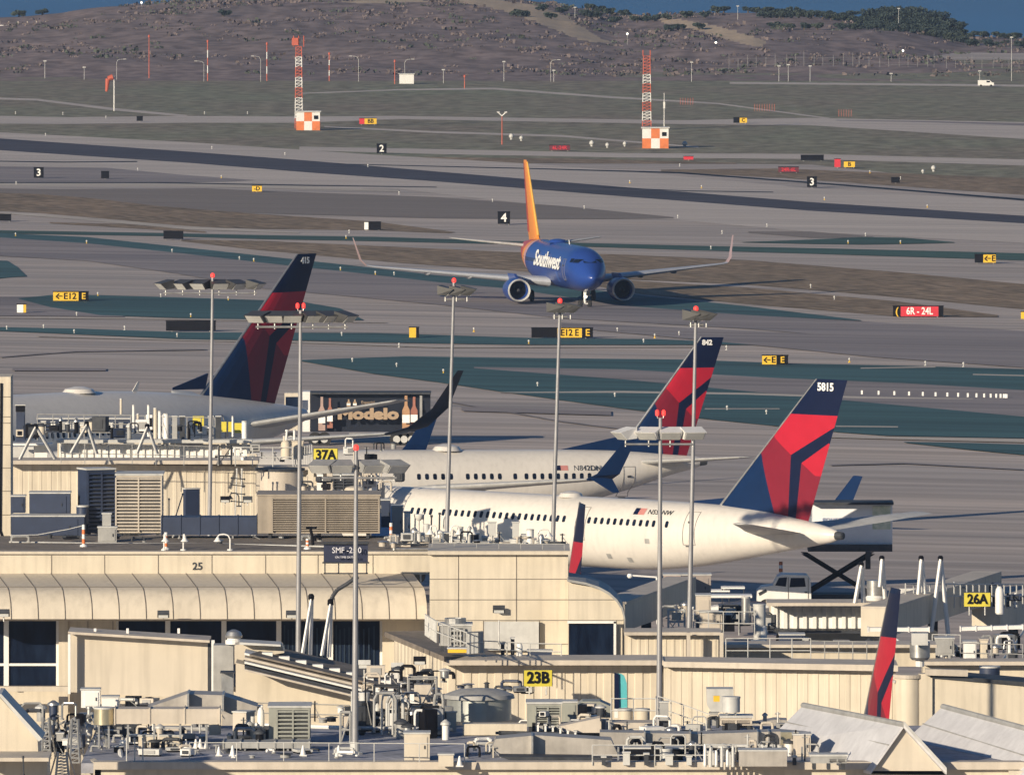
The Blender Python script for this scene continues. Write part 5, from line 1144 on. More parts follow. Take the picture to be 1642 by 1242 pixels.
gooseneck('white gooseneck lamp on the parapet left of the number 25', 263, 856, 882, 2, z=RZ); gooseneck('small white gooseneck lamp right of the number 25', 294, 856, 882, 2, z=RZ); gooseneck('hooked white gooseneck lamp on the parapet left of the second pole', 369, 856, 882, -20, z=RZ)
pipe('low white conduit along the left concourse roof', [W(17, 869, 33.6), W(150, 871, 33.62), W(340, 872, 33.62), W(520, 876, 33.8)], .05, lgrey); pipe('sagging pale cable across the low plant box', [W(18, 858, 33.5), W(60, 857, 33.5), W(110, 848, 33.5), W(134, 842, 33.5)], .02, lgrey, 'cable', 'cable')
pipe('thin mast with whip left of the first pole', [W(282, 827, 33), W(293, 792, 33)], .03, grey, 'mast', 'mast'); pipe('short vertical conduit beside the bright louvred unit', [W(271, 850, 33.1), W(271, 800, 33.1)], .03, grey)
t = thing('rooftop_post', 'dark forked post in front of the brown louvred housing', 'post', W(502, 874, 33.9)); L = t.location
MB().path([Vector((0, 0, 0)), Vector((-.05, 0, .5)), Vector((-.12, 0, .75))], .07, 8).build('post', black, t, world=False); MB().box((-.18, 0, .82), (.28, .2, .12), 0.3).box((.05, 0, .84), (.2, .18, .1), -.4).build('fork', black, t, world=False)
# departures board
t = thing('flight_board', 'dark display board with SMF lettering standing on the parapet', 'display board', W(554, 920, 34.3)); s = 34.3
bx('board', mat('board_navy', (.03, .035, .07), .35), t, 519, 872, 590, 901, s, .25); facetext('lettering', 'SMF -2:40', mat('board_text', (.75, .75, .8), .5), 556, 882, s+.02, 9.5, t, sx=.9); facetext('small_lettering', 'ON TIME GATE 25', MATS['board_text'], 555, 893, s+.02, 3.2, t)
bx('frame', dgrey, t, 517, 869, 592, 872, s+.01, .3); bx('frame', dgrey, t, 517, 901, 592, 903, s+.01, .3)
for x in (521, 543, 588): bx('post', dgrey, t, x-1, 903, x+1, 920, s, .1)
bx('crossbar', dgrey, t, 519, 918, 590, 920, s, .1)
# white A-frames on bridge 25 roof with hanging dark hose
aframe('left white strut pair with black cap in front of the dark windows', 499, 958, 484, 1048, 496, 1050, 36.0); aframe('right white strut pair with black cap holding the dark hose', 530, 966, 515, 1050, 526, 1054, 36.1)
pipe('thick dark hose curving from the strut pair up behind the nearest pole', [W(530, 968, 36), W(533, 956, 36), W(541, 945, 36), W(556, 936, 36), W(570, 926, 36)], .09, dgrey, 'hose', 'hose')
flood('twin floodlight bracket on the canopy left of centre', 262, 984, 34.4, up=8); flood('twin floodlight bracket on the canopy beside the second pole', 468, 984, 34.4, up=8); flood('grey floodlight hung at the far left window', 6, 982, 34.6, up=14)
flood('dark floodlight on a stalk before the corner block', 800, 976, 35.6, up=60); flood('dark box floodlight over the sloping walkway', 673, 1058, 36.9, m=black, up=30); flood('tilted grey floodlight left of the ribbed return wall', 637, 1068, 36.9, m=lgrey, up=22); flood('tilted grey floodlight by the nearest pole', 584, 1064, 36.9, m=lgrey, up=26)
# ---- clutter on the concourse roof between the brown housing and the corner (x 600-890)
rng = random.Random(11)
cabinet('dark cabinet right of the brown louvred housing', 611, 802, 626, 845, s=33.0, d=.8, m=bl); cabinet('grey sloped cabinet left of the nearest jet windows', 628, 812, 646, 862, s=33.1, d=.9, m=grey)
cabinet('slim white cabinet at the roof edge left of the nearest jet', 648, 822, 658, 866, s=33.2, d=.6, m=white)
for i, (x, y0, y1, w_) in enumerate(((664, 846, 872, 12), (684, 842, 874, 10), (704, 850, 874, 16), (738, 846, 874, 10), (752, 842, 872, 8), (850, 850, 876, 12), (868, 856, 880, 9), (828, 866, 880, 22))):
    cyl('%s steel vent drum, %s from the left on the roof before the nearest jet' % (('squat', 'tall')[(y1-y0) > 27], ('first', 'second', 'third', 'fifth', 'fourth', 'seventh', 'eighth', 'sixth')[i]), x-w_/2, y0, x+w_/2, y1, z=RZ, m=(galv, lgrey, white)[i % 3], name='roof_vent', cat='vent', dome=i % 2 == 0)
for x, y0, y1, w_, l in ((789, 838, 860, 13, 'left one of two square grey panels before the jet'), (827, 838, 862, 11, 'right one of two square grey panels before the jet')): cabinet(l, x-w_/2, y0, x+w_/2, y1, s=33.6, d=.15, m=lgrey, door=False, name='panel_antenna', cat='antenna'); pipe('post under the '+l, [W(x, y1+22, 33.62), W(x, y1, 33.62)], .04)
for x, dx, l in ((722, 14, 'white looped lamp left of the square panels'), (700, -10, 'small white looped lamp by the slim pole'), (862, 18, 'white looped lamp right of the square panels'), (748, 10, 'tiny looped lamp in the roof vent cluster')): gooseneck(l, x, 842 if x != 862 else 848, 874, dx, z=RZ)
for i in range(12):
    x = 632+i*21+rng.uniform(-4, 4); y = 872+rng.uniform(-4, 6); h = rng.uniform(5, 14); w_ = rng.uniform(8, 20)
    cabinet('%s low roof box from the left along the roof edge before the jet' % ('first', 'second', 'third', 'fourth', 'fifth', 'sixth', 'seventh', 'eighth', 'ninth', 'tenth', 'eleventh', 'twelfth')[i], x-w_/2, y-h, x+w_/2, y, z=RZ, d=rng.uniform(.5, 1.2), m=rng.choice([lgrey, grey, dgrey, tanp, galv]), door=False)
b_ = [W(632, 884, 34.0), W(700, 884, 34.0), W(770, 886, 34.1), W(845, 886, 34.2), W(905, 888, 34.3)]
pipe('long grey pipe lying along the roof edge before the nearest jet', [p+Vector((0, .3, .1)) for p in b_], .06); pipe('second thinner pipe behind the long grey roof pipe', [p+Vector((0, 1.6, .25)) for p in b_], .04, dgrey)
railing('fine railing on the corner block roof edge', [W(693, 889, 34.3), W(800, 890, 34.4), W(905, 891, 34.45)], h=.55, r=.018, step=1.1, m=grey)
for i in range(5): pipe('roof conduit riser %s of the left roof group' % ('one', 'two', 'three', 'four', 'five')[i], [W(652+i*13, 862, 33.3), W(653+i*13, 830-i*4 % 9, 33.3)], .04, rng.choice([galv, white, dgrey]))
t = thing('satellite_dish', 'small white dish on the roof by the slim pole', 'dish', W(672, 838, 33.3)); MB().lathe((0, 0, .1), [(.05, 0), (.2, .12), (.26, .3), (.24, .32)], 16).build('dish', white, t, world=False, smooth=True); MB().tube((0, 0, -.6), (0, 0, .12), .03).build('post', galv, t, world=False)
# ---- catwalk over the 37A bridge (x 20-660, y 640-750)
railing('railing along the catwalk over the left jet bridge', [W(60, 706, 27.2), W(210, 708, 27.2), W(345, 712, 27.2)], h=1.55, step=.9, r=.03, rails=3, m=grey)
railing('railing on the left bridge roof edge above the louvred units', [W(98, 742, 27.9), W(250, 745, 27.9), W(340, 748, 27.9)], h=1.15, step=1.3, r=.025, m=grey)
railing('railing with pale frame right of the first pole', [W(350, 746, 27.9), W(405, 748, 27.9), W(470, 748, 27.9), W(500, 742, 27.6)], h=1.1, step=1.0, r=.03, m=lgrey)
for x, l in ((57, 'A shaped white brace at the left end of the catwalk'), (139, 'A shaped white brace in the middle of the catwalk'), (236, 'A shaped white brace at the right of the catwalk')): aframe(l, x, 684-(x == 139)*4, x-26 if x < 200 else x-17, 736-(x > 60)*10, x+30 if x < 100 else x+15, 736-(x > 60)*8, 27.95, m=lgrey, r=.07)
for i, (x, y0, y1, w_) in enumerate(((194, 640, 664, 4), (214, 650, 686, 4), (238, 650, 700, 4), (249, 655, 705, 6), (256, 660, 712, 5), (266, 664, 735, 9), (221, 664, 690, 4), (392, 676, 716, 9), (373, 668, 700, 3), (456, 700, 722, 5), (472, 690, 716, 4))):
    cyl('white riser pipe %s along the catwalk, counted from the left' % ('one', 'two', 'four', 'five', 'six', 'seven', 'three', 'nine', 'eight', 'ten', 'eleven')[i], x-w_/2, y0, x+w_/2, y1, s=27.3, m=white if i % 3 else cream2, name='riser_pipe', cat='pipe')
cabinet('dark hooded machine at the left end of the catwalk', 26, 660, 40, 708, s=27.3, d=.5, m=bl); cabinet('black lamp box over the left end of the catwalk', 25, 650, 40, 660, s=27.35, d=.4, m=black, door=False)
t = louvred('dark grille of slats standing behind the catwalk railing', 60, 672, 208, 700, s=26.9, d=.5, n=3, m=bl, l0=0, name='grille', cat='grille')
for i in range(9): cabinet('pale upright bin in the catwalk row, position %s from the left' % ('one', 'two', 'three', 'four', 'five', 'six', 'seven', 'eight', 'nine')[i], 66+i*15.5, 676+(i % 3), 73+i*15.5, 690, s=27.15, d=.25, m=(lgrey, white, grey)[i % 3], door=False, name='bin', cat='bin')
for i, x in enumerate((276, 288, 334, 346)): cabinet('dark upright frame %s of four by the yellow panels' % ('one', 'two', 'three', 'four')[i], x, 668, x+8, 706, s=27.3, d=.4, m=(grey, dgrey)[i % 2], door=False, name='equipment_rack', cat='rack')
crate_rack('square barred window frame in the railing right of the first pole', 351, 716, 371, 744, s=28.0, d=.6, m=dgrey)
pipe('spindly vertical ladder on the cream wall right of the first pole', [W(377, 830, 28), W(380, 752, 28)], .04, lgrey, 'ladder', 'ladder'); pipe('second rail of the spindly ladder', [W(386, 830, 28), W(388, 752, 28)], .04, lgrey, 'ladder', 'ladder')
for i, y in enumerate((766, 777, 790, 803)): pipe('dark rung bracket %s on the spindly ladder' % ('one', 'two', 'three', 'four')[i], [W(371, y, 28.05), W(392, y+2, 28.05)], .03, dgrey, 'bracket', 'bracket')
flood('black round lamp on the cream wall below the spindly ladder', 361, 800, 28.1, m=black, up=8); flood('dark cluster lamp right of the spindly ladder', 397, 800, 28.1, m=dgrey, up=10)
gooseneck('curved dark lamp arm on the ladder wall', 383, 790, 812, -14, s=28.1, m=dgrey)
cabinet('slanted dark block standing for a shadow against the wall left of the first pole', 296, 784, 322, 832, s=28, d=.3, m=bl, rz=R(30), door=False)  # solid navy block takes the place of a slanted cast shadow
# under the 37A sign
cyl('cream tank under the yellow 37A sign', 552, 780, 586, 800, s=28.4, m=cream, dome=True); louvred('dark ribbed heat exchanger under the lamp cluster', 535, 762, 568, 792, s=28.3, d=1, n=4, m=dgrey, l0=0)
for i, (x, y0, y1) in enumerate(((498, 750, 795), (512, 760, 795), (528, 758, 798), (585, 765, 795), (600, 750, 800), (612, 770, 815))): cabinet('narrow cream post box %s of the group below the 37A sign' % ('one', 'two', 'three', 'four', 'five', 'six')[i], x-4, y0, x+5, y1, s=28.2, d=.5, m=(cream, white, tanp)[i % 3], door=False)
pipe('white stub mast left of the 37A sign', [W(458, 716, 27.8), W(460, 690, 27.8)], .06, white); cyl('cream drum left of the 37A sign', 450, 706, 466, 736, s=27.9, m=cream, dome=True); cabinet('cream block right of the cream drum', 468, 708, 486, 736, s=27.85, d=.8, m=cream)
# ---- hvac unit over the 23B bridge start
t = louvred('grey rooftop unit with open dark face on the ribbed walkway start', 704, 1003, 756, 1044, s=36.0, d=1.6, n=3, m=grey, l0=.35, l1=.8, fan=True)
railing('stepped railing round the grey rooftop unit', [W(682, 1018, 35.4), W(700, 1030, 36.2), W(748, 1048, 36.4), W(774, 1046, 35.8)], h=.95, step=.7, r=.03, m=lgrey)
railing('railing running from the grey rooftop unit to the dark end window', [W(776, 1052, 35.9), W(850, 1056, 35.9), W(900, 1057, 35.9)], h=.7, step=1.3, m=lgrey)
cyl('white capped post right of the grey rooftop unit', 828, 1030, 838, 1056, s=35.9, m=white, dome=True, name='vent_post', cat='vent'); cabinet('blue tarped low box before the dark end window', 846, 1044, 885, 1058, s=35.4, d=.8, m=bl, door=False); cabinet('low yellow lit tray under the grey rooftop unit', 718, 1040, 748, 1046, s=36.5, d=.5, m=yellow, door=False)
for i, x in enumerate((806, 822)): cabinet(('left', 'right')[i]+' dark upright stub right of the grey rooftop unit', x-3, 1032-i*8, x+3, 1056, s=35.85, d=.3, m=dgrey, door=False)
# ---- near deck, left
t = thing('gable_roof', 'big cream sloping gable wall cut by the left edge', 'roof', W(20, 1216, 41)); t.location.z = 0
MB().prism([(-60, 1080), (0, 1118), (60, 1184), (62, 1217), (-60, 1217)], 41, 3).build('wall', cream2, t); MB().prism([(-4, 1112), (2, 1112), (68, 1184), (62, 1188)], 41.1, 3.2).build('verge', lgrey, t)
bx('lower_wall', cream, t, -60, 1219, 76, 1400, 41.2, 3); bx('ledge', tanp, t, -60, 1214, 78, 1220, 41.4, 3.2)
def stair(label, x, y0, y1, w_, s, lean=8):
    t = thing('lattice_ladder', label, 'ladder', W(x, y1, s)); b = MB()
    for e in (-1, 1):
        b.tube(W(x+e*w_/2-lean*0, y1, s), W(x+e*w_*.3, y0, s), .05, n=5); b.tube(W(x+e*w_, y1, s)+Vector((0, .5, 0)), W(x+e*w_*.4, y0, s), .035, n=5)
    b.build('rails', galv, t); n = 9; b = MB()
    for i in range(n): u = i/n; xw = w_/2*(1-u)+w_*.3*u; y = y1+(y0-y1)*u; b.tube(W(x-xw, y, s), W(x+xw, y, s), .035, n=4); b.tube(W(x-xw, y, s), W(x+xw, y-(y1-y0)/n, s), .02, n=4)
    b.build('rungs', galv, t)
stair('left lattice ladder at the bottom left corner', 74, 1150, 1216, 14, 39.6); stair('right lattice ladder at the bottom left corner', 120, 1152, 1222, 15, 39.8); stair('low dark step ladder between the two lattice ladders', 100, 1205, 1250, 22, 40.6)
for i in range(9):
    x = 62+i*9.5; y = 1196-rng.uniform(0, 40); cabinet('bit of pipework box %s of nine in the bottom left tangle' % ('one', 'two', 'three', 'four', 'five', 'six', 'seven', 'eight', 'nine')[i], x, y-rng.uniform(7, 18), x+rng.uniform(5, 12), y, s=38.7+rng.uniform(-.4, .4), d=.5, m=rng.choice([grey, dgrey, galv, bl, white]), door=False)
for i in range(7):
    x = 60+i*14; y = 1195-i*3 % 17; pipe('bent steel pipe %s of seven in the bottom left tangle' % ('one', 'two', 'three', 'four', 'five', 'six', 'seven')[i], [W(x, y, 38.6), W(x+3, y-26, 38.6), W(x+18, y-32-i, 38.9), W(x+24, y-12, 39.1)], .045+.02*(i % 2), rng.choice([galv, dgrey, grey]))
cabinet('white square cabinet on a post at the lower left', 130, 1106, 160, 1134, s=38.6, d=.9, m=white); pipe('post under the white square cabinet', [W(143, 1190, 38.65), W(143, 1134, 38.65)], .09)
cabinet('white low box right of the white square cabinet', 163, 1118, 190, 1136, s=38.4, d=.9, m=white, door=False)
cyl('shiny steel barrel on legs at the lower left', 150, 1136, 182, 1162, s=39.1, m=mat('brass_steel', (.62, .56, .40), .3, metal=.7, var=.15), yb=1200)
ductrun('long flat sided duct right of the shiny barrel', 184, 1136, 352, 1160, s=38.9, yb=1200, d=1.4, m=tanp, n=3, legs=4)
t = thing('duct_hood', 'low pitched grey hood over the long flat duct', 'duct', W(310, 1150, 38.3)); MB().prism([(236, 1134), (300, 1112), (356, 1114), (412, 1132), (412, 1146), (236, 1140)], 38.4, 2.2).build('hood', duct, t); bx('flange', galv, t, 300, 1111, 303, 1140, 38.45, 2.3); bx('flange', galv, t, 356, 1113, 359, 1140, 38.45, 2.3)
t = thing('stack', 'tall square grey duct stack before the smooth tan walkway', 'duct', W(362, 1165, 38.0)); bx('upper_stack', grey, t, 342, 1034, 374, 1110, 36.3, 1.4); bx('lower_stack', galv, t, 355, 1078, 374, 1126, 37.6, .8); bx('collar', dgrey, t, 352, 1124, 376, 1128, 37.7, 1); bx('lower_stack', duct, t, 356, 1128, 374, 1164, 37.8, .9); bx('collar', dgrey, t, 353, 1077, 376, 1079, 37.65, 1)
cabinet('cream upright cabinet in the middle of the left plant', 335, 1140, 354, 1178, s=39.2, d=.6, m=cream2)
cabinet('slanting tan chute beside the cream upright cabinet', 372, 1142, 396, 1172, s=39.0, d=.8, m=tanp, door=False, rz=R(-25)); cyl('white valve column left of the louvred chiller', 412, 1134, 424, 1186, s=39.0, m=white, name='valve', cat='valve', dome=True); cyl('thin white valve right of the slanting chute', 402, 1150, 408, 1186, s=39.1, m=lgrey, name='valve', cat='valve')
louvred('square grey green louvred chiller on the near deck', 431, 1134, 497, 1190, s=39.3, d=2.2, n=7, m=mat('green_grey', (.33, .34, .30), .5, var=.12, streak=.15), l0=.2, l1=1.0, skid=.1)
ductrun('low skid frame under the louvred chiller', 358, 1189, 496, 1199, z=DZ, yb=1203, d=1.6, m=grey, n=5, name='skid_frame')
for x in (298, 314, 321, 331, 351, 373, 486, 543): cone(x, 1199 if x < 340 else 1211, z=DZ, h=16 if x > 370 else 14)
cone(737, 1228, z=DZ, h=16, label='white cone right of the small white box'); cone(374, 1236-22, z=DZ, h=9, label='tiny cone beside the skid frame')
railing('thin low railing along the front deck edge, left part', [G(304, 1224, DZ), G(455, 1224, DZ), G(600, 1225, DZ), G(745, 1226, DZ)], h=.85, step=2.4, r=.02, m=lgrey, rails=1)
railing('railing behind the louvred chiller', [W(400, 1158, 37.8), W(480, 1160, 37.8), W(560, 1162, 37.8)], h=.85, step=1.8, m=grey)
for i, (x0, x1) in enumerate(((222, 250), (256, 292))): cabinet(('left', 'right')[i]+' bright lit tray under the long flat duct', x0, 1180, x1, 1197, s=38.95, d=.5, m=cream2, door=False)
pipe('white downpipe on the deck corner', [W(196, 1222, 39.9), W(192, 1200, 39.6), W(198, 1188, 39.6)], .1, white); pipe('thin red topped rod on the lower left ledge', [W(38, 1242, 41.5), W(37, 1213, 41.5)], .03, dgrey, 'rod', 'rod')
for x in (203, 216, 229): pipe('pale deck post at x%d by the left plant' % 0 if False else 'pale deck post %s by the deck corner' % {203: 'nearest', 216: 'in the middle', 229: 'farthest right'}[x], [G(x, 1224, DZ), G(x, 1224, DZ)+Vector((0, 0, 1.0))], .025, lgrey, 'post', 'post')
# ---- middle deck
for i, x in enumerate((584, 607, 630)): cyl('arched dark pipe loop %s under the sloping walkway' % ('one', 'two', 'three')[i], x-9, 1112, x+9, 1162, s=37.6, m=dgrey if i % 2 else lgrey, name='pipe_loop', cat='pipe')
crate_rack('lattice service frame left of the big steel drum', 655, 1088, 700, 1168, s=37.9, d=1.2, m=grey); crate_rack('thin lattice frame behind the nearest pole', 600, 1100, 640, 1175, s=37.7, d=1.0, m=dgrey)
crate_rack('small control stand by the nearest pole', 546, 1142, 562, 1192, s=38.6, d=.6, m=grey)
railing('deck railing left of the big steel drum', [W(580, 1180, 38.3), W(650, 1180, 38.3), W(706, 1182, 38.3)], h=1.0, step=.9, m=grey)
cabinet('cream square transformer behind the front railing', 648, 1176, 689, 1218, z=DZ, d=1.2, m=cream2); cabinet('small white box on the deck edge', 703, 1210, 727, 1228, z=DZ, d=.6, m=cream2, door=False)
cabinet('left slanted tan chute above the cream transformer', 655, 1146, 674, 1176, s=38.8, d=.3, m=tanp, door=False, rz=R(15)); cabinet('right slanted tan chute before the big steel drum', 716, 1142, 732, 1172, s=38.6, d=.3, m=tanp, door=False, rz=R(15))
DR = cyl('big steel drum with shallow lid in the middle of the deck', 716, 1122, 820, 1157, s=37.9, m=mat('drum_steel', (.42, .44, .42), .4, metal=.5, var=.15, streak=.1), name='drum', cat='tank')
MB().lathe((0, 1.35, (1157-1122)/38.68), [(1.5, .0), (1.45, .16), (.9, .36), (.2, .42)], 28).build('lid', grey, DR, world=False, smooth=True)

bx('kerb_wall', cream, None, 742, 1160, 845, 1178, 38.95, .8); tag(bpy.context.scene.collection.objects[-1], 'low bright cream kerb wall before the big steel drum', 'wall')
louvred('wide grey louvred box right of the big steel drum', 845, 1128, 900, 1172, s=38.4, d=1.8, n=7, m=mat('green_grey', (.33, .34, .30)), l0=.25, skid=.2); cabinet('green grey cabinet joined to the wide louvred box', 901, 1126, 925, 1160, s=38.3, d=1.2, m=MATS['green_grey'])
for i in range(6): cabinet('bright vertical fin %s of six over the slumped casing' % ('one', 'two', 'three', 'four', 'five', 'six')[i], 861+i*12, 1160+i*2.6, 864+i*12, 1182+i*2.2, s=39.1, d=.4, m=white, door=False, name='fin_panel', cat='fin')
t = thing('duct_casing', 'long slumped grey brown casing lying on the front deck', 'duct', G(890, 1216, DZ)); MB().prism([(795, 1184), (860, 1178), (980, 1186), (992, 1212), (812, 1212), (788, 1200)], 39.85, 1.8).build('casing', duct, t); MB().prism([(800, 1212), (982, 1214), (982, 1220), (830, 1222)], 40.05, 1.5).build('skid', dgrey, t); bx('flange', galv, t, 852, 1179, 855, 1212, 39.9, 1.9)
t = thing('duct_hood', 'curved topped hood right of the green grey cabinet', 'duct', W(950, 1150, 38.3)); MB().prism([(926, 1130), (934, 1124), (962, 1124), (980, 1132), (980, 1150), (926, 1150)], 38.35, 1.6).build('casing', MATS['green_grey'], t); bx('opening', black, t, 938, 1138, 972, 1146, 38.4, .3, -.06)
cabinet('pinkish tan cube below the curved hood', 940, 1150, 964, 1172, s=38.7, d=.9, m=tanp, door=False)
t = thing('duct', 'long tan duct running right with bright yellow end panel', 'duct', W(1120, 1236, 39.0)); t.location.z = DZ
MB().prism([(962, 1173), (1120, 1176), (1250, 1172), (1296, 1176), (1296, 1198), (1100, 1200), (962, 1196)], 39.6, 1.5).build('run', duct, t)
for x in (1033, 1106, 1214, 1232): bx('flange', galv, t, x, 1172, x+2, 1200, 39.63, 1.6)
bx('bright_panel', mat('brass_steel', (.62, .56, .40)), t, 1252, 1173, 1270, 1198, 39.66, .3)
for x in (990, 1060, 1140, 1240, 1285): bx('leg', galv, t, x, 1198, x+3, 1226, 40.1, .1, .4)
MB().prism([(896, 1164), (962, 1150), (962, 1174), (925, 1174)], 39.3, 1.2).build('wedge', tanp, t)
t = thing('platform', 'railed maintenance platform behind the teal wingtip', 'platform', W(1015, 1172, 38.6)); bx('deck', tanp, t, 978, 1158, 1052, 1173, 38.85, 1.6)
for x in (984, 1012, 1044): bx('leg', galv, t, x, 1173, x+3, 1200, 39.5, .1, .3)
railing('railing round the maintenance platform', [W(980, 1158, 38.6), W(1052, 1158, 38.6), W(1052, 1154, 38.2)], h=1.0, step=.75, m=lgrey); railing('handrail sloping down right of the maintenance platform', [W(1056, 1152, 38.3), W(1096, 1166, 38.4), W(1140, 1182, 38.5)], h=.95, step=.9, m=lgrey)
for x, w_, l in ((1003, 12, 'left white drum on the maintenance platform'), (1030, 12, 'right white drum on the maintenance platform')): cyl(l, x-w_, 1138, x+w_, 1158, s=38.3, m=cream, name='drum')
cabinet('grey slanted panel at the head of the sloping handrail', 1058, 1126, 1072, 1168, s=38.2, d=.4, m=grey, door=False)
for i in range(6): cyl('white flue %s of six along the deck right of the platform' % ('one', 'two', 'three', 'four', 'five', 'six')[i], 1128+i*9, 1192+(i*5 % 11), 1133+i*9, 1228, s=39.6, m=(white, lgrey)[i % 2], name='flue', cat='pipe', dome=True)
railing('front deck railing in the right half', [G(950, 1226, DZ), G(1050, 1226, DZ), G(1180, 1226, DZ)], h=.8, step=1.3, r=.025, m=lgrey)
cabinet('black open plant bay under the long tan duct', 1000, 1200, 1095, 1218, s=39.15, d=1.0, m=black, door=False); cyl('pale oval tank in the black plant bay', 1058, 1202, 1078, 1222, s=39.3, m=lgrey)
# hoods right
t = thing('duct_hood', 'tall grey goose hood duct on the right of the deck', 'duct', W(1150, 1172, 38.2)); MB().prism([(1133, 1104), (1176, 1104), (1176, 1120), (1162, 1124), (1160, 1140), (1142, 1144), (1134, 1130)], 38.1, 1.3).build('hood', lgrey, t); bx('stem', grey, t, 1137, 1142, 1152, 1172, 38.15, .8); bx('mouth', yellow, t, 1144, 1115, 1154, 1124, 38.15, .2, -.06)
cyl('round grey vent beside the tall goose hood', 1158, 1119, 1187, 1142, s=38.3, m=lgrey, yb=1172, name='roof_vent', cat='vent')
louvred('row of slanting fins below the goose hood', 1156, 1150, 1206, 1172, s=38.5, d=1.2, n=4, m=tanp, l0=0); t = thing('duct_hood', 'wedge shaped duct between the fins and the gabled roof', 'duct', W(1235, 1172, 38.4)); MB().prism([(1206, 1160), (1242, 1153), (1262, 1154), (1268, 1174), (1206, 1174)], 38.4, 1.4).build('wedge', duct, t)
cabinet('tan box closing the right end of the long duct', 1272, 1178, 1300, 1212, s=39.1, d=1.2, m=tanp); t = louvred('low grey condenser before the gabled roof', 1300, 1212, 1358, 1233, s=39.9, d=1.0, n=5, m=grey, l0=.5); cabinet('grey sloping chute right of the round flues', 1185, 1204, 1262, 1228, s=39.4, d=1.2, m=duct, door=False)
for i in range(10):
    x = 965+i*34; cabinet('deck junction box %s of ten near the front edge' % ('one', 'two', 'three', 'four', 'five', 'six', 'seven', 'eight', 'nine', 'ten')[i], x, 1214-(i*7 % 9), x+6+(i*5 % 9), 1226, z=DZ, d=.4, m=rng.choice([lgrey, white, grey, dgrey]), door=False)
# gabled roofs
def gable(label, pts, apexf, ridge_b, le_f, re_f, le_b, s0, s1, front):
    t = thing('gable_roof', label, 'roof', W(apexf[0], 1240, s0)); t.location.z = DZ-.2
    A, B_ = W(*apexf, s0), W(*ridge_b, s1); l0, l1, r0 = W(*le_f, s0), W(*le_b, s1), W(*re_f, s0); r1 = B_+(r0-A)
    MB().hull([A, l0, l0-Vector((0, 0, .12)), A-Vector((0, 0, .12))], [B_, l1, l1-Vector((0, 0, .12)), B_-Vector((0, 0, .12))]).build('left_slope', mat('metal_roof', (.60, .60, .62), .5, var=.1, streak=.1), t)
    MB().hull([A, r0, r0-Vector((0, 0, .12)), A-Vector((0, 0, .12))], [B_, r1, r1-Vector((0, 0, .12)), B_-Vector((0, 0, .12))]).build('right_slope', MATS['metal_roof'], t)
    MB().tube(A, B_, .12, n=8).build('ridge_cap', grey, t); m0 = A.lerp(l0, .45)+Vector((0, -.0, .03)); m1 = B_.lerp(l1, .45)+Vector((0, 0, .03)); MB().tube(m0, m1, .03, n=4).build('roof_seam', grey, t)
    P = [A-Vector((0, -.25, .15)), l0+(A-l0)*.02-Vector((0, -.25, .15)), Vector((l0.x, l0.y+.25, DZ-.2)), Vector((r0.x, r0.y+.25, DZ-.2)), r0-Vector((0, -.25, .15))]
    MB().hull(P, [p+Vector((0, .3, 0)) for p in P]).build('gable_wall', cream2, t)
    MB().hull([A, A+Vector((0, 0, .16)), r0+Vector((0, 0, .16)), r0], [p+Vector((0, -.12, 0)) for p in (A, A+Vector((0, 0, .16)), r0+Vector((0, 0, .16)), r0)]).build('verge', lgrey, t)
gable('white gabled roof in front of the hidden red tail', None, (1449, 1161), (1288, 1130), (1396, 1236), (1518, 1236), (1225, 1192), 40.2, 39.1, 0)
gable('larger white gabled roof at the bottom right corner', None, (1700, 1182), (1512, 1132), (1618, 1262), (1790, 1262), (1440, 1196), 40.2, 39.1, 0)
# ---- right middle apron and roof clutter
cabinet('tan upright plant cabinet right of the sloped concourse end', 1116, 955, 1140, 1012, s=32.2, d=1.4, m=tanp); cabinet('second tan plant cabinet beside the slim pole', 1064, 922, 1092, 962, s=31.2, d=1.4, m=mat('pink_tan', (.42, .34, .30), .6, var=.1)); cabinet('grey plant cabinet right of the slim pole', 1094, 922, 1140, 962, s=31.1, d=1.4, m=mat('warm_grey', (.30, .26, .24), .6, var=.1))
t = thing('baggage_cart', 'white roofed cart on the shaded apron under the nearest jet', 'cart', W(1028, 985, 29.4)); t.location.z = 0
bx('roof', white, t, 1010, 957, 1048, 963, 29.4, 1.5); bx('deck', grey, t, 1010, 978, 1048, 983, 29.4, 1.5)
for x in (1011, 1046): bx('post', galv, t, x, 963, x+1.5, 980, 29.4, .1)
for x in (1014, 1040): MB().tube(W(x+2, 1030, 29.4), W(x+2, 1030, 29.4)+Vector((0, .3, 0)), .3, n=12).build('wheel', rubber, t)
t = thing('street_lamp', 'thin lamp arm with bright globe on the shaded apron', 'lamp', W(1054, 985, 30.5)); t.location.z = 0; MB().path([W(1054, 1000, 30.5), W(1053, 925, 30.5), W(1010, 922, 30.5)], .05, 6).build('arm', white, t); MB().lathe(W(1010, 926, 30.5), [(.1, 0), (.16, .1), (.1, .22)], 12).build('globe', whitet, t, smooth=True)
cyl('white dome left of the slim pole on the shaded apron', 1066, 958, 1090, 972, s=31.3, m=white, dome=True); cyl('small white dome right of the slim pole', 1110, 958, 1120, 976, s=31.5, m=white, dome=True)
crate_rack('white barred gate frame on the shaded walkway', 1072, 978, 1098, 1012, s=32.9, d=.5, m=lgrey)
crate_rack('dark barred bay right of the tan upright cabinet', 1158, 972, 1186, 1014, s=32.6, d=1.0, m=dgrey); cabinet('black opening beside the dark barred bay', 1160, 974, 1178, 1012, s=32.4, d=.6, m=black, door=False)
bx('canopy', white, None, 1140, 954, 1206, 958, 32.0, 1.4); tag(bpy.context.scene.collection.objects[-1], 'thin white canopy over the dark barred bay', 'canopy'); bpy.context.scene.collection.objects[-1].name = 'canopy'
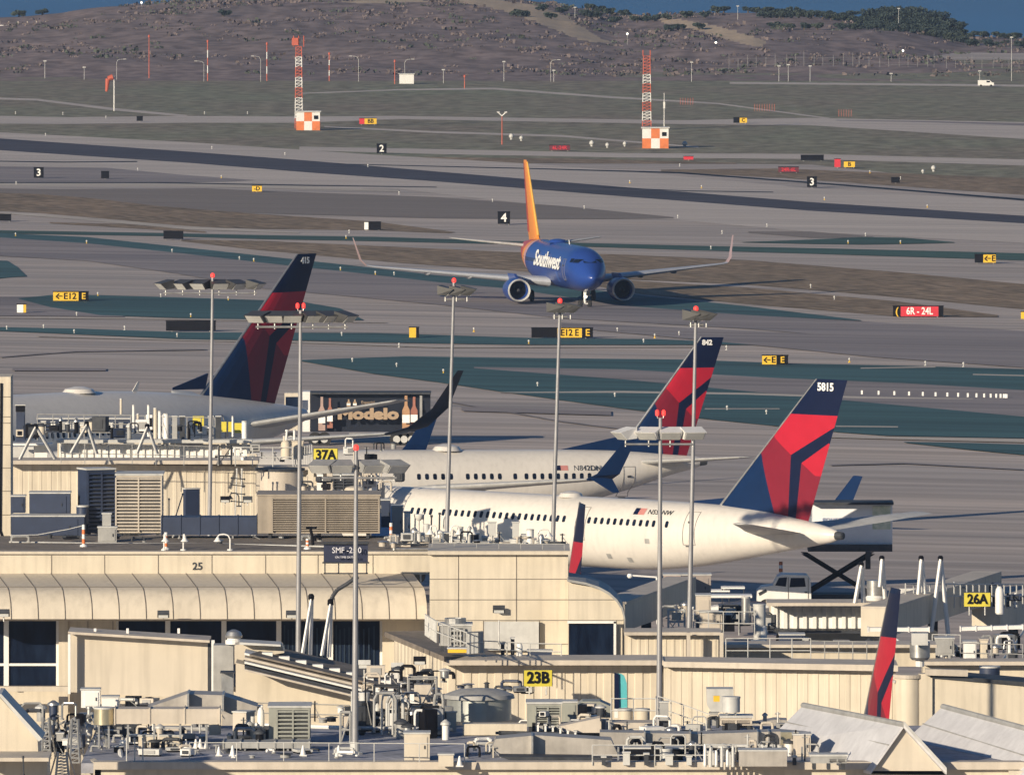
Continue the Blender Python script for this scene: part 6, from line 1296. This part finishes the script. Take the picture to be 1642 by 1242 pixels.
for i, (x, y0, y1, w_) in enumerate(((1196, 958, 1000, 14), (1218, 970, 1030, 20), (1222, 1000, 1044, 16))): cyl('steel column drum %s left of the fluted walkway' % ('one', 'two', 'three')[i], x-w_/2, y0, x+w_/2, y1, s=33.0, m=(galv, lgrey, white)[i], name='column_drum', cat='tank', dome=i == 2)
cabinet('tan railed cabinet on the low cream wall', 1122, 982, 1158, 1012, s=33.4, d=1.0, m=tanp); railing('railing over the short ribbed walkway', [W(1112, 1016, 34.2), W(1160, 1018, 34.2), W(1210, 1018, 34.2)], h=1.1, step=.8, m=lgrey)
railing('long railing on the low cream wall, left half', [W(1164, 1062, 35.4), W(1270, 1062, 35.4), W(1300, 1062, 35.4)], h=1.1, step=1.1, m=lgrey); railing('long railing behind the hidden red tail', [W(1300, 1062, 35.2), W(1390, 1064, 35.2)], h=1.0, step=.6, m=grey)
railing('pale railing right of the steel drum vent', [W(1495, 1052, 33.8), W(1540, 1053, 33.8)], h=1.05, step=.7, m=lgrey); railing('fine railing above the right edge walkway', [W(1540, 1062, 34.8), W(1640, 1064, 34.8)], h=.9, step=.8, m=grey)
for i, (x0, y0, x1, y1, m_) in enumerate(((1206, 1030, 1226, 1060, tanp), (1232, 1036, 1262, 1062, grey), (1270, 1026, 1296, 1044, lgrey), (1296, 1040, 1330, 1062, white), (1338, 1030, 1362, 1062, cream), (1364, 1040, 1388, 1058, lgrey), (1440, 1036, 1458, 1066, white), (1500, 1024, 1530, 1050, grey), (1545, 1030, 1566, 1060, white), (1572, 1026, 1584, 1060, cream), (1250, 1018, 1290, 1030, bl))):
    cabinet('roof cabinet %s on the right hand walkway roofs, counted from the left' % ('one', 'three', 'four', 'five', 'six', 'seven', 'eight', 'nine', 'ten', 'eleven', 'two')[i], x0, y0, x1, y1, s=34.6, d=1.2, m=m_)
for i in range(14):
    x = 1180+i*33; y = 1056-(i*13 % 17); pipe('crooked service pipe %s of fourteen on the right walkway roofs' % ('one', 'two', 'three', 'four', 'five', 'six', 'seven', 'eight', 'nine', 'ten', 'eleven', 'twelve', 'thirteen', 'fourteen')[i], [W(x, y+6, 34.3), W(x+2, y-12, 34.3), W(x+16, y-14, 34.3), W(x+20, y+4, 34.4)], .045, rng.choice([galv, dgrey, white, grey]))
ductrun('long pale beam slanting over the right walkway roofs', 1392, 1006, 1490, 1012, s=33.6, d=.5, m=white, n=3); ductrun('white truss beam right of the drum vent', 1540, 1005, 1640, 1011, s=33.2, d=.5, m=white, n=4, x1y=-3); ductrun('tan flat roof strip behind the hidden red tail', 1245, 1040, 1420, 1050, s=34.0, d=1.5, m=tanp, n=4)
cyl('navy drum standing for a cast shadow on the upper right wall', 1571, 1070, 1604, 1104, s=35.5, m=bl, name='tank')  # navy drum added where a stack throws its shadow on the wall
# tall braced struts by 26A
for x, y, b0, b1, l in ((1381, 906, (1370, 966), (1384, 966), 'left short strut pair right of the scissor lift'), (1414, 896, (1410, 940), (1419, 966), 'black capped strut pair left of the hidden tail tip'), (1477, 896, (1464, 1032), (1487, 992), 'left one of the two tall strut pairs near the 26A sign'), (1508, 896, (1492, 1012), (1520, 1020), 'right one of the two tall strut pairs near the 26A sign')): aframe(l, x, y, b0[0], b0[1], b1[0], b1[1], 31.9, m=white, r=.09)
railing('white railing of the shaded walkway by the 26A sign', [W(1452, 974, 31.9), W(1530, 974, 31.7), W(1640, 974, 31.3)], h=1.2, step=.8, r=.035, m=lgrey)
for i in range(10): cyl('pale bottle shaped insulator %s of ten along the 26A walkway' % ('one', 'two', 'three', 'four', 'five', 'six', 'seven', 'eight', 'nine', 'ten')[i], 1516+i*12.2, 950, 1521+i*12.2, 974, s=31.2, m=(white, lgrey, dgrey)[i % 3], name='insulator', cat='post', dome=True)
cyl('white stub tower with cap at the far right walkway', 1596, 940, 1610, 984, s=31.6, m=white, dome=True, name='vent_post', cat='vent'); pipe('thin leaning stay at the right edge', [W(1642, 1010, 32), W(1622, 1040, 32.4), W(1600, 1066, 33)], .06, lgrey)
# ---- catering truck with raised body
t = thing('catering_truck', 'high lift catering truck with raised box behind the nearest jet tail', 'truck', G(1330, 978)); s = 27.9; L = t.location
TT = Matrix.Rotation(0, 4, 'Z')
bx('box_body', mat('box_white', (.80, .82, .84), .5, var=.06), t, 1303, 808, 1431, 874, s, 2.3); bx('roof_rim', dgrey, t, 1301, 805, 1433, 809, s+.03, 2.5); bx('floor_frame', dgrey, t, 1296, 873, 1431, 884, s+.02, 2.4)
bx('end_picture', mat('menu_green', (.40, .50, .34), .5, col2=(.88, .86, .70), scale=2.2), t, 1399, 811, 1428, 848, s, .05, -.05); facetext('lettering', 'gourmet', mat('box_text', (.10, .16, .32), .5), 1342, 832, s, 9, t, sx=1.1).location = (0, -.04, 0)
b = MB()
for o_ in (0, 1.9):
    for a, c in (((1290, 888), (1398, 954)), ((1398, 888), (1290, 954))): b.hull([W(a[0]-5, a[1], s)+Vector((0, o_, 0)), W(a[0]+5, a[1], s)+Vector((0, o_, 0)), W(c[0]+5, c[1], s)+Vector((0, o_, 0)), W(c[0]-5, c[1], s)+Vector((0, o_, 0))], [p+Vector((0, .18, 0)) for p in (W(a[0]-5, a[1], s)+Vector((0, o_, 0)), W(a[0]+5, a[1], s)+Vector((0, o_, 0)), W(c[0]+5, c[1], s)+Vector((0, o_, 0)), W(c[0]-5, c[1], s)+Vector((0, o_, 0)))])
b.build('scissor_lift', black, t); bx('chassis', dgrey, t, 1286, 953, 1402, 964, s, 2.2); bx('outrigger', dgrey, t, 1388, 884, 1396, 912, s+.05, .4)
b = MB(); P = [(1214, 966), (1214, 948), (1222, 941), (1240, 938), (1247, 924), (1256, 921), (1294, 922), (1300, 930), (1301, 967)]; b.prism(P, s+.05, 2.1); cb = b.build('cab', white, t)
MB().prism([(1243, 938), (1249, 926), (1262, 925), (1260, 940)], s+.05, .05, -.03).build('window', glass, cb); MB().prism([(1268, 926), (1290, 926), (1292, 940), (1266, 941)], s+.05, .05, -.03).build('window', glass, cb); MB().prism([(1216, 950), (1228, 944), (1230, 948), (1218, 955)], s+.05, .04, -.02).build('vent', dgrey, cb)
seams('door_seam', cb, [(1264, 925, 1264, 964), (1296, 925, 1296, 964), (1264, 964, 1296, 964)], s+.05, off=-.02); MB().px(1290, 948, 1294, 950, s+.05, .05, -.05).build('handle', dgrey, cb)
for x in (1230, 1312, 1380): wl = MB().tube(W(x, 974, s+.06), W(x, 974, s+.06)+Vector((0, .4, 0)), .5, n=18).build('wheel', rubber, t); MB().tube(W(x, 974, s+.06)-Vector((0, .02, 0)), W(x, 974, s+.06)+Vector((0, .05, 0)), .25, n=14).build('hub', lgrey, wl)
bollard(1251, 899, 920, None, 'red and white beacon rod over the truck cab') if False else None
t = thing('warning_rod', 'red and white striped rod above the truck cab', 'rod', W(1252, 922, 27.6))
for i in range(4): MB().tube((0, 0, i*.2), (0, 0, (i+1)*.2), .11, n=8).build('band', orange if i % 2 else whitet, t, world=False)
# ---- beer truck
t = thing('delivery_truck', 'white cab truck with long dark trailer carrying Modelo lettering and bottles', 'truck', G(590, 714)); s = 22.4
bx('cab', cream2, t, 456, 630, 482, 690, s, 2.4); bx('trailer_front', white, t, 485, 628, 497, 692, s, 2.4); tr = bx('trailer', mat('trailer_navy', (.012, .016, .028), .35), t, 498, 632, 690, 692, s, 2.5); bx('roof_rail', dgrey, t, 497, 629, 691, 632, s+.02, 2.55); bx('side_skirt', grey, t, 560, 694, 668, 699, s, .1); bx('rear_frame', grey, t, 673, 634, 677, 692, s+.03, .1)
MB().px(458, 636, 480, 652, s+.02, .05).build('windscreen', glass, t)
gold = mat('gold_paint', (.40, .29, .19), .5, var=.1); facetext('lettering', 'Modelo', gold, 590, 664, s+.03, 17, t, sx=1.35, bold=.06); facetext('small_lettering', 'Especial', gold, 590, 645, s+.03, 5, t)
for x, y0, y1, w_, m_, n_ in ((516, 636, 690, 11, mat('bottle_pink', (.42, .30, .26), .5), 'one'), (529, 638, 686, 9, mat('bottle_brown', (.34, .14, .10), .5), 'two'), (559, 640, 652, 6, gold, 'three'), (569, 640, 652, 6, gold, 'four'), (651, 634, 690, 12, mat('bottle_amber', (.45, .26, .14), .5), 'five'), (664, 636, 688, 11, MATS['bottle_brown'], 'six')):
    h = y1-y0; MB().prism([(x-w_*.18, y0), (x+w_*.18, y0), (x+w_*.2, y0+h*.28), (x+w_/2, y0+h*.42), (x+w_/2, y1), (x-w_/2, y1), (x-w_/2, y0+h*.42), (x-w_*.2, y0+h*.28)], s+.02, .03, -.02).build('bottle_picture', m_, tr); MB().prism([(x-w_*.5, y0+h*.55), (x+w_*.5, y0+h*.55), (x+w_*.5, y0+h*.78), (x-w_*.5, y0+h*.78)], s+.03, .03, -.02).build('bottle_label', whitet, tr)
for x in (466, 505, 520, 636, 648, 660): wl = MB().tube(W(x, 704, s+.02), W(x, 704, s+.02)+Vector((0, .4, 0)), .5, n=18).build('wheel', rubber, t); MB().tube(W(x, 704, s+.02)-Vector((0, .02, 0)), W(x, 704, s+.02)+Vector((0, .05, 0)), .26, n=14).build('hub', lgrey, wl)
# ---- dense pipework, valves and small boxes where the photo shows tangles: region, base height, count, label
def tangle(x0, y0, x1, y1, s, n, label, grp, hmin=8, hmax=26, seed=1, deck=False, mats=None):
    r = random.Random(seed); ms = mats or [galv, dgrey, grey, white, black, tanp, lgrey, cream2, black]  # black and dark grey pieces imitate the shade in the gaps
    for i in range(n):
        x = x0+(x1-x0)*(i+r.random())/n; y = r.uniform(y0, y1); ss = gs(y, DZ)+.01 if deck else s+r.uniform(-.25, .25); h = r.uniform(hmin, hmax)/ss; k = r.random(); m = r.choice(ms); L = W(x, y, ss)
        if k < .38:
            t = thing('pipe_elbow', 'bent service pipe '+label, 'pipe', L, group='bent service pipes '+grp); w_ = r.choice([-1, 1])*r.uniform(.25, .9); rr = r.uniform(.03, .08)
            MB().path([Vector((0, 0, 0)), Vector((0, 0, h*.85)), Vector((w_*.15, 0, h)), Vector((w_*.85, r.uniform(-.3, .3), h)), Vector((w_, 0, h*.85)), Vector((w_, 0, r.uniform(0, h*.4)))], rr, 7).build('run', m, t, world=False, smooth=True)
            MB().lathe((0, 0, 0), [(rr*1.8, 0), (rr*1.8, .06)], 10).build('flange', grey, t, world=False)
        elif k < .62:
            t = thing('vent_pot', 'small capped vent '+label, 'vent', L, group='small capped vents '+grp); q = r.uniform(.08, .22); h *= .8
            MB().lathe((0, 0, 0), [(q, 0), (q, h*.7)], 12).build('stack', m, t, world=False, smooth=True); MB().lathe((0, 0, h*.72), [(q*1.5, 0), (q*1.4, h*.1), (q*.3, h*.25)], 12).build('cap', r.choice([galv, lgrey, dgrey]), t, world=False, smooth=True)
        elif k < .85:
            t = thing('unit_box', 'small machinery box '+label, 'box', L, r.uniform(-.5, .5), group='small machinery boxes '+grp); w_ = r.uniform(.25, .9); h *= .7; d = r.uniform(.3, .8)
            MB().box((0, d/2, h/2+.06), (w_, d, h)).build('casing', m, t, world=False); MB().box((0, -.02, h/2+.06), (w_*.6, .03, h*.6)).build('grille', r.choice([black, dgrey, grey]), t, world=False); MB().box((0, d/2, .03), (w_*.9, d*.9, .06)).build('skid', black, t, world=False)
        else:
            t = thing('stub_post', 'thin braced post '+label, 'post', L, group='thin braced posts '+grp); h *= 1.25
            MB().tube((0, 0, 0), (0, 0, h), .035, n=6).build('post', m, t, world=False); MB().tube((.3, 0, 0), (0, 0, h*.7), .02, n=5).tube((-.12, 0, h*.9), (.12, 0, h*.9), .03, n=5).build('brace', grey, t, world=False)
tangle(60, 1150, 130, 1210, 39.0, 22, 'in the bottom left corner tangle', 'in the bottom left corner', 10, 40, 1, mats=[grey, dgrey, black, bl, galv, black])
tangle(135, 1186, 330, 1205, 39, 16, 'under the long duct on the left deck', 'on the left deck', 8, 24, 2, True)
tangle(366, 1184, 430, 1200, 39, 10, 'between the duct stack and the louvred chiller', 'by the louvred chiller', 12, 44, 3, True, [white, black, galv, dgrey, cream2])
tangle(186, 1128, 430, 1150, 37.6, 14, 'behind the pitched hood on the left', 'behind the pitched hood', 8, 20, 4)
tangle(560, 1168, 720, 1186, 39, 26, 'round the lattice frames in the middle', 'in the middle of the deck', 16, 70, 5, True, [grey, dgrey, black, white, galv, lgrey])
tangle(575, 1084, 720, 1116, 37.2, 20, 'on the lower end of the sloping walkway', 'on the sloping walkway', 8, 28, 6)
tangle(735, 1100, 850, 1118, 36.9, 9, 'against the ribbed wall left of the 23B sign', 'left of the 23B sign', 6, 18, 7, mats=[grey, dgrey, bl, galv])
tangle(850, 1140, 980, 1180, 38.9, 14, 'around the louvred box under the 23B sign', 'under the 23B sign', 10, 30, 8)
tangle(1000, 1206, 1300, 1226, 40, 34, 'under the long duct on the right deck', 'on the right deck', 10, 40, 9, True, [black, dgrey, galv, white, lgrey, grey, black, tanp])
tangle(1060, 1160, 1260, 1176, 38.8, 16, 'behind the long duct on the right', 'behind the long right duct', 8, 26, 10)
tangle(1010, 1050, 1200, 1062, 34.4, 14, 'on the short ribbed walkway roof', 'on the short ribbed walkway', 8, 40, 11, mats=[dgrey, black, tanp, lgrey, galv])
tangle(1160, 1044, 1400, 1060, 34.3, 26, 'on the roofs left of the hidden red tail', 'left of the hidden red tail', 8, 34, 12)
tangle(1440, 1040, 1642, 1062, 34.3, 22, 'on the roofs right of the hidden red tail', 'right of the hidden red tail', 8, 34, 13)
tangle(1060, 985, 1235, 1012, 32.4, 22, 'in the shaded gap under the nearest jet', 'in the shaded gap', 8, 34, 14, mats=[dgrey, black, grey, bl, white, tanp])
tangle(1425, 960, 1642, 974, 31.3, 24, 'along the railed walkway with the 26A sign', 'along the 26A walkway', 8, 30, 15, mats=[dgrey, bl, grey, white, black])
tangle(610, 868, 905, 884, 33.9, 30, 'along the roof edge before the nearest jet', 'along the roof edge', 6, 20, 16, mats=[dgrey, black, grey, white, galv, tanp, lgrey])
tangle(25, 690, 345, 704, 27.4, 26, 'on the catwalk above the left walkway', 'on the catwalk', 8, 34, 17, mats=[bl, dgrey, black, white, grey, cream2])
tangle(345, 718, 640, 744, 27.6, 24, 'around the yellow 37A sign', 'around the 37A sign', 6, 18, 18, mats=[dgrey, cream2, white, black, grey])
tangle(480, 770, 640, 796, 28.2, 16, 'behind the brown louvred housing', 'behind the brown housing', 8, 34, 19, mats=[dgrey, cream2, tanp, black])
tangle(18, 862, 640, 872, 33.5, 20, 'along the long concourse roof', 'along the concourse roof', 3, 10, 20, mats=[dgrey, black, grey])
# apron equipment near the scissor lift and under the nearest jet
for x, y, c_, l in ((1166, 990, white, 'white baggage tug parked under the nearest jet tail'), (1190, 985, bl, 'blue baggage tug left of the catering truck cab')):
    t = thing('baggage_tug', l, 'tug', W(x, y-30, 29.0)); t.location.z = 0.0; t.location.z = zof(y-18, 29.0)-.9
    MB().hull([(-1.3, 0, .3), (1.3, 0, .3), (1.3, 0, .9), (.2, 0, 1.0), (0, 0, 1.0), (-1.3, 0, .8)], [(-1.3, 1.4, .3), (1.3, 1.4, .3), (1.3, 1.4, .9), (.2, 1.4, 1.0), (0, 1.4, 1.0), (-1.3, 1.4, .8)]).build('body', c_, t, world=False)
    MB().box((-.5, .7, 1.75), (1.3, 1.4, .08)).build('canopy', white, t, world=False)
    for e in (-1.1, .1): MB().tube((e, .05, .9), (e, .05, 1.75), .03, n=5).build('canopy_post', dgrey, t, world=False)
    for e in (-.85, .85): MB().tube((e, -.04, .3), (e, .25, .3), .3, n=14).build('wheel', rubber, t, world=False)
tangle(138, 1164, 345, 1186, 38.9, 20, 'behind the deck posts on the left', 'behind the left deck posts', 10, 34, 21, True)
tangle(200, 1200, 560, 1216, 39.6, 16, 'on the open left part of the near deck', 'on the open left deck', 5, 14, 22, True, [lgrey, white, grey, dgrey])
tangle(740, 1196, 800, 1216, 39.8, 6, 'left of the slumped grey casing', 'by the slumped casing', 8, 20, 23, True)
tangle(470, 1140, 560, 1164, 38.2, 8, 'behind the louvred chiller', 'behind the chiller', 8, 30, 24)
tangle(980, 1178, 1140, 1200, 39.3, 16, 'in front of the maintenance platform', 'before the platform', 12, 40, 25, True)
for i, (x0, x1, y, dy) in enumerate(((140, 330, 1176, 4), (380, 560, 1172, 6), (575, 720, 1178, 2), (800, 960, 1186, 3), (1010, 1250, 1206, 2))):
    pipe('long %s pipe run lying across the near deck, %s from the left' % (('grey', 'white', 'steel', 'dark', 'pale')[i], ('first', 'second', 'third', 'fourth', 'fifth')[i]), [G(x0, y, DZ)+Vector((0, 0, .3)), G((x0+x1)/2, y+dy/2, DZ)+Vector((0, 0, .3)), G(x1, y+dy, DZ)+Vector((0, 0, .3))], .09, (grey, white, galv, dgrey, lgrey)[i])
# ---------------------------------------------------------------- haze: even, thin air over the whole airfield
hz = MB(); hz.box((0, 21000/2-400, (62-32)/2), (5000, 21800, 62+32)); o = hz.build('haze', mat('cream_paint', (0, 0, 0)))
m = bpy.data.materials.new('haze_air'); m.use_nodes = True; n = m.node_tree.nodes; n.clear()
po = n.new('ShaderNodeOutputMaterial'); pv = n.new('ShaderNodeVolumePrincipled'); m.node_tree.links.new(pv.outputs[0], po.inputs['Volume'])
pv.inputs['Color'].default_value = (.70, .80, .95, 1); pv.inputs['Density'].default_value = 0.00011; pv.inputs['Anisotropy'].default_value = 0.55
o.data.materials.clear(); o.data.materials.append(m); tag(o, kind='stuff')
